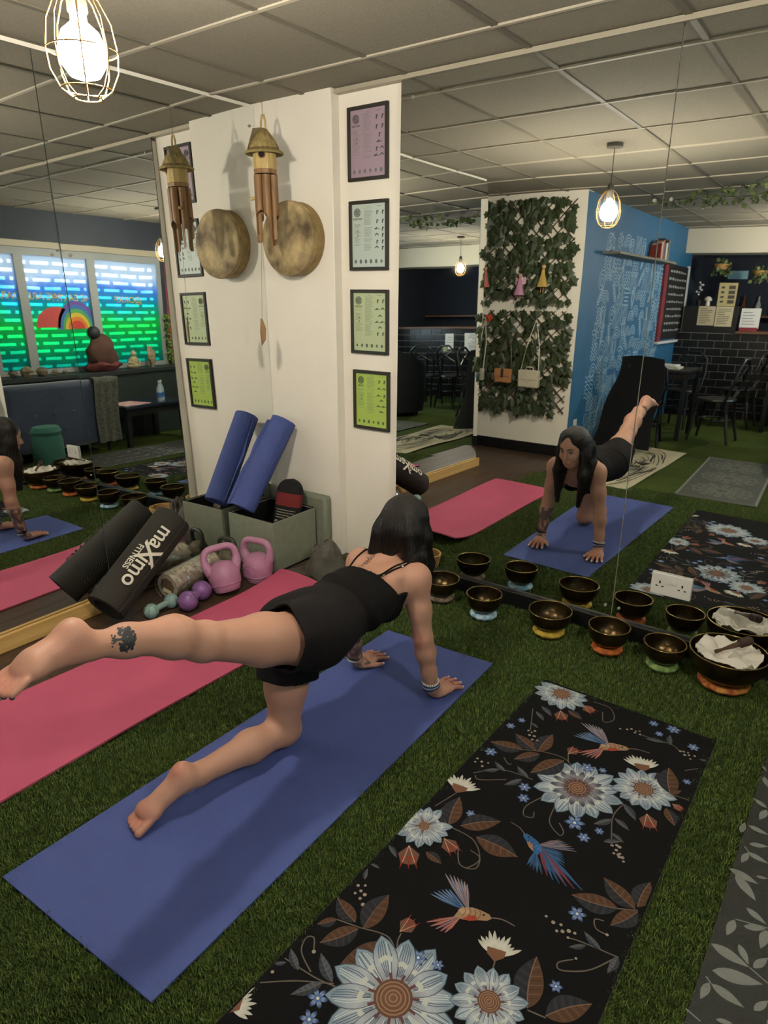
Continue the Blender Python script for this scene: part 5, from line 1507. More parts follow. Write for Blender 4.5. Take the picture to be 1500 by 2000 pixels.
FLORAL = [
    ('flower',[2.116,-0.706],0.103),
    ('flower',[2.352,-1.166],0.135),
    ('flower',[2.522,-1.048],0.097),
    ('flower',[2.048,-1.58],0.081),
    ('flower',[2.263,-2.04],0.146),
    ('flower',[2.438,-1.922],0.085),
    ('daisy',[[2.493,-0.958],[2.468,-0.896]]),
    ('daisy',[[2.054,-1.397],[2.046,-1.328]]),
    ('daisy',[[2.402,-1.823],[2.384,-1.763]]),
    ('daisy',[[1.976,-2.267],[2.006,-2.213]]),
    ('birdA',[[2.378,-0.905],[2.485,-0.855]]),
    ('birdB',[[2.332,-1.455],[2.25,-1.412]]),
    ('birdA',[[2.303,-1.754],[2.401,-1.714]]),
    ('leafb',[[2.174,-1.075],[2.08,-1.033]]),
    ('leafb',[[2.182,-1.076],[2.186,-0.961]]),
    ('leafb',[[2.135,-1.096],[2.027,-1.123]]),
    ('leafb',[[2.19,-1.084],[2.132,-1.158]]),
    ('leafb',[[2.269,-1.068],[2.204,-1.187]]),
    ('leafb',[[2.594,-1.016],[2.535,-0.947]]),
    ('leafb',[[2.598,-1.019],[2.619,-0.986]]),
    ('leafb',[[2.6,-1.092],[2.639,-1.15]]),
    ('leafb',[[2.103,-1.54],[2.053,-1.489]]),
    ('leafb',[[2.134,-1.517],[2.221,-1.433]]),
    ('leafb',[[2.191,-1.527],[2.317,-1.523]]),
    ('leafb',[[2.104,-1.534],[2.074,-1.418]]),
    ('leafb',[[2.595,-1.021],[2.561,-0.9]]),
    ('leafb',[[2.177,-0.794],[2.236,-0.817]]),
    ('leafb',[[2.08,-1.943],[1.999,-1.915]]),
    ('leafb',[[2.105,-1.945],[2.101,-1.829]]),
    ('leafb',[[2.037,-1.963],[2.006,-2.002]]),
    ('leafb',[[2.096,-1.952],[2.044,-2.035]]),
    ('leafb',[[2.181,-1.94],[2.12,-2.067]]),
    ('leafb',[[2.512,-1.886],[2.48,-1.763]]),
    ('leafb',[[2.551,-1.878],[2.623,-1.794]]),
    ('leafb',[[2.628,-1.497],[2.533,-1.45]]),
    ('leafb',[[2.593,-1.522],[2.483,-1.551]]),
    ('leafb',[[2.636,-1.501],[2.593,-1.58]]),
    ('leafb',[[2.632,-1.488],[2.637,-1.393]]),
    ('leafb',[[2.103,-1.656],[2.159,-1.666]]),
    ('leafb',[[2.217,-1.546],[2.314,-1.522]]),
    ('leafs',[[2.086,-0.826],[2.14,-0.862]]),
    ('leafs',[[2.083,-0.87],[2.128,-0.904]]),
    ('leafs',[[2.098,-0.942],[2.13,-0.958]]),
    ('leafs',[[2.135,-1.231],[2.087,-1.207]]),
    ('leafs',[[2.116,-1.232],[2.075,-1.269]]),
    ('leafs',[[2.21,-1.216],[2.156,-1.184]]),
    ('leafs',[[2.195,-1.233],[2.161,-1.288]]),
    ('leafs',[[2.491,-1.149],[2.541,-1.195]]),
    ('leafs',[[2.484,-1.231],[2.445,-1.281]]),
    ('leafs',[[2.488,-1.223],[2.537,-1.245]]),
    ('leafs',[[2.498,-1.284],[2.538,-1.3]]),
    ('leafs',[[2.491,-1.329],[2.532,-1.3]]),
    ('leafs',[[2.534,-0.777],[2.52,-0.721]]),
    ('leafs',[[2.456,-0.79],[2.519,-0.774]]),
    ('leafs',[[2.631,-0.798],[2.663,-0.788]]),
    ('leafs',[[2.049,-2.116],[1.998,-2.087]]),
    ('leafs',[[2.014,-2.119],[1.991,-2.139]]),
    ('leafs',[[2.131,-2.092],[2.064,-2.054]]),
    ('leafs',[[2.114,-2.104],[2.074,-2.167]]),
    ('leafs',[[2.021,-1.829],[2.006,-1.796]]),
    ('leafs',[[2.004,-1.779],[2.033,-1.777]]),
    ('leafs',[[2.596,-1.658],[2.547,-1.634]]),
    ('leafs',[[2.563,-1.668],[2.532,-1.695]]),
    ('leafs',[[2.634,-1.649],[2.627,-1.705]]),
    ('leafs',[[2.007,-1.698],[2.049,-1.721]]),
    ('star',[2.344,-1.056],0.024),
    ('star',[2.39,-1.04],0.015),
    ('star',[2.217,-1.26],0.022),
    ('star',[2.235,-1.306],0.021),
    ('star',[2.399,-1.309],0.031),
    ('star',[2.44,-1.347],0.02),
    ('star',[2.468,-1.298],0.015),
    ('star',[2.052,-1.17],0.024),
    ('star',[2.455,-0.687],0.019),
    ('star',[2.521,-0.681],0.027),
    ('star',[2.487,-0.737],0.016),
    ('star',[2.601,-0.743],0.022),
    ('star',[2.624,-0.934],0.015),
    ('star',[2.134,-1.457],0.016),
    ('star',[2.044,-1.002],0.019),
    ('star',[2.062,-0.949],0.016),
    ('star',[2.256,-1.928],0.022),
    ('star',[2.303,-1.916],0.015),
    ('star',[2.128,-2.138],0.024),
    ('star',[2.143,-2.183],0.023),
    ('star',[2.515,-1.597],0.024),
    ('star',[2.544,-1.803],0.016),
    ('bud',[[2.154,-0.811],[2.185,-0.874]]),
    ('bud',[[2.208,-0.729],[2.267,-0.754]]),
    ('bud',[[2.268,-1.027],[2.283,-0.974]]),
    ('bud',[[2.56,-1.149],[2.588,-1.214]]),
    ('bud',[[2.611,-1.062],[2.649,-1.073]]),
    ('bud',[[2.119,-1.585],[2.179,-1.614]]),
    ('bud',[[2.053,-1.665],[2.097,-1.735]]),
    ('bud',[[2.183,-1.899],[2.196,-1.843]]),
    ('stem',[[2.065,-0.858],[2.099,-0.949],[2.112,-0.987]]),
    ('stem',[[2.132,-1.098],[2.205,-1.063],[2.273,-1.058],[2.316,-1.1]]),
    ('stem',[[2.268,-1.027],[2.283,-1.064]]),
    ('stem',[[2.223,-1.212],[2.122,-1.228],[2.054,-1.297]]),
    ('stem',[[2.101,-1.17],[2.127,-1.191],[2.136,-1.184]]),
    ('stem',[[2.064,-1.302],[2.086,-1.312],[2.154,-1.262]]),
    ('stem',[[2.491,-1.149],[2.482,-1.222],[2.512,-1.324]]),
    ('stem',[[2.278,-1.269],[2.255,-1.332],[2.265,-1.369],[2.29,-1.362],[2.284,-1.339]]),
    ('stem',[[2.326,-1.28],[2.337,-1.349],[2.38,-1.38],[2.385,-1.361],[2.362,-1.336]]),
    ('stem',[[2.493,-0.958],[2.501,-0.998]]),
    ('stem',[[2.056,-1.407],[2.032,-1.493]]),
    ('stem',[[2.106,-1.538],[2.187,-1.54],[2.236,-1.591],[2.221,-1.639]]),
    ('stem',[[2.234,-0.683],[2.299,-0.688],[2.331,-0.748],[2.306,-0.783],[2.282,-0.726]]),
    ('stem',[[2.438,-0.78],[2.533,-0.771],[2.566,-0.79]]),
    ('stem',[[2.605,-0.883],[2.638,-0.847]]),
    ('stem',[[2.595,-1.021],[2.652,-1.015]]),
    ('stem',[[2.491,-1.126],[2.557,-1.124]]),
    ('stem',[[2.037,-1.963],[2.094,-1.948],[2.171,-1.927],[2.228,-1.972]]),
    ('stem',[[2.188,-1.9],[2.193,-1.922],[2.207,-1.946]]),
    ('stem',[[1.999,-2.188],[2.064,-2.136],[2.136,-2.092]]),
    ('stem',[[2.003,-2.113],[2.093,-2.106],[2.146,-2.094]]),
    ('stem',[[2.075,-2.102],[2.024,-2.078],[2.009,-2.045],[2.024,-2.034],[2.045,-2.058]]),
    ('stem',[[2.405,-1.829],[2.413,-1.86]]),
    ('stem',[[2.514,-1.889],[2.553,-1.881]]),
    ('stem',[[2.593,-1.522],[2.635,-1.497]]),
    ('stem',[[2.631,-1.652],[2.547,-1.665],[2.52,-1.674]]),
    ('stem',[[2.552,-1.718],[2.526,-1.747],[2.539,-1.76],[2.59,-1.723],[2.627,-1.663]]),
    ('stem',[[2.595,-1.61],[2.568,-1.609],[2.556,-1.586],[2.576,-1.577]]),
    ('stem',[[2.165,-1.584],[2.2,-1.637],[2.241,-1.626],[2.234,-1.586],[2.201,-1.578]]),
    ('dots',[[2.107,-0.99],[2.121,-0.993],[2.127,-0.979],[2.121,-1.011],[2.137,-1.007],[2.139,-1.028],[2.155,-1.023]]),
    ('dots',[[2.367,-0.789],[2.388,-0.778],[2.4,-0.767],[2.416,-0.77],[2.427,-0.762],[2.416,-0.781],[2.434,-0.78]]),
    ('dots',[[2.57,-0.791],[2.58,-0.787],[2.593,-0.784],[2.587,-0.803],[2.599,-0.796],[2.615,-0.789],[2.607,-0.813]]),
    ('dots',[[2.032,-1.227],[2.034,-1.246],[2.051,-1.233],[2.072,-1.226],[2.063,-1.251]]),
    ('dots',[[2.516,-1.329],[2.526,-1.321],[2.531,-1.338],[2.528,-1.354],[2.542,-1.346],[2.544,-1.358],[2.559,-1.366]]),
    ('dots',[[2.019,-1.854],[2.034,-1.843],[2.027,-1.877],[2.035,-1.863],[2.05,-1.866],[2.047,-1.882],[2.064,-1.892]]),
    ('dots',[[2.455,-1.649],[2.476,-1.655],[2.494,-1.65],[2.492,-1.672],[2.504,-1.665],[2.516,-1.655],[2.521,-1.673],[2.53,-1.652]]),
    ('dots',[[2.048,-2.061],[2.004,-2.154],[2.595,-1.61],[2.556,-1.713]]),
    ('dots',[[2.514,-1.33],[2.53,-1.339],[2.534,-1.323],[2.552,-1.355],[2.539,-1.352],[2.558,-1.367]]),
]
FLQ = [(1.985, -2.42), (2.643, -2.40), (2.658, -0.658), (2.022, -0.648)]
M_flor = mat('black_suede', '#0a0a0b', 0.9, bump=0.15, bscale=500, spec=0.15)
flo = mat_sheet('yoga_mat', 'black yoga mat printed with white flowers and hummingbirds', FLQ, 0.005, M_flor, None, 8, 20)
def in_quad(p, q):
    s = None
    for i in range(4):
        e = (q[(i + 1) % 4][0] - q[i][0], q[(i + 1) % 4][1] - q[i][1]); f = (p[0] - q[i][0], p[1] - q[i][1]); c = e[0] * f[1] - e[1] * f[0]
        if s is None: s = c > 0
        elif (c > 0) != s: return False
    return True
def clampq(p): return (min(max(p[0], 1.992 + 0.02 * (p[1] + 2.42) / 1.77), 2.640 + 0.012 * (p[1] + 2.4) / 1.75), min(max(p[1], -2.41), -0.662))
pr = Print(0.005)
_op = pr.b._p
def clipped(pts):
    return _op([(clampq(p)[0], clampq(p)[1], p[2]) for p in pts])
pr.b._p = clipped
rnd = random.Random(12)
WHT, BLU, GRY, BRN, DBR = '#a9b0ae', '#4c6178', '#4a5058', '#7a5a46', '#3c2a22'
def fl_flower(c, r):
    n = 14
    for k in range(n):                                   # brown sepals showing between the petals
        a = 2 * math.pi * (k + 0.5) / n + 0.13; pr.petal(c, a, r * 0.2, r * 0.62, r * 0.07, '#4a3436', '#3a4656')
    for k in sorted(range(n), key=lambda k: (k * 5) % n):
        a = 2 * math.pi * k / n + 0.13; rr = r * rnd.uniform(0.92, 1.06); w = r * 0.185
        pr.petal(c, a, r * 0.20, rr * 1.015, w * 1.10, '#1d2733', '#2c3a4a')
        pr.petal(c, a, r * 0.20, rr, w, '#83868a', '#71838f')
        for s_ in (-0.75, -0.45, -0.15, 0.15, 0.45, 0.75):
            pr.line([(c[0] + r * 0.34 * math.cos(a + s_ * 0.16), c[1] + r * 0.34 * math.sin(a + s_ * 0.16)), (c[0] + rr * 0.66 * math.cos(a + s_ * 0.20), c[1] + rr * 0.66 * math.sin(a + s_ * 0.20)), (c[0] + rr * (0.93 - 0.1 * abs(s_)) * math.cos(a + s_ * 0.12), c[1] + rr * (0.93 - 0.1 * abs(s_)) * math.sin(a + s_ * 0.12))], r * 0.010, '#33465c' if rnd.random() < 0.6 else '#b9c2c2')
        q0 = rr * rnd.uniform(0.46, 0.6); pr.line([(c[0] + q0 * math.cos(a - 0.17), c[1] + q0 * math.sin(a - 0.17)), (c[0] + q0 * 1.07 * math.cos(a), c[1] + q0 * 1.07 * math.sin(a)), (c[0] + q0 * math.cos(a + 0.17), c[1] + q0 * math.sin(a + 0.17))], r * 0.085, '#adb0a6')
    circ = lambda q, n_=22: [(c[0] + q * math.cos(2 * math.pi * i / n_), c[1] + q * math.sin(2 * math.pi * i / n_)) for i in range(n_)]
    for k in range(11):
        a = 2 * math.pi * k / 11; pr.line([(c[0] + r * 0.2 * math.cos(a), c[1] + r * 0.2 * math.sin(a)), (c[0] + r * 0.40 * math.cos(a), c[1] + r * 0.40 * math.sin(a))], r * 0.045, '#5b3a3c')
    pr.fan(c, circ(r * 0.30), '#6a4c3c', '#574034')
    for q in (0.25, 0.19, 0.12, 0.06): pr.line(circ(r * q, 16) + [circ(r * q, 16)[0]], r * 0.022, '#8a6a52')
def fl_leaf(b, t, c1, c2, wf=0.26):
    b, t = Vector(b), Vector(t); d = t - b; L = d.length; d.normalize(); n = Vector((-d.y, d.x)); N = 12
    def side(s_): return [b + d * L * u + n * s_ * L * wf * math.sin(math.pi * u ** 0.85) ** 0.9 + n * L * 0.05 * math.sin(math.pi * u) for u in [i / N for i in range(N + 1)]]
    mid = [b + d * L * u + n * L * 0.05 * math.sin(math.pi * u) for u in [i / N for i in range(N + 1)]]
    for s_, c in ((1, c1), (-1, c2)):
        sd = side(s_); pr.poly(mid + sd[::-1][1:-1], c)
        for i in range(2, N - 1, 1): pr.line([mid[i], mid[i].lerp(sd[min(i + 1, N)], 0.9)], L * 0.012, tuple(min(1, x * 1.7 + 0.01) for x in srgb(c)) if i % 2 else tuple(x * 0.5 for x in srgb(c)))
    pr.line(mid, L * 0.022, '#6b5344')
def fl_bird(kind, c, k):
    c, k = Vector(c), Vector(k); L = (k - c).length; fx = (k - c).normalized(); s_ = 1 if kind == 'birdA' else -1; fy = Vector((-fx.y, fx.x)) * s_
    Pp = lambda x, y: c + fx * x * L + fy * y * L
    blue = ('#2b4766', '#35587d', '#274060'); red = ('#7c3a30', '#8a4a38', '#5b3a44')
    def feathers(root, n, a0, a1, r0, r1, cols, w):
        for i in range(n):
            a = a0 + (a1 - a0) * i / max(1, n - 1); r = r0 + (r1 - r0) * i / max(1, n - 1); rt = Pp(*root); dr_ = (fx * math.cos(a) + fy * math.sin(a)); nn = Vector((-dr_.y, dr_.x)) * w * L
            tip = rt + dr_ * r * L; cc = cols[i % len(cols)]
            pr.poly([rt - nn * 0.3, rt + dr_ * r * L * 0.6 - nn, tip - nn * 0.4, tip, rt + dr_ * r * L * 0.62 + nn, rt + nn * 0.3], cc)
            pr.line([rt, rt.lerp(tip, 0.95)], L * 0.012, '#8a8f98' if kind == 'birdA' else '#20324a')
    feathers((-0.10, 0.10), 7, R(128), R(100), 1.15, 0.75, ('#6a5a62', '#4f5a70', '#7d6a66'), 0.045)
    feathers((-0.15, 0.08), 6, R(165), R(135), 0.95, 0.7, blue, 0.05)
    feathers((-0.25, -0.10), 5, R(205), R(240), 0.85, 0.6, red if kind == 'birdA' else blue, 0.045)
    if kind == 'birdB': feathers((-0.05, 0.15), 6, R(178), R(205), 1.9, 1.2, ('#2f5278', '#6a3038', '#5a4a66', '#2b4766'), 0.055)
    pr.poly([Pp(x, y) for x, y in ((-0.42, -0.16), (-0.28, 0.14), (0.0, 0.20), (0.22, 0.16), (0.40, 0.10), (0.46, 0.0), (0.36, -0.08), (0.10, -0.12), (-0.15, -0.18))], '#8b6f55' if kind == 'birdA' else '#2c5580')
    pr.poly([Pp(x, y) for x, y in ((-0.22, -0.17), (-0.05, -0.02), (0.10, -0.02), (0.14, -0.12), (-0.05, -0.18))], '#8e3a2c' if kind == 'birdA' else '#8a6650')
    pr.poly([Pp(x, y) for x, y in ((-0.35, 0.05), (-0.15, 0.16), (-0.05, 0.05), (-0.2, -0.05))], '#a08468' if kind == 'birdA' else '#31608f')
    pr.curve([Pp(0.42, 0.02), Pp(0.70, 0.04), Pp(1.0, -0.06)], L * 0.028, '#6d5f56')
    pr.poly([Pp(0.27 + 0.03 * math.cos(t), 0.06 + 0.03 * math.sin(t)) for t in [i * math.pi / 4 for i in range(8)]], '#0b0b0c')
    for q in range(4): pr.curve([Pp(-0.2 + q * 0.12, 0.15), Pp(-0.16 + q * 0.12, 0.05), Pp(-0.22 + q * 0.12, -0.08)], L * 0.014, '#4a352a' if kind == 'birdA' else '#173050')
for e in FLORAL:
    if e[0] == 'stem': pr.curve(e[1], 0.0032, '#5c534b')
for e in FLORAL:
    k = e[0]
    if k == 'leafb': fl_leaf(e[1][0], e[1][1], '#27282d', '#4c3628')
    elif k == 'leafs': fl_leaf(e[1][0], e[1][1], '#2f353c', '#444a51', 0.17)
    elif k == 'star':
        c, r = e[1], e[2]
        for q in range(6): pr.petal(c, q * math.pi / 3 + 0.4, r * 0.1, r, r * 0.22, '#3d5f94', '#24385c')
        pr.poly([(c[0] + r * 0.16 * math.cos(t), c[1] + r * 0.16 * math.sin(t)) for t in [i * math.pi / 4 for i in range(8)]], '#c0bda8')
    elif k == 'dots':
        for c in e[1]:
            r = rnd.uniform(0.0035, 0.0055); pr.poly([(c[0] + r * math.cos(t), c[1] + r * math.sin(t)) for t in [i * math.pi / 4 for i in range(8)]], '#8d8074')
    elif k == 'bud':
        b, t = Vector(e[1][0]), Vector(e[1][1]); d = t - b; n = Vector((-d.y, d.x))
        pr.poly([b, b + d * 0.35 + n * 0.36, b + d * 0.75 + n * 0.26, b + d * 0.8, b + d * 0.75 - n * 0.26, b + d * 0.35 - n * 0.36], '#5f4236')
        for s_ in (-0.3, 0, 0.3): pr.poly([b + d * 0.45 + n * (s_ * 0.5 - 0.06), b + d * 1.0 + n * s_, b + d * 0.45 + n * (s_ * 0.5 + 0.06)], '#7c2f22')
        for s_ in (-0.2, 0.2): pr.line([b, b + d * 0.7 + n * s_], d.length * 0.03, '#b08a70')
    elif k == 'daisy':
        b, t = Vector(e[1][0]), Vector(e[1][1]); d = t - b; a0 = math.atan2(d.y, d.x); L = d.length
        for q in range(11):
            a = a0 + (q - 5) * 0.19; pr.petal(b, a, L * 0.2, L * rnd.uniform(0.9, 1.15), L * 0.08, '#9c998c', '#aaa89c')
        n = Vector((-d.y, d.x)); pr.poly([b - d * 0.15, b + d * 0.1 + n * 0.32, b + d * 0.38 + n * 0.36, b + d * 0.38 - n * 0.36, b + d * 0.1 - n * 0.32], '#6b4a38')
for e in FLORAL:
    if e[0] == 'flower': fl_flower(e[1], e[2])
for e in FLORAL:
    if e[0].startswith('bird'): fl_bird(e[0], e[1][0], e[1][1])
pr.build('flower_and_bird_print', mat_vcol('suede_print', 0.85, spec=0.15), flo)
ed = MB()
for a, b in ((0, 1), (1, 2), (2, 3), (3, 0)):
    ed.tube([(FLQ[a][0], FLQ[a][1], 0.0028), (FLQ[b][0], FLQ[b][1], 0.0028)], 0.0022, 6)
ed.build('stitched_edge', mat('edge_grey', '#2b2b2a', 0.8), flo)

# dark mat with pale bamboo leaves
LFQ = [(2.787, -2.40), (3.405, -2.40), (3.42, -0.62), (2.812, -0.62)]
lm = mat_sheet('yoga_mat', 'charcoal yoga mat printed with pale grey bamboo leaves', LFQ, 0.006, mat('charcoal_pvc', '#2a2c29', 0.6, bump=0.4, bscale=420, spec=0.35), None, 8, 20)
LEAF = [[2.846,-.913,2.803,-.889],[2.847,-.922,2.835,-.979],[2.799,-1.064,2.803,-1.015],[2.812,-1.022,2.866,-1.028],[2.826,-1.097,2.872,-1.076],[2.826,-1.132,2.881,-1.142],[2.829,-1.134,2.82,-1.182],[2.796,-1.166,2.817,-1.199],[2.797,-1.221,2.87,-1.232],[2.814,-1.233,2.872,-1.293],[2.86,-1.207,2.887,-1.198],[2.794,-1.347,2.839,-1.381],[2.838,-1.384,2.83,-1.442],[2.855,-1.328,2.904,-1.352],[2.859,-1.391,2.906,-1.365],[2.907,-1.368,2.902,-1.432],[2.793,-1.461,2.796,-1.536],[2.804,-1.486,2.889,-1.499],[2.858,-1.449,2.886,-1.493],[2.896,-1.494,2.92,-1.447],[2.82,-1.557,2.92,-1.525],[2.821,-1.592,2.813,-1.643],[2.825,-1.592,2.895,-1.607],[2.79,-1.625,2.81,-1.662],[2.792,-1.684,2.812,-1.705],[2.85,-1.67,2.881,-1.658],[2.913,-1.601,2.935,-1.559],[2.806,-.711,2.822,-.732],[2.818,-.765,2.836,-.812]]
LSTEM = [[2.839,-1.381,2.908,-1.361],[2.889,-1.499,2.929,-1.516],[2.812,-1.581,2.825,-1.592],[2.817,-1.115,2.83,-1.129],[2.797,-1.221,2.82,-1.229],[2.792,-1.684,2.824,-1.694]]
pr = Print(0.006); rnd = random.Random(8)
allv = list(LEAF)
for k in range(4):
    for l in LEAF:
        dx, dy = (0.15 + 0.15 * k, 0.02) if k < 3 else (0.0, -1.03)
        allv.append([l[0] + dx, l[1] + dy, l[2] + dx, l[3] + dy])
for x0, y0, x1, y1 in allv:
    if max(x0, x1) > 3.38 or min(y0, y1) < -2.37 or min(x0, x1) < 2.797: continue
    b, t = Vector((x0, y0)), Vector((x1, y1)); d = t - b; n = Vector((-d.y, d.x)) * 0.17; N = 8
    pts = [b + d * u + n * math.sin(math.pi * u ** 0.8) for u in [i / N for i in range(N + 1)]] + [b + d * u - n * math.sin(math.pi * u ** 0.8) for u in [i / N for i in range(N - 1, 0, -1)]]
    pr.poly(pts, '#717570')
for x0, y0, x1, y1 in LSTEM: pr.line([(x0, y0), (x1, y1)], 0.0035, '#717570')
pr.build('leaf_print', mat_vcol('leaf_print_ink', 0.6, bump=0.4, bscale=420), lm)

# pale towel mat with a black line drawing, and a grey mat with mandalas (both behind the viewer)
TWQ = [(0.86, -4.56), (1.47, -4.44), (1.41, -2.66), (0.84, -2.70)]
tw_ = mat_sheet('mat_towel', 'cream mat towel with a black line drawing of an animal face', TWQ, 0.004, mat('cream_towel', '#b9b092', 0.9, bump=0.4, bscale=300), lambda u, v: 0.003 * math.sin(u * 7 + v * 11) + 0.004, 12, 30, None)
pr = Print(0.0125)
cxx, cyy = 1.14, -3.55
for k in range(1, 15):
    pts = []
    for i in range(49):
        a = 2 * math.pi * i / 48; q = 1 + 0.12 * mnoise.noise(Vector((math.cos(a) * 1.6, math.sin(a) * 1.6, k * 0.35))) * 2
        pts.append((min(1.40, max(0.87, cxx + 0.019 * k * q * math.cos(a))), cyy + 0.066 * k * q * math.sin(a) * 0.95))
    for s0 in range(0, 48, 12):
        pr.line(pts[s0:s0 + 9 + (k * 5 + s0) % 4], 0.007 if k % 3 else 0.014, '#2b2a24')
for s_ in (-1, 1):
    for r_, c in ((0.045, '#2b2a24'), (0.032, '#8f896f'), (0.018, '#151513')):
        pr.poly([(cxx + s_ * 0.085 + r_ * 0.7 * math.cos(t), cyy + 0.05 + r_ * math.sin(t)) for t in [i * math.pi / 8 for i in range(16)]], c)
    pr.poly([(cxx + s_ * 0.03, cyy - 0.12), (cxx + s_ * 0.13, cyy - 0.02), (cxx + s_ * 0.17, cyy - 0.16)], '#2b2a24')
pr.build('line_drawing', mat_vcol('towel_ink', 0.9), tw_)
GMQ = [(1.68, -4.46), (2.26, -4.50), (2.33, -2.80), (1.74, -2.74)]
gm = mat_sheet('yoga_mat', 'grey yoga mat printed with three pale mandalas', GMQ, 0.005, mat('grey_pvc', '#3d4138', 0.7, bump=0.3, bscale=420), None, 8, 20)
pr = Print(0.005)
for yy in (-3.12, -3.63, -4.13):
    xx = 2.0 + 0.055 * (yy + 3.63)
    for r_ in (0.05, 0.10, 0.16, 0.215):
        pr.line([(xx + r_ * (1 + 0.06 * math.cos(12 * a)) * math.cos(a), yy + r_ * (1 + 0.06 * math.cos(12 * a)) * math.sin(a)) for a in [2 * math.pi * i / 96 for i in range(97)]], 0.006, '#6d7064')
    for q in range(12):
        a = 2 * math.pi * q / 12
        for r0, r1, w in ((0.05, 0.10, 0.014), (0.11, 0.16, 0.02), (0.17, 0.22, 0.02)):
            pt = [(xx + (r0 + (r1 - r0) * u) * math.cos(a) - s_ * w * math.sin(math.pi * u) * math.sin(a), yy + (r0 + (r1 - r0) * u) * math.sin(a) + s_ * w * math.sin(math.pi * u) * math.cos(a)) for s_, us in ((1, [i / 6 for i in range(7)]), (-1, [1 - i / 6 for i in range(7)])) for u in us]
            pr.line(pt, 0.005, '#777a6e')
for k in (0.03, 0.055):
    q = [Vector(p).lerp(Vector((2.0, -3.63)), k * 1.2) for p in GMQ]; pr.line([tuple(p) for p in q + [q[0]]], 0.008, '#777a6e')
pr.build('mandala_print', mat_vcol('mandala_ink', 0.7), gm)
# ================================================================ IVY TRELLIS ON THE WHITE WALL (seen in the mirrors)
M_slat = mat('trellis_wood', '#4a3a26', 0.8, var=0.2, vscale=20)
M_leaf = mat('ivy_leaf', '#28331f', 0.5, vcol='#424e2e', vscale=9, spec=0.4)
def ivy_leaf_mesh():
    b = MB(); out = [(0, -0.002), (0.010, 0.006), (0.026, 0.004), (0.022, 0.020), (0.030, 0.034), (0.014, 0.036), (0.0, 0.056)]
    pts = [Vector((x, 0.006 * math.cos(x * 90) - 0.004, z)) for x, z in out] + [Vector((-x, 0.006 * math.cos(x * 90) - 0.004, z)) for x, z in out[-2:0:-1]]
    c = Vector((0, 0.004, 0.022)); n = len(pts)
    b.raw([c] + pts, [(0, 1 + i, 1 + (i + 1) % n) for i in range(n)])
    return b
YT = -3.52
def trellis(label, x0, x1, z0, z1, seed, nleaf, cut=None):
    t = thing('ivy_trellis', label, 'trellis', ((x0 + x1) / 2, YT, z0), 'ivy trellis panels')
    st = 0.105; rnd = random.Random(seed)
    for lay, sg in ((0, 1), (1, -1)):
        k = -int((z1 - z0) / st) - 1
        while True:
            a = x0 + k * st if sg > 0 else x1 - k * st
            k += 1
            # 45-degree slat through (a, z0)
            pts = []
            for u in (0.0, 1.0):
                pass
            t0, t1 = 0.0, z1 - z0
            if sg > 0:
                t0 = max(0.0, x0 - a); t1 = min(z1 - z0, x1 - a)
                if a > x1: break
            else:
                t0 = max(0.0, a - x1); t1 = min(z1 - z0, a - x0)
                if a < x0: break
            if t1 - t0 < 0.06: continue
            MB().bar((a + sg * t0, YT + 0.008 + 0.007 * lay, z0 + t0), (a + sg * t1, YT + 0.008 + 0.007 * lay, z0 + t1), 0.006, 0.014, (0, 1, 0)).build('slat', M_slat, t)
    src = None; off = world_off(t)
    for i in range(nleaf):
        x, z = rnd.uniform(x0 - 0.01, x1 + 0.01), rnd.uniform(z0 - 0.01, z1 + 0.01)
        if cut and not cut(x, z): continue
        rot = (rnd.uniform(-0.35, 0.25), rnd.uniform(-0.9, 0.9) + math.pi, rnd.uniform(-0.35, 0.35)); sc = rnd.uniform(1.25, 1.85); y = YT + rnd.uniform(0.036, 0.060)
        if src is None:
            b = ivy_leaf_mesh(); src = b.build('ivy_leaf', M_leaf, t, angle=20); src.location = (0, 0, 0)
            me = src.data
            for v in me.vertices: v.co += off
            src.location = (x - off.x, y - off.y, z - off.z); src.rotation_euler = rot; src.scale = (sc,) * 3
        else: share(src, 'ivy_leaf', t, (x - off.x, y - off.y, z - off.z), rot, (sc,) * 3)
    return t
trellis('upper ivy trellis panel on the white wall', -0.42, 0.44, 1.46, 2.34, 1, 290)
trellis('lower ivy trellis panel on the white wall, hung with handbags', -0.42, 0.48, 0.42, 1.36, 2, 296, lambda x, z: not (x > 0.36 and z < 0.72))

def hangbag(name, label, c, w, h, d, col, strap_h, strap_col, flap):
    t = thing(name, label, 'handbag', (c[0], c[1], c[2] - h / 2))
    m = mat('leather_' + col[1:], col, 0.5, bump=0.1)
    MB().box((c[0] - w / 2, c[1] - d / 2, c[2] - h / 2), (c[0] + w / 2, c[1] + d / 2, c[2] + h / 2)).build('bag_body', m, t, bev=0.012)
    MB().box((c[0] - w / 2 + 0.004, c[1] + d / 2, c[2] - h * 0.05), (c[0] + w / 2 - 0.004, c[1] + d / 2 + 0.004, c[2] + h / 2)).build('flap', m, t, bev=0.002)
    MB().box((c[0] - 0.012, c[1] + d / 2 + 0.004, c[2] - h * 0.12), (c[0] + 0.012, c[1] + d / 2 + 0.008, c[2] + h * 0.5)).build('clasp', mat('clasp_' + flap[1:], flap, 0.4), t)
    k = Vector((c[0] + 0.03, YT + 0.105, c[2] + h / 2 + strap_h))
    MB().tube([(c[0] - w / 2 + 0.01, c[1], c[2] + h / 2), (c[0] - w / 4 + 0.01, c[1] + 0.005, c[2] + h / 2 + strap_h * 0.5), k, (c[0] + w / 4 + 0.03, c[1] + 0.005, c[2] + h / 2 + strap_h * 0.5), (c[0] + w / 2 - 0.01, c[1], c[2] + h / 2)], 0.0055, 6).build('strap', mat('strap_' + strap_col[1:], strap_col, 0.5), t)
    return t
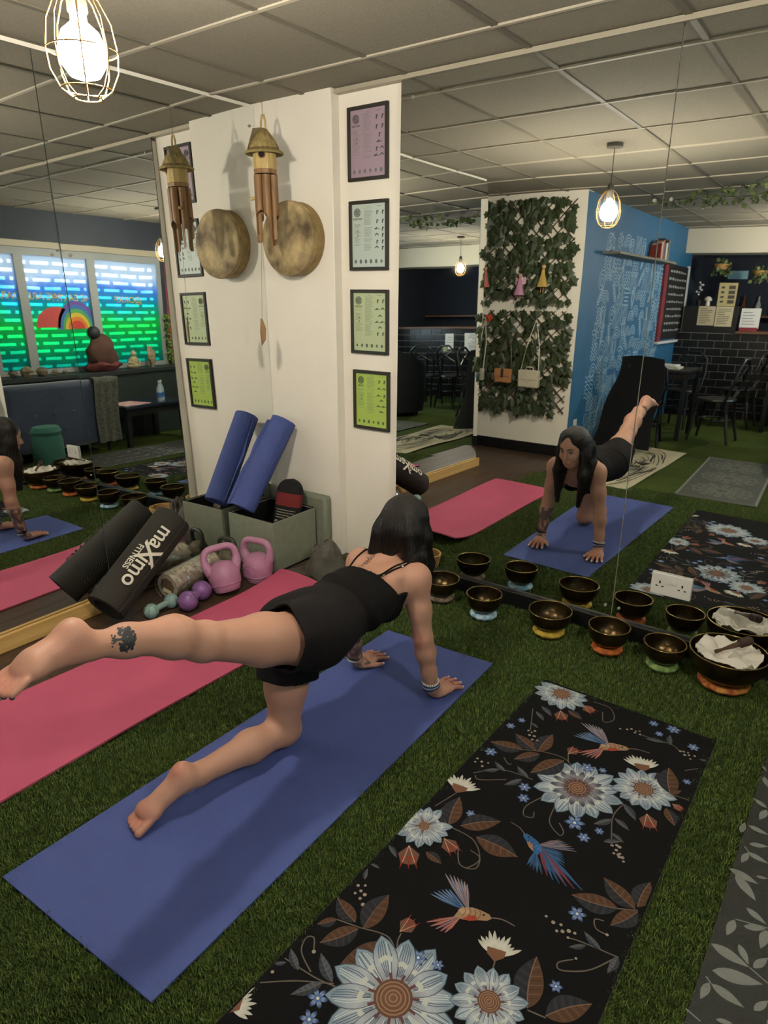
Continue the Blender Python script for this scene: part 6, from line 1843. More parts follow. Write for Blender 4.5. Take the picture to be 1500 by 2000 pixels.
hangbag('handbag', 'tan leather handbag hanging on the ivy trellis', (-0.13, YT + 0.10, 0.735), 0.175, 0.135, 0.05, '#b07a50', 0.36, '#5f4a36', '#3a2c22')
wbag = hangbag('handbag', 'white leather handbag on a long white strap on the ivy trellis', (0.145, YT + 0.11, 0.725), 0.20, 0.165, 0.07, '#c4bda4', 0.48, '#c9c4b0', '#c9c4b0')
MB().tube([(0.105, YT + 0.11, 0.807), (0.115, YT + 0.11, 0.835), (0.175, YT + 0.11, 0.835), (0.185, YT + 0.11, 0.807)], 0.006, 8).build('top_handle', mat('leather_c4bda4'), wbag)
hangbag('purse', 'small pale purse at the edge of the ivy trellis', (-0.385, YT + 0.10, 0.73), 0.09, 0.12, 0.05, '#a8a394', 0.5, '#bdb8a4', '#5a564c')
def doll(name, label, c, dress, hair, wing):
    t = thing(name, label, 'doll', (c[0], c[1], c[2] - 0.12), 'little hanging dolls')
    MB().lathe([(0.0, 0.10), (0.012, 0.095), (0.018, 0.06), (0.020, 0.045), (0.050, -0.055), (0.048, -0.06), (0.0, -0.03)], c, 18, jit=lambda a, z: 1 + 0.08 * math.sin(a * 7)).build('dress', mat('dress_' + dress[1:], dress, 0.8), t)
    MB().sph((c[0], c[1], c[2] + 0.112), 0.017, 12, 8).build('head', mat('doll_skin', '#b58f70', 0.7), t)
    MB().sph((c[0], c[1] - 0.004, c[2] + 0.118), (0.020, 0.017, 0.018), 12, 8).build('hair', mat('dollhair_' + hair[1:], hair, 0.8), t)
    for s_ in (-1, 1):
        MB().tube([(c[0] + s_ * 0.010, c[1], c[2] - 0.04), (c[0] + s_ * 0.012, c[1] + 0.004, c[2] - 0.11)], 0.005, 6).build('leg', mat('doll_skin'), t)
        if wing: MB().prism([(c[0], c[1] - 0.01, c[2] + 0.07), (c[0] + s_ * 0.05, c[1] - 0.02, c[2] + 0.11), (c[0] + s_ * 0.055, c[1] - 0.02, c[2] + 0.05), (c[0] + s_ * 0.02, c[1] - 0.012, c[2] + 0.03)], (0, -0.002, 0)).build('wing', mat('wing_' + wing[1:], wing, 0.5), t)
    MB().cyl((c[0], c[1], c[2] + 0.13), (c[0], YT + 0.03, c[2] + 0.17), 0.001, n=5).build('thread', mat('cord'), t)
doll('doll', 'pink fairy doll in a lilac skirt on the ivy trellis', (-0.035, YT + 0.085, 1.565), '#b985a0', '#c79a9a', '#cfa3b4')
doll('doll', 'straw-coloured doll in a yellow skirt on the ivy trellis', (0.19, YT + 0.085, 1.64), '#b99a4f', '#c4ae73', None)
doll('doll', 'coral pink doll at the left edge of the ivy trellis', (-0.405, YT + 0.085, 1.64), '#b8675c', '#9c5a4a', None)
fw_ = thing('fabric_flower', 'small red fabric flower on the lower ivy trellis', 'flower', (-0.335, YT + 0.07, 1.26))
for k in range(5):
    a = 2 * math.pi * k / 5; MB().sph((-0.335 + 0.022 * math.cos(a), YT + 0.075, 1.285 + 0.022 * math.sin(a)), (0.018, 0.008, 0.018), 10, 6).build('petal', mat('flower_red', '#b83a24', 0.7), fw_)
MB().sph((-0.335, YT + 0.082, 1.285), 0.010, 10, 6).build('centre', mat('flower_centre', '#5f7a3a', 0.7), fw_)

# ================================================================ MURAL LINES ON THE BLUE WALL
XM = 0.5312
mu = MB(); rnd = random.Random(31)
def mline(pts, w=0.0085, closed=False):
    pts = list(pts) + ([pts[0]] if closed else []); L = []; Q = []
    for i, p in enumerate(pts):
        a = pts[max(i - 1, 0)]; b = pts[min(i + 1, len(pts) - 1)]; dy, dz = b[0] - a[0], b[1] - a[1]; l = math.hypot(dy, dz) or 1; ny, nz = -dz / l * w / 2, dy / l * w / 2
        L.append((XM, p[0] + ny, p[1] + nz)); Q.append((XM, p[0] - ny, p[1] - nz))
    n = len(L); mu.raw(L + Q, [(i, i + 1, n + i + 1, n + i) for i in range(n - 1)])
def medge(z): return -3.80 - 0.22 * (z / 2.0) + 0.05 * math.sin(z * 9)
motifs = 0
cells = [(-4.05 - i * 0.215, 0.10 + j * 0.175) for i in range(12) for j in range(12)]
for cy_, cz_ in cells:
    cy_ += rnd.uniform(-0.05, 0.05); cz_ += rnd.uniform(-0.04, 0.04)
    if cy_ + 0.1 > medge(cz_): cy_ = medge(cz_) - 0.14
    if cy_ < -6.25 or cz_ > 2.08: continue
    k = rnd.choice('flpwhstc'); r = rnd.uniform(0.085, 0.125)
    if cz_ < 0.5: k = rnd.choice('hhw')
    if k == 'f':
        for q in range(7):
            a = 2 * math.pi * q / 7; mline([(cy_ + r * (u * math.cos(a) - s_ * 0.22 * math.sin(math.pi * u) * math.sin(a)), cz_ + r * (u * math.sin(a) + s_ * 0.22 * math.sin(math.pi * u) * math.cos(a))) for s_, us in ((1, (0.1, 0.3, 0.55, 0.8, 1)), (-1, (0.8, 0.55, 0.3, 0.1))) for u in us])
    elif k == 'l':
        a = rnd.uniform(0.6, 2.5)
        for q in range(-3, 4):
            mline([(cy_ + r * (0.25 * q * math.cos(a)), cz_ + r * (0.25 * q * math.sin(a))), (cy_ + r * (0.25 * q * math.cos(a) + 0.5 * math.cos(a + 0.8)), cz_ + r * (0.25 * q * math.sin(a) + 0.5 * math.sin(a + 0.8)))])
            mline([(cy_ + r * (0.25 * q * math.cos(a)), cz_ + r * (0.25 * q * math.sin(a))), (cy_ + r * (0.25 * q * math.cos(a) + 0.5 * math.cos(a - 0.8)), cz_ + r * (0.25 * q * math.sin(a) + 0.5 * math.sin(a - 0.8)))])
        mline([(cy_ - r * math.cos(a), cz_ - r * math.sin(a)), (cy_ + r * 1.2 * math.cos(a), cz_ + r * 1.2 * math.sin(a))])
    elif k == 'p':
        for s_ in (1.1, 0.8, 0.5): mline([(cy_ + r * s_ * math.cos(t) * (0.55 + 0.2 * math.sin(t)), cz_ + r * s_ * 1.2 * math.sin(t)) for t in [2 * math.pi * i / 20 for i in range(20)]], closed=True)
    elif k == 'w':
        for q in range(6): mline([(cy_ - r + 2 * r * i / 12, cz_ - r * 0.8 + q * r * 0.32 + 0.012 * math.sin(i * 1.3 + q)) for i in range(13)])
    elif k == 'h':
        for q in range(7): mline([(cy_ - r + q * r * 0.33 + 0.012 * math.sin(i * 1.1 + q), cz_ - r * 1.1 + 2.2 * r * i / 9) for i in range(10)])
    elif k == 's':
        for q in range(5):
            mline([(cy_ - r * 0.9, cz_ - r + q * r * 0.45), (cy_ + r * rnd.uniform(0.4, 0.9), cz_ - r + q * r * 0.45)], 0.011)
    elif k == 't':
        mline([(cy_ + r * (0.15 + 0.85 * i / 28) * math.cos(i * 0.55), cz_ + r * (0.15 + 0.85 * i / 28) * math.sin(i * 0.55)) for i in range(29)])
    else:
        for q in range(4): mline([(cy_ + r * (0.3 + 0.24 * q) * math.cos(t), cz_ - 0.4 * r + r * (0.3 + 0.24 * q) * math.sin(t)) for t in [math.pi * i / 12 for i in range(13)]])
ml_ = mu.build('mural_lines', mat('mural_white', '#a5c3d2', 0.7), wall_mural, smooth=False, norm=False); ml_['kind'] = 'stuff'
sw = MB().box((0.5345, -3.74, 0.27), (0.545, -3.66, 0.35)).build('wall_switch', M_sw, bev=0.003); tag(sw, 'small white socket plate on the blue wall edge', 'socket')

# ================================================================ CHALKBOARD
cbd = thing('chalkboard', 'tall chalkboard menu with a red edge on the blue wall', 'chalkboard', (0.54, -6.86, 1.02))
MB().box((0.5315, -7.38, 1.02), (0.548, -6.34, 1.93)).build('board', mat('chalk_black', '#17181a', 0.85), cbd)
MB().box((0.5315, -6.34, 1.00), (0.560, -6.20, 1.95)).build('red_edge', mat('red_paint', '#7a2c36', 0.6, var=0.2, vscale=6), cbd)
MB().box((0.5315, -7.44, 1.00), (0.560, -7.38, 1.95)).build('white_edge', mat('window_frame_white'), cbd)
MB().box((0.5315, -7.44, 0.97), (0.572, -6.20, 1.0)).build('chalk_ledge', mat('window_frame_white'), cbd)
cm = MB()
for k in range(9):
    z = 1.84 - k * 0.09; y = -6.44 - rnd.uniform(0, 0.08)
    while y > -7.28:
        w = rnd.uniform(0.04, 0.12); cm.box((0.5481, y - w, z), (0.5488, y, z + rnd.uniform(0.018, 0.032))); y -= w + 0.035
o = cm.build('chalk_writing', mat('chalk_grey', '#8a8d8c', 0.9), cbd, smooth=False); o['kind'] = 'stuff'

# ================================================================ BAR
YB = -7.2
wbar = MB().box((0.53, YB - 0.12, 0.0), (4.3, YB - 0.012, 1.10)); bar_wall = struct(wbar.build('wall_bar', mat('grout_grey', '#a5a298', 0.9)), 'black tiled bar front')
M_bt = mat('black_tile', '#0d0e0f', 0.28, spec=0.45)
b0 = None
bw_, bh2 = 0.198, 0.092
for j in range(11):
    x = 0.532 - (0.103 if j % 2 else 0)
    while x < 4.29:
        xa, xb = max(x, 0.532), min(x + bw_, 4.29)
        if xb - xa > 0.03:
            z = 0.005 + j * (bh2 + 0.008)
            if xb - xa > bw_ - 1e-4 and b0 is not None: share(b0[0], 'brick', bar_wall, (b0[0].location[0] + xa - b0[1], b0[0].location[1], b0[0].location[2] + z - b0[2]))
            else:
                o = MB().box((xa, YB - 0.012, z), (xb, YB - 0.002, z + bh2)).build('brick', M_bt, bar_wall)
                if xb - xa > bw_ - 1e-4 and b0 is None: b0 = (o, xa, z)
        x += bw_ + 0.008
ct = MB().box((1.28, YB - 0.40, 1.10), (4.3, YB + 0.03, 1.135)).build('bar_counter', mat('bar_wood', '#5f4230', 0.4, var=0.2, vscale=5, stretch=(1, 8, 1)), bev=0.004); tag(ct, 'brown wooden counter along the tiled bar', 'counter')
hb_ = MB().box((0.60, YB - 0.40, 1.102), (1.27, YB - 0.02, 1.455)).build('bar_cabinet', mat('bar_black', '#121315', 0.5), bev=0.004); tag(hb_, 'black raised end of the bar carrying the menus', 'cabinet')
def sheet(label, x0, x1, z0, z1, y, color, lines, seed, cat='notice', name='menu_sheet', group=None):
    t = thing(name, label, cat, ((x0 + x1) / 2, y, z0), group)
    MB().box((x0, y, z0), (x1, y + 0.003, z1)).build('paper', mat('sheet_' + color[1:], color, 0.7), t)
    rnd = random.Random(seed); b = MB()
    for k in range(lines):
        z = z1 - (k + 1.5) * (z1 - z0) / (lines + 2); b.box((x0 + (x1 - x0) * 0.1, y + 0.003, z), (x0 + (x1 - x0) * rnd.uniform(0.5, 0.9), y + 0.0036, z + 0.006))
    o = b.build('printed_lines', mat('print_grey'), t, smooth=False); o['kind'] = 'stuff'
    return t
sheet('cream menu sheet on the bar end beside the chalkboard', 0.78, 0.99, 1.20, 1.45, YB - 0.018, '#b9ae90', 9, 1)
sheet('cream menu sheet on the bar end nearer the counter', 1.00, 1.21, 1.19, 1.45, YB - 0.018, '#c0b596', 9, 2)
fs_ = thing('menu_stand', 'cream framed picture menu standing on the bar end', 'menu', (1.09, YB - 0.1, 1.455))
MB().box((0.98, YB - 0.11, 1.455), (1.20, YB - 0.095, 1.75)).build('card', mat('sheet_card', '#b3a679', 0.6), fs_)
for k in range(4):
    MB().box((1.10, YB - 0.095, 1.49 + k * 0.06), (1.18, YB - 0.0935, 1.535 + k * 0.06)).build('photo', mat('photo_dark', '#4a463c', 0.6), fs_)
    MB().box((1.01, YB - 0.095, 1.50 + k * 0.06), (1.05, YB - 0.0935, 1.525 + k * 0.06)).build('icon', mat('print_grey'), fs_)
ws = sheet('white notice with a red foot standing on the bar counter', 1.30, 1.53, 1.17, 1.43, YB - 0.06, '#cfd0cc', 5, 3)
MB().box((1.31, YB - 0.10, 1.135), (1.52, YB - 0.03, 1.185)).build('red_foot', mat('red_plastic', '#7a2430', 0.4), ws)
vase = thing('vase', 'small white mushroom-shaped ornament on the bar end', 'ornament', (0.86, YB - 0.12, 1.455))
MB().lathe([(0.0, 0), (0.03, 0), (0.024, 0.07), (0.0, 0.07)], (0.86, YB - 0.12, 1.455), 18).build('stem', mat('ceramic', '#c9c5b4', 0.3), vase)
MB().lathe([(0.0, 0.065), (0.045, 0.065), (0.05, 0.085), (0.03, 0.115), (0.0, 0.125)], (0.86, YB - 0.12, 1.455), 20).build('cap', mat('ceramic'), vase)
wf2 = thing('artificial_flowers', 'white blossom sprig in a black pot on the bar end', 'flowers', (0.74, YB - 0.14, 1.455))
MB().lathe([(0.0, 0), (0.035, 0), (0.042, 0.07), (0.0, 0.07)], (0.74, YB - 0.14, 1.455), 16).build('pot', M_black, wf2)
rnd = random.Random(6)
for k in range(12):
    a = rnd.uniform(0, 6.28); q = rnd.uniform(0.01, 0.05); p = Vector((0.74 + q * math.cos(a), YB - 0.14 + q * math.sin(a), 1.56 + rnd.uniform(0, 0.20)))
    MB().tube([(0.74, YB - 0.14, 1.52), p], 0.0015, 5).build('twig', mat('twig', '#3a3226', 0.8), wf2); MB().sph(p, 0.013, 8, 6).build('blossom', mat('blossom', '#c8cbd0', 0.6), wf2)
# back shelf with bottles and cups
sh = MB().box((0.55, -8.44, 1.30), (4.2, -8.22, 1.33)).build('back_shelf', mat('bar_wood'), bev=0.002); tag(sh, 'dark wooden shelf on the wall behind the bar', 'shelf')
bcols = (('#2f4a2c', 'green glass'), ('#5a2f1c', 'amber glass'), ('#8f938f', 'clear glass'), ('#3a2444', 'purple glass'), ('#6d6a62', 'grey stoneware'), ('#7c5c2b', 'honey-coloured glass'), ('#1d2c3c', 'navy glass'))
for k, (c_, nm) in enumerate(bcols):
    x = 0.95 + k * 0.19
    t = thing('bottle', '%s bottle on the back shelf behind the bar' % nm, 'bottle', (x, -8.33, 1.33), 'bottles on the back shelf')
    MB().lathe([(0.0, 0), (0.035, 0), (0.036, 0.15), (0.014, 0.21), (0.013, 0.27), (0.0, 0.27)], (x, -8.33, 1.33), 18).build('glass', mat('bottle_' + c_[1:], c_, 0.15), t)
    MB().cyl((x, -8.33, 1.60), (x, -8.33, 1.625), 0.0155, n=14).build('cap', M_black, t)
    MB().lathe([(0.0362, 0.04), (0.0368, 0.04), (0.0368, 0.11), (0.0362, 0.11)], (x, -8.33, 1.33), 18, close=True).build('label_band', mat('sheet_b9ae90'), t)
bs = MB().box((0.86, -8.445, 1.84), (1.12, -8.43, 1.95)).build('wall_sign', mat('sign_blue', '#8fb6c4', 0.6), bev=0.002); tag(bs, 'plain pale blue sign on the wall behind the bar', 'sign')
cf = thing('coffee_machine', 'boxy grey coffee machine on the bar counter', 'coffee machine', (1.95, YB - 0.25, 1.135))
MB().box((1.72, YB - 0.38, 1.15), (2.18, YB - 0.12, 1.42)).build('body', mat('steel', '#4d4f50', 0.3, metal=0.8), cf, bev=0.01)
for x in (1.83, 2.06): MB().cyl((x, YB - 0.11, 1.28), (x, YB - 0.06, 1.27), 0.028, n=16).build('group_head', mat('steel'), cf)
for x in (1.76, 2.14): MB().cyl((x, YB - 0.25, 1.135), (x, YB - 0.25, 1.152), 0.02, n=12).build('foot', M_black, cf)

# ================================================================ CAFE TABLE AND CHAIRS
M_blkw = mat('black_wood', '#111112', 0.4, spec=0.5)
def table(name, label, x0, x1, y0, y1, h):
    t = thing(name, label, 'table', ((x0 + x1) / 2, (y0 + y1) / 2, 0))
    MB().box((x0, y0, h - 0.03), (x1, y1, h)).build('table_top', M_blkw, t, bev=0.004)
    MB().box((x0 + 0.03, y0 + 0.03, h - 0.10), (x1 - 0.03, y1 - 0.03, h - 0.0305)).build('apron', M_blkw, t)
    for x in (x0 + 0.03, x1 - 0.03):
        for y in (y0 + 0.03, y1 - 0.03): MB().box((x - 0.022, y - 0.022, 0.0), (x + 0.022, y + 0.022, h - 0.0305)).build('leg', M_blkw, t)
table('cafe_table', 'square black cafe table by the blue mural', 0.66, 1.22, -5.74, -5.12, 0.76)
table('cafe_table', 'long black cafe table in front of the tiled bar', 1.85, 3.0, -6.9, -6.35, 0.76)
def chair():
    t = thing('cafe_chair', 'x', 'chair', (0, 0, 0), 'black cafe chairs')
    MB().lathe([(0.0, 0.44), (0.19, 0.44), (0.205, 0.452), (0.20, 0.468), (0.0, 0.462)], (0, 0, 0), 28).build('seat', M_blkw, t)
    for sx in (-1, 1):
        MB().tube([(sx * 0.15, 0.15, 0.445), (sx * 0.165, 0.175, 0.2), (sx * 0.185, 0.205, 0.0)], [0.017, 0.016, 0.014], 10).build('leg', M_blkw, t)
        MB().tube([(sx * 0.15, -0.15, 0.445), (sx * 0.165, -0.18, 0.2), (sx * 0.185, -0.225, 0.0)], [0.017, 0.016, 0.014], 10).build('leg', M_blkw, t)
    MB().tube([(-0.17, -0.13, 0.455), (-0.19, -0.19, 0.65), (-0.17, -0.225, 0.82), (-0.08, -0.24, 0.89), (0.08, -0.24, 0.89), (0.17, -0.225, 0.82), (0.19, -0.19, 0.65), (0.17, -0.13, 0.455)], 0.014, 10).build('back_hoop', M_blkw, t)
    MB().tube([(-0.18, -0.20, 0.66), (0.0, -0.215, 0.75), (0.17, -0.225, 0.83)], 0.009, 8).build('back_cross', M_blkw, t)
    MB().tube([(0.18, -0.20, 0.66), (0.0, -0.222, 0.75), (-0.17, -0.225, 0.83)], 0.009, 8).build('back_cross', M_blkw, t)
    MB().tube([(0.165 * math.cos(a), 0.165 * math.sin(a), 0.24) for a in [2 * math.pi * k / 28 for k in range(28)]], 0.008, 8, closed=True).build('leg_ring', M_blkw, t)
    return t
c0 = chair()
spots = ((1.50, -5.42, R(95), 'black cafe chair at the square table, turned towards the blue mural'), (0.92, -4.72, R(170), 'black cafe chair in front of the blue mural, nearest the ivy trellis'), (1.52, -6.62, R(95), 'black cafe chair between the square and the long table'), (2.25, -6.08, R(170), 'black cafe chair at the long table under the far pendant lamp'), (2.72, -6.06, R(185), 'black cafe chair at the far end of the long table'), (0.95, -6.12, R(10), 'black cafe chair behind the square table near the chalkboard'))
for k, (x, y, rz, lb) in enumerate(spots):
    o = c0 if k == 0 else copy_tree(c0)
    o.location = (x, y, 0); o.rotation_euler = (0, 0, rz); o['label'] = lb
bxs = thing('tray', 'white tray with a patterned lid on the square cafe table', 'tray', (0.94, -5.35, 0.76))
MB().box((0.80, -5.47, 0.761), (1.08, -5.23, 0.785)).build('tray_base', mat('ceramic'), bxs, bev=0.004)
MB().box((0.83, -5.45, 0.786), (1.05, -5.25, 0.805)).build('lid', mat('sheet_cfd0cc'), bxs, bev=0.003)
for x in (0.89, 0.94, 0.99): MB().cyl((x, -5.35, 0.805), (x, -5.35, 0.807), 0.015, n=12).build('dot', mat('red_plastic'), bxs)
coat = MB()
coat.grid(lambda u, v: Vector((0.92 - 0.21 + 0.42 * u - 0.16 * v * (1 - u) + 0.02 * math.sin(v * 9 + u * 5), -4.46 - 0.02 * math.sin(u * 13) * (0.3 + v) + 0.30 * v * v, 0.915 - 0.88 * v + 0.02 * math.sin(u * 3.14))), 22, 18, (0, -0.012, 0))
tag(coat.build('draped_cloth', mat('black_wool', '#0b0b0d', 0.95, bump=0.3, bscale=200), angle=60), 'black cloth draped over the chair before the blue mural', 'cloth')

# ================================================================ CEILING VINES
M_vl = mat('vine_leaf', '#4a5a34', 0.6, vcol='#6d7a4a', vscale=12)
def vine(label, pts, seed):
    t = thing('ivy_garland', label, 'garland', pts[0], 'ivy garlands under the ceiling'); rnd = random.Random(seed)
    fine = []
    for i in range(len(pts) - 1):
        for s_ in range(8):
            u = s_ / 8; p = Vector(pts[i]).lerp(Vector(pts[i + 1]), u); p.z -= 0.03 * math.sin(math.pi * u); fine.append(p)
    fine.append(Vector(pts[-1]))
    MB().tube(fine, 0.003, 5).build('stem', mat('vine_stem', '#4a4a2c', 0.8), t)
    lb = MB(); lf = ivy_leaf_mesh()
    for p in fine:
        for q in range(2):
            M_ = Matrix.Translation(p + Vector((rnd.uniform(-.03, .03), rnd.uniform(-.03, .03), rnd.uniform(-.05, 0)))) @ Euler((rnd.uniform(-1.5, 1.5), rnd.uniform(1.5, 4.6), rnd.uniform(0, 6))).to_matrix().to_4x4() @ Matrix.Scale(rnd.uniform(0.65, 1.1), 4)
            lb.M = M_; lb.raw([Vector(v) for v in lf.v], lf.f)
    o = lb.build('leaves', M_vl, t, norm=False, angle=20); o['kind'] = 'stuff'
vine('ivy garland pinned under the ceiling near the trellis wall', [(0.88, -4.15, 2.375), (1.2, -4.32, 2.375), (1.45, -4.40, 2.375), (1.83, -4.27, 2.375)], 3)
vine('ivy garland pinned under the ceiling over the grey mandala mat', [(1.32, -3.98, 2.375), (1.64, -3.80, 2.375), (1.92, -3.50, 2.375), (2.3, -3.35, 2.375)], 4)

# ================================================================ SHELF WITH BOOKS, HANGING PLANTS, ARMCHAIR
ws_ = MB().box((0.532, -6.1, 1.90), (0.70, -4.0, 1.925)).build('wall_shelf', mat('shelf_grey', '#6d6a5c', 0.6), bev=0.002); tag(ws_, 'long grey shelf high on the blue mural wall', 'shelf')
bk_ = (('#8e2f24', 'red'), ('#b9b2a0', 'cream'), ('#9a5a4c', 'rust'), ('#2d3b4c', 'navy'), ('#6a6450', 'khaki'), ('#c2c4c0', 'white'), ('#3f4a35', 'dark green'), ('#7a6a52', 'tan'))
y = -5.50
for k, (c_, nm) in enumerate(bk_):
    w_ = 0.03 + 0.012 * ((k * 7) % 3); h_ = 0.16 + 0.02 * ((k * 5) % 4)
    t = thing('book', '%s spined book on the high shelf over the mural' % nm, 'book', (0.60, y, 1.925), 'books on the high shelf')
    MB().box((0.545, y - w_, 1.9255), (0.665, y, 1.9255 + h_)).build('cover', mat('book_' + c_[1:], c_, 0.6), t, bev=0.002)
    MB().box((0.548, y - w_ + 0.004, 1.9255 + h_), (0.660, y - 0.004, 1.9265 + h_)).build('pages', mat('sheet_b9ae90'), t)
    y -= w_ + 0.004
for k, (x, z, lb) in enumerate(((0.95, 1.98, 'hanging basket with trailing leaves over the bar end'), (1.42, 1.90, 'hanging basket with trailing leaves over the bar counter'))):
    t = thing('hanging_basket', lb, 'plant', (x, -7.42, 2.1), 'hanging baskets over the bar'); rnd = random.Random(40 + k)
    MB().lathe([(0.0, -0.07), (0.06, -0.065), (0.10, 0.0), (0.095, 0.0), (0.055, -0.055), (0.0, -0.06)], (x, -7.42, z), 22).build('basket', M_wick, t)
    for a in (0.4, 2.5, 4.6): MB().cyl((x + 0.095 * math.cos(a), -7.42 + 0.095 * math.sin(a), z), (x, -7.42, 2.1), 0.0015, n=5).build('chain', M_rose, t)
    b = MB(); lf = ivy_leaf_mesh()
    for q in range(50):
        a = rnd.uniform(0, 6.28); rr = rnd.uniform(0.02, 0.13); b.M = Matrix.Translation((x + rr * math.cos(a), -7.42 + rr * math.sin(a), z + rnd.uniform(-0.12, 0.07))) @ Euler((rnd.uniform(-1, 1), rnd.uniform(2, 4.2), rnd.uniform(0, 6))).to_matrix().to_4x4(); b.raw([Vector(v) for v in lf.v], lf.f)
    o = b.build('leaves', M_vl, t, norm=False, angle=20); o['kind'] = 'stuff'
sheet('white notice with an emblem on the tiled bar front', 2.93, 3.11, 0.76, 1.02, YB + 0.001, '#cfd0cc', 4, 11)
sheet('large white price list on the tiled bar front', 2.44, 2.72, 0.70, 1.03, YB + 0.001, '#c4c6c2', 14, 12)
mg = thing('mug', 'pale green mug on the long black cafe table', 'mug', (2.75, -6.62, 0.76))
MB().lathe([(0.0, 0.0), (0.036, 0.0), (0.040, 0.09), (0.036, 0.09), (0.033, 0.006), (0.0, 0.006)], (2.75, -6.62, 0.7605), 22).build('cup', mat('mug_green', '#9fae8c', 0.4), mg)
MB().tube([(2.79, -6.62, 0.83), (2.82, -6.62, 0.825), (2.825, -6.62, 0.79), (2.787, -6.62, 0.78)], 0.005, 8).build('handle', mat('mug_green'), mg)
ac = thing('armchair', 'dark high-backed tub armchair in the middle of the cafe floor', 'armchair', (2.55, -5.05, 0))
M_dk = mat('charcoal_fabric', '#1e2022', 0.85, bump=0.3, bscale=150)
b = MB(); P = []; n = 26
for j, (z, k) in enumerate(((0.06, 0.95), (0.45, 1.0), (0.80, 1.05), (0.90, 1.03), (0.90, 0.86), (0.80, 0.84), (0.40, 0.84))):
    for i in range(n + 1):
        a = R(-20) + R(220) * i / n; zz = z if z < 0.5 else 0.45 + (z - 0.45) * (0.45 + 0.55 * math.sin(math.pi * i / n)); P.append((2.55 + 0.36 * k * math.cos(a), -5.05 + 0.36 * k * math.sin(a), zz))
b.raw(P, [(j * (n + 1) + i, j * (n + 1) + i + 1, (j + 1) * (n + 1) + i + 1, (j + 1) * (n + 1) + i) for j in range(6) for i in range(n)]); b.build('tub_back', M_dk, ac)
MB().lathe([(0.0, 0.08), (0.29, 0.08), (0.30, 0.36), (0.27, 0.44), (0.0, 0.45)], (2.55, -5.05, 0), 30).build('seat', M_dk, ac)
for a in (0.8, 2.35, 3.9, 5.5): MB().cyl((2.55 + 0.24 * math.cos(a), -5.05 + 0.24 * math.sin(a), 0), (2.55 + 0.22 * math.cos(a), -5.05 + 0.22 * math.sin(a), 0.09), 0.016, 0.022, 12).build('foot', M_blkw, ac)
def pillow(label, c, r, m, name='throw_pillow'):
    b = MB(); P = []; n = 18
    for s_ in (1, -1):
        for j in range(n + 1):
            for i in range(n + 1):
                u, v = i / n * 2 - 1, j / n * 2 - 1; h = (1 - u * u) ** 0.5 * (1 - v * v) ** 0.5
                P.append((c[0] + r[0] * u * (1 - 0.08 * v * v), c[1] + s_ * r[1] * h, c[2] + r[2] * v * (1 - 0.08 * u * u)))
    K = (n + 1) ** 2; F = []
    for q in (0, K): F += [(q + j * (n + 1) + i, q + j * (n + 1) + i + 1, q + (j + 1) * (n + 1) + i + 1, q + (j + 1) * (n + 1) + i) for j in range(n) for i in range(n)]
    b.raw(P, F); o = b.build(name, m); bm = bmesh.new(); bm.from_mesh(o.data); bmesh.ops.remove_doubles(bm, verts=bm.verts, dist=0.0005); bmesh.ops.recalc_face_normals(bm, faces=bm.faces); bm.to_mesh(o.data); bm.free(); o.data.shade_smooth()
    return tag(o, label, 'pillow')
pillow('white pillow with grey line pattern resting on the tub armchair', (2.55, -4.92, 0.66), (0.20, 0.07, 0.20), mat('pillow_white', '#bdbcb2', 0.85, vcol='#8b8d86', vscale=16))
pillow('plain pale blue pillow resting on the tub armchair', (2.62, -5.09, 0.62), (0.17, 0.06, 0.16), mat('pillow_blue', '#4f8fae', 0.85))
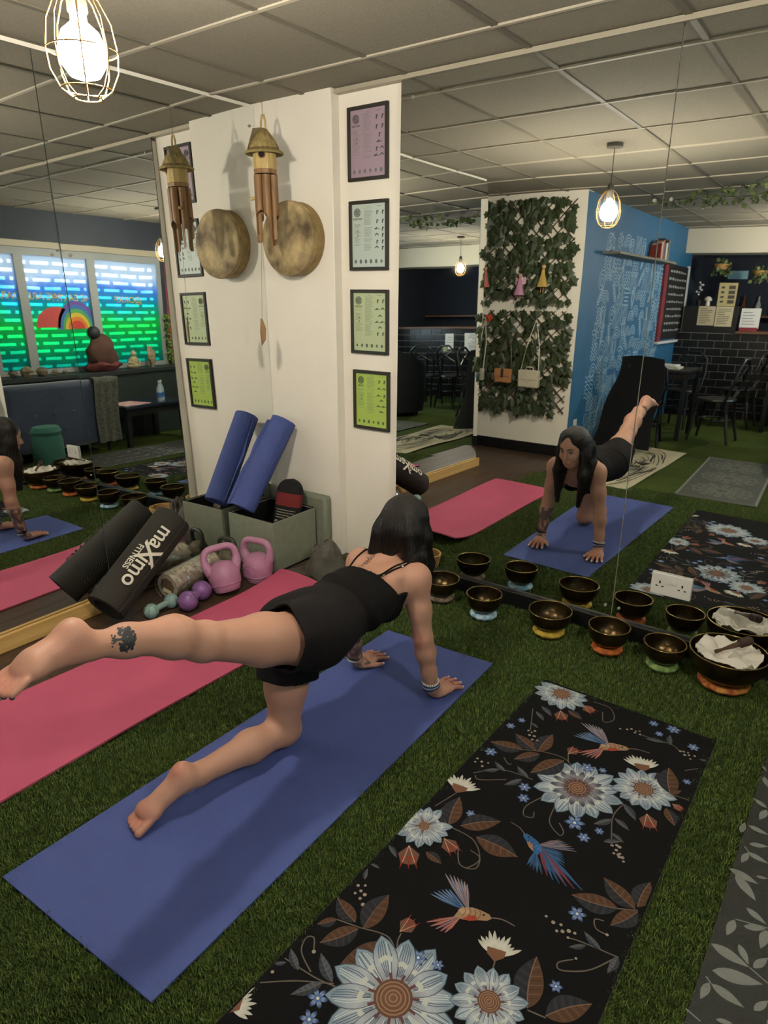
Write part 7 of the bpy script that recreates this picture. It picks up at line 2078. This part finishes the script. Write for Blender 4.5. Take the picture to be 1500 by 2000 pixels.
# ================================================================ PAINTED WINDOW (seen twice mirrored)
y0, y1, z0, z1 = W1
wf_ = MB()
bars = [((y0, z0), (y1, z0 + 0.05)), ((y0, z1 - 0.07), (y1, z1)), ((y0, z0 + 0.05), (y0 + 0.05, z1 - 0.07)), ((y1 - 0.05, z0 + 0.05), (y1, z1 - 0.07))]
mull = [-0.93, -1.73]
for m_ in mull: bars.append(((m_ - 0.045, z0 + 0.05), (m_ + 0.045, z1 - 0.07)))
for a, b in bars: wf_.box((XW + 0.03, a[0], a[1]), (XW + 0.10, b[0], b[1]))
win1 = struct(wf_.build('window_1', mat('window_frame_grey', '#8f9494', 0.5)), 'window with green painted panes')
def paint_glass():
    m = bpy.data.materials.new('painted_glass'); m.use_nodes = True; nt = m.node_tree; nt.nodes.remove(nt.nodes['Principled BSDF'])
    N = nt.nodes.new; Lk = nt.links.new
    tc = N('ShaderNodeTexCoord'); sp = N('ShaderNodeSeparateXYZ'); Lk(tc.outputs['Object'], sp.inputs[0])
    nz = N('ShaderNodeTexNoise'); nz.inputs['Scale'].default_value = 3.0; nz.inputs['Detail'].default_value = 4; Lk(tc.outputs['Object'], nz.inputs['Vector'])
    ad = N('ShaderNodeMath'); ad.operation = 'MULTIPLY_ADD'; ad.inputs[1].default_value = 0.35; Lk(nz.outputs['Fac'], ad.inputs[0]); Lk(sp.outputs['Z'], ad.inputs[2])
    rp_ = N('ShaderNodeValToRGB'); e = rp_.color_ramp.elements
    e[0].position = 0.10; e[0].color = col4('#2f9a8c'); e[1].position = 1.0; e[1].color = (0.85, 0.92, 1.0, 1)
    for p, c in ((0.32, '#3fc08a'), (0.52, '#55d07a'), (0.72, '#58bcc4'), (0.86, '#8fb9ee')):
        q = e.new(p); q.color = col4(c)
    mr = N('ShaderNodeMapRange'); mr.inputs['From Min'].default_value = 0.15; mr.inputs['From Max'].default_value = 1.20; Lk(ad.outputs[0], mr.inputs[0]); Lk(mr.outputs[0], rp_.inputs[0])
    t = N('ShaderNodeBsdfTransparent'); tl = N('ShaderNodeBsdfTranslucent'); df = N('ShaderNodeBsdfDiffuse')
    for n_ in (t, tl, df): Lk(rp_.outputs[0], n_.inputs[0])
    m1 = N('ShaderNodeMixShader'); m1.inputs[0].default_value = 0.35; Lk(t.outputs[0], m1.inputs[1]); Lk(tl.outputs[0], m1.inputs[2])
    m2 = N('ShaderNodeMixShader'); m2.inputs[0].default_value = 0.08; Lk(m1.outputs[0], m2.inputs[1]); Lk(df.outputs[0], m2.inputs[2])
    Lk(m2.outputs[0], nt.nodes['Material Output'].inputs[0]); return m
M_pg = paint_glass()
cuts = [y0 + 0.05] + [c for m_ in mull[::-1] for c in (m_ - 0.045, m_ + 0.045)] + [y1 - 0.05]
for k in range(0, len(cuts), 2):
    MB().box((XW + 0.060, cuts[k], z0 + 0.05), (XW + 0.066, cuts[k + 1], z1 - 0.07)).build('pane', M_pg, win1)
# painted pictures and lettering on the glass
xg = XW + 0.0595
def ppoly(name, pts, c): return MB().prism([(xg, p[0], p[1]) for p in pts], (-0.0008, 0, 0)).build(name, mat('glasspaint_' + c[1:], c, 0.6), win1, smooth=False)
def cap(cy_, cz_, w, h, n=16): return [(cy_ + w * math.cos(math.pi * i / n), cz_ + h * math.sin(math.pi * i / n)) for i in range(n + 1)]
ppoly('painted_cap', cap(-1.26, 1.24, 0.24, 0.22), '#b5423f')
for k, (c, s_) in enumerate((('#5c3f8f', 1.0), ('#2f5f9f', 0.86), ('#3f8f4f', 0.72), ('#c9b23a', 0.58), ('#c9772a', 0.44), ('#b5352a', 0.30))):
    MB().prism([(xg - 0.0002 * k, p[0], p[1]) for p in cap(-1.50, 1.22, 0.22 * s_ + 0.02, 0.30 * s_)], (-0.0008, 0, 0)).build('painted_stripe', mat('glasspaint_' + c[1:], c, 0.6), win1, smooth=False)
for body, yy, zz in (('DARK', -0.78, 1.56), ('WE ARE', -1.15, 1.56), ('THE EARTH', -1.50, 1.545), ('@ORXF', -2.15, 1.54)):
    vs, fs = text_mesh(body, 0.10)
    b = MB(); b.M = Matrix.Translation((xg - 0.002, yy, zz)) @ Matrix.Rotation(R(90), 4, 'Z') @ Matrix.Rotation(R(90), 4, 'X'); b.raw(vs, fs)
    o = b.build('lettering', mat('gold_paint', '#d0a62c', 0.5), win1, smooth=False, norm=False); o['kind'] = 'stuff'
# perforated roller shutter outside the glass
shu = thing('roller_shutter', 'dark slotted roller shutter outside the painted window', 'shutter', (XW + 0.17, (y0 + y1) / 2, z0))
M_sh = mat('shutter_grey', '#3d454c', 0.6)
z = z0; k = 0
while z < z1:
    b = MB(); b.box((XW + 0.165, y0 - 0.02, z), (XW + 0.180, y1 + 0.02, z + 0.050))
    y = y0 - 0.02 + (0.11 if k % 2 else 0.0)
    while y < y1:
        b.box((XW + 0.168, y, z + 0.050), (XW + 0.177, min(y + 0.045, y1 + 0.02), z + 0.082)); y += 0.235
    b.build('slat', M_sh, shu); z += 0.082; k += 1
hd = MB().box((XW - 0.012, y0 - 0.08, z1), (XW + 0.02, y1 + 0.08, z1 + 0.06)); struct(hd.build('trim_4', mat('white_gloss')), 'white head board above the painted window')
sl = MB().box((XW - 0.28, y0 - 0.3, z0 - 0.05), (XW + 0.03, y1 + 0.2, z0 - 0.005)).build('window_sill', mat('sill_dark', '#23282a', 0.5), bev=0.004); sl['kind'] = 'structure'; sl['label'] = 'deep dark window sill below the painted window'
rc = MB().box((XW - 0.26, y0 - 0.28, 0.0), (XW - 0.005, y1 + 0.18, z0 - 0.052)); struct(rc.build('wall_sill_box', mat('dark_green_box', '#1a2622', 0.7)), 'dark boxed wall under the window sill')
# red mural with an eye beside the window
rm = MB().box((XW - 0.006, -3.6, 0.76), (XW - 0.001, -2.66, 2.05)).build('painted_panel', mat('pink_mural', '#a0485a', 0.7, vcol='#7a2c3a', vscale=4))
tag(rm, 'red mural panel with a large painted eye beside the window', 'mural')
for k, (c, a_, b_) in enumerate((('#8a4a2c', 0.20, 0.36), ('#b5713f', 0.165, 0.31), ('#5b2f1c', 0.12, 0.24), ('#14161c', 0.075, 0.16))):
    MB().prism([(XW - 0.0062 - k * 0.0006, -2.86 + a_ * math.cos(t), 1.22 + b_ * math.sin(t)) for t in [2 * math.pi * i / 28 for i in range(28)]], (-0.0006, 0, 0)).build('painted_eye', mat('eye_' + c[1:], c, 0.7), rm, smooth=False)
# things on the sill
gz = z0 - 0.005
def blobby(mb, c, r, seed, amp=0.18, seg=20, ring=14):
    P = []
    for i in range(ring + 1):
        ph = math.pi * i / ring
        for k in range(seg):
            t = 2 * math.pi * k / seg; q = Vector((math.sin(ph) * math.cos(t), math.sin(ph) * math.sin(t), math.cos(ph))); n_ = 1 + amp * mnoise.noise(q * 2 + Vector((seed, seed, 0)))
            P.append(Vector(c) + Vector((q.x * r[0], q.y * r[1], q.z * r[2])) * n_)
    mb.raw(P, [(i * seg + k, (i + 1) * seg + k, (i + 1) * seg + (k + 1) % seg, i * seg + (k + 1) % seg) for i in range(ring) for k in range(seg)])
fg = thing('draped_statue', 'dark seated statue wrapped in brown cloth on the window sill', 'statue', (XW - 0.14, -1.62, gz))
b = MB(); blobby(b, (XW - 0.14, -1.62, gz + 0.19), (0.11, 0.17, 0.20), 1.0, 0.25); b.build('brown_wrap', mat('brown_cloth', '#4a332a', 0.9, bump=0.4, bscale=40), fg, angle=40)
b = MB(); blobby(b, (XW - 0.14, -1.62, gz + 0.055), (0.12, 0.20, 0.07), 3.0, 0.3); b.build('red_wrap', mat('red_cloth', '#5f2f30', 0.9, bump=0.4, bscale=40), fg, angle=40)
b = MB(); b.sph((XW - 0.15, -1.55, gz + 0.42), (0.062, 0.07, 0.075), 18, 12); b.build('head', mat('statue_dark', '#1f2226', 0.6), fg)
bd = thing('buddha_statue', 'small pale seated statue on the window sill', 'statue', (XW - 0.16, -1.98, gz))
b = MB(); b.sph((XW - 0.16, -1.98, gz + 0.035), (0.05, 0.085, 0.037), 18, 10); b.sph((XW - 0.16, -1.98, gz + 0.085), (0.04, 0.048, 0.06), 18, 10); b.sph((XW - 0.16, -1.98, gz + 0.165), (0.028, 0.03, 0.034), 16, 10); b.sph((XW - 0.16, -1.98, gz + 0.2), (0.012, 0.012, 0.012), 10, 8)
for s_ in (-1, 1): b.tube([(XW - 0.16, -1.98 + s_ * 0.045, gz + 0.11), (XW - 0.18, -1.98 + s_ * 0.065, gz + 0.07), (XW - 0.205, -1.98 + s_ * 0.02, gz + 0.055)], 0.014, 8)
o = b.build('figure', mat('statue_pale', '#9c9272', 0.7), bd); o['kind'] = 'stuff'
st_ = thing('stone_stack', 'rough pale crystal column standing on the window sill', 'crystal', (XW - 0.16, -2.22, gz))
b = MB(); blobby(b, (XW - 0.16, -2.22, gz + 0.12), (0.045, 0.055, 0.125), 6.0, 0.35, 10, 9); b.build('crystal', mat('crystal', '#857a5f', 0.6, var=0.3, vscale=20), st_, angle=10)
rnd = random.Random(14)
for k, (yy, r_) in enumerate(((-0.74, 0.065), (-0.89, 0.055), (-0.60, 0.045), (-1.02, 0.035), (-1.14, 0.03))):
    b = MB(); blobby(b, (XW - 0.16, yy, gz + r_ * 0.8), (r_ * 0.8, r_, r_ * 0.85), 10.0 + k, 0.4, 12, 9)
    tag(b.build('rock', mat('rock_%d' % k, ('#7a7058', '#655c4a', '#5a5648', '#807860', '#6f6a5c')[k], 0.8, var=0.2, vscale=25), angle=12), ('largest craggy rock', 'second largest craggy rock', 'craggy rock at the near end', 'small round rock', 'smallest rock')[k] + ' on the window sill', 'rock', 'rocks on the window sill')
gp = thing('trailing_plant', 'trailing green plant hanging at the edge of the painted window', 'plant', (XW - 0.03, -2.60, 1.30))
b = MB(); lf = ivy_leaf_mesh()
for k in range(90):
    zz = rnd.uniform(0.78, 1.38); b.M = Matrix.Translation((XW - 0.03 - rnd.uniform(0, 0.05), -2.60 + rnd.uniform(-0.05, 0.05), zz)) @ Euler((rnd.uniform(-1, 1), rnd.uniform(2.2, 4), rnd.uniform(0.8, 2.2))).to_matrix().to_4x4() @ Matrix.Scale(0.6, 4); b.raw([Vector(v) for v in lf.v], lf.f)
o = b.build('leaves', mat('bright_leaf', '#5a7a2c', 0.6), gp, norm=False, angle=20); o['kind'] = 'stuff'
MB().tube([(XW - 0.03, -2.60, 1.40), (XW - 0.035, -2.59, 1.1), (XW - 0.03, -2.60, 0.78)], 0.004, 6).build('stem', mat('vine_stem'), gp)

# ================================================================ SOFA, POUF, COFFEE TABLE
M_vel = mat('navy_velvet', '#1b2a42', 0.75, sheen=0.6, var=0.15, vscale=5, bump=0.15, bscale=30)
so_ = thing('sofa', 'dark blue velvet button-back sofa near the painted window', 'sofa', (3.84, -0.72, 0))
def cushion_box(a, b, name, m, parent, bev): 
    o = MB().box(a, b).build(name, m, parent); mo = o.modifiers.new('bevel', 'BEVEL'); mo.width = bev; mo.segments = 4; o.data.shade_smooth(); return o
cushion_box((3.50, -1.24, 0.10), (3.66, -0.16, 0.74), 'back', M_vel, so_, 0.06)
cushion_box((3.66, -1.06, 0.12), (4.07, -0.34, 0.30), 'base', M_vel, so_, 0.03)
cushion_box((3.67, -1.05, 0.30), (4.06, -0.35, 0.44), 'seat_cushion', M_vel, so_, 0.05)
for a in (-1.24, -0.32): cushion_box((3.66, a, 0.10), (4.06, a + 0.17, 0.58), 'arm', M_vel, so_, 0.06)
for i in range(3):
    for j in range(5 - i % 2): MB().sph((3.499, -1.08 + (j + 0.5 * (i % 2)) * 0.19, 0.30 + i * 0.15), (0.006, 0.014, 0.014), 10, 6).build('button', M_vel, so_)
for x in (3.55, 4.02):
    for y in (-1.18, -0.22): MB().cyl((x, y, 0.0), (x, y, 0.11), 0.018, 0.024, 12).build('foot', M_blkw, so_)
th = MB(); th.grid(lambda u, v: Vector((3.487 + 0.30 * max(0, v - 0.55) - 0.004 * math.sin(u * 19), -1.30 + 0.26 * u + 0.01 * math.sin(v * 8), 0.10 + 1.18 * min(v, 0.55) + 0.006 * math.sin(u * 13))), 16, 24, (-0.012, 0, 0.004))
tag(th.build('throw_blanket', mat('knit_throw', '#4f5048', 0.95, var=0.35, vscale=60, bump=0.8, bscale=70), angle=60), 'grey knitted throw hung over the end of the blue sofa', 'blanket')
pf = thing('pouf', 'plain teal pouf standing next to the right-hand mirror', 'pouf', (3.12, -0.30, 0))
MB().lathe([(0.0, 0.0), (0.12, 0.0), (0.135, 0.03), (0.13, 0.28), (0.115, 0.33), (0.0, 0.33)], (3.12, -0.30, 0), 28).build('drum_body', mat('teal_fabric', '#2f5f52', 0.85, bump=0.3, bscale=150), pf)
MB().lathe([(0.0, 0.332), (0.12, 0.332), (0.132, 0.36), (0.11, 0.40), (0.0, 0.41)], (3.12, -0.30, 0), 28).build('top_cushion', mat('teal_fabric'), pf)
ctb = thing('coffee_table', 'low dark coffee table by the painted window', 'table', (3.75, -1.72, 0))
MB().box((3.46, -2.12, 0.40), (4.05, -1.36, 0.43)).build('table_top', mat('glass_dark', '#1d2a3a', 0.1, spec=0.6), ctb, bev=0.004)
MB().box((3.50, -2.08, 0.32), (4.01, -1.40, 0.3995)).build('apron', M_blkw, ctb)
for x in (3.50, 4.01):
    for y in (-2.08, -1.40): MB().box((x - 0.025, y - 0.025, 0), (x + 0.025, y + 0.025, 0.3195)).build('leg', M_blkw, ctb)
ms = MB().box((3.52, -1.70, 0.4305), (3.90, -1.40, 0.434)).build('table_cloth', mat('pink_cloth', '#b0606f', 0.8, vcol='#c9b9b0', vscale=14)); tag(ms, 'pink and white patterned cloth on the coffee table', 'cloth')
for k, (x, y) in enumerate(((3.58, -1.86), (3.64, -1.93))):
    t = thing('water_bottle', ('clear water bottle with a blue label nearer the sofa', 'clear water bottle with a blue label at the table corner')[k], 'bottle', (x, y, 0.43), 'water bottles on the coffee table')
    MB().lathe([(0.0, 0), (0.032, 0), (0.033, 0.13), (0.012, 0.18), (0.012, 0.20), (0.0, 0.20)], (x, y, 0.4305), 20).build('clear_body', mat('pet', '#b9c9d2', 0.1, alpha=0.55), t)
    MB().lathe([(0.0333, 0.04), (0.034, 0.04), (0.034, 0.09), (0.0333, 0.09)], (x, y, 0.4305), 20, close=True).build('label_band', mat('blue_label', '#2f5f9f', 0.5), t)
    MB().cyl((x, y, 0.6305), (x, y, 0.648), 0.014, n=14).build('cap', mat('ceramic'), t)
make_turf(TURF_CLEAR)
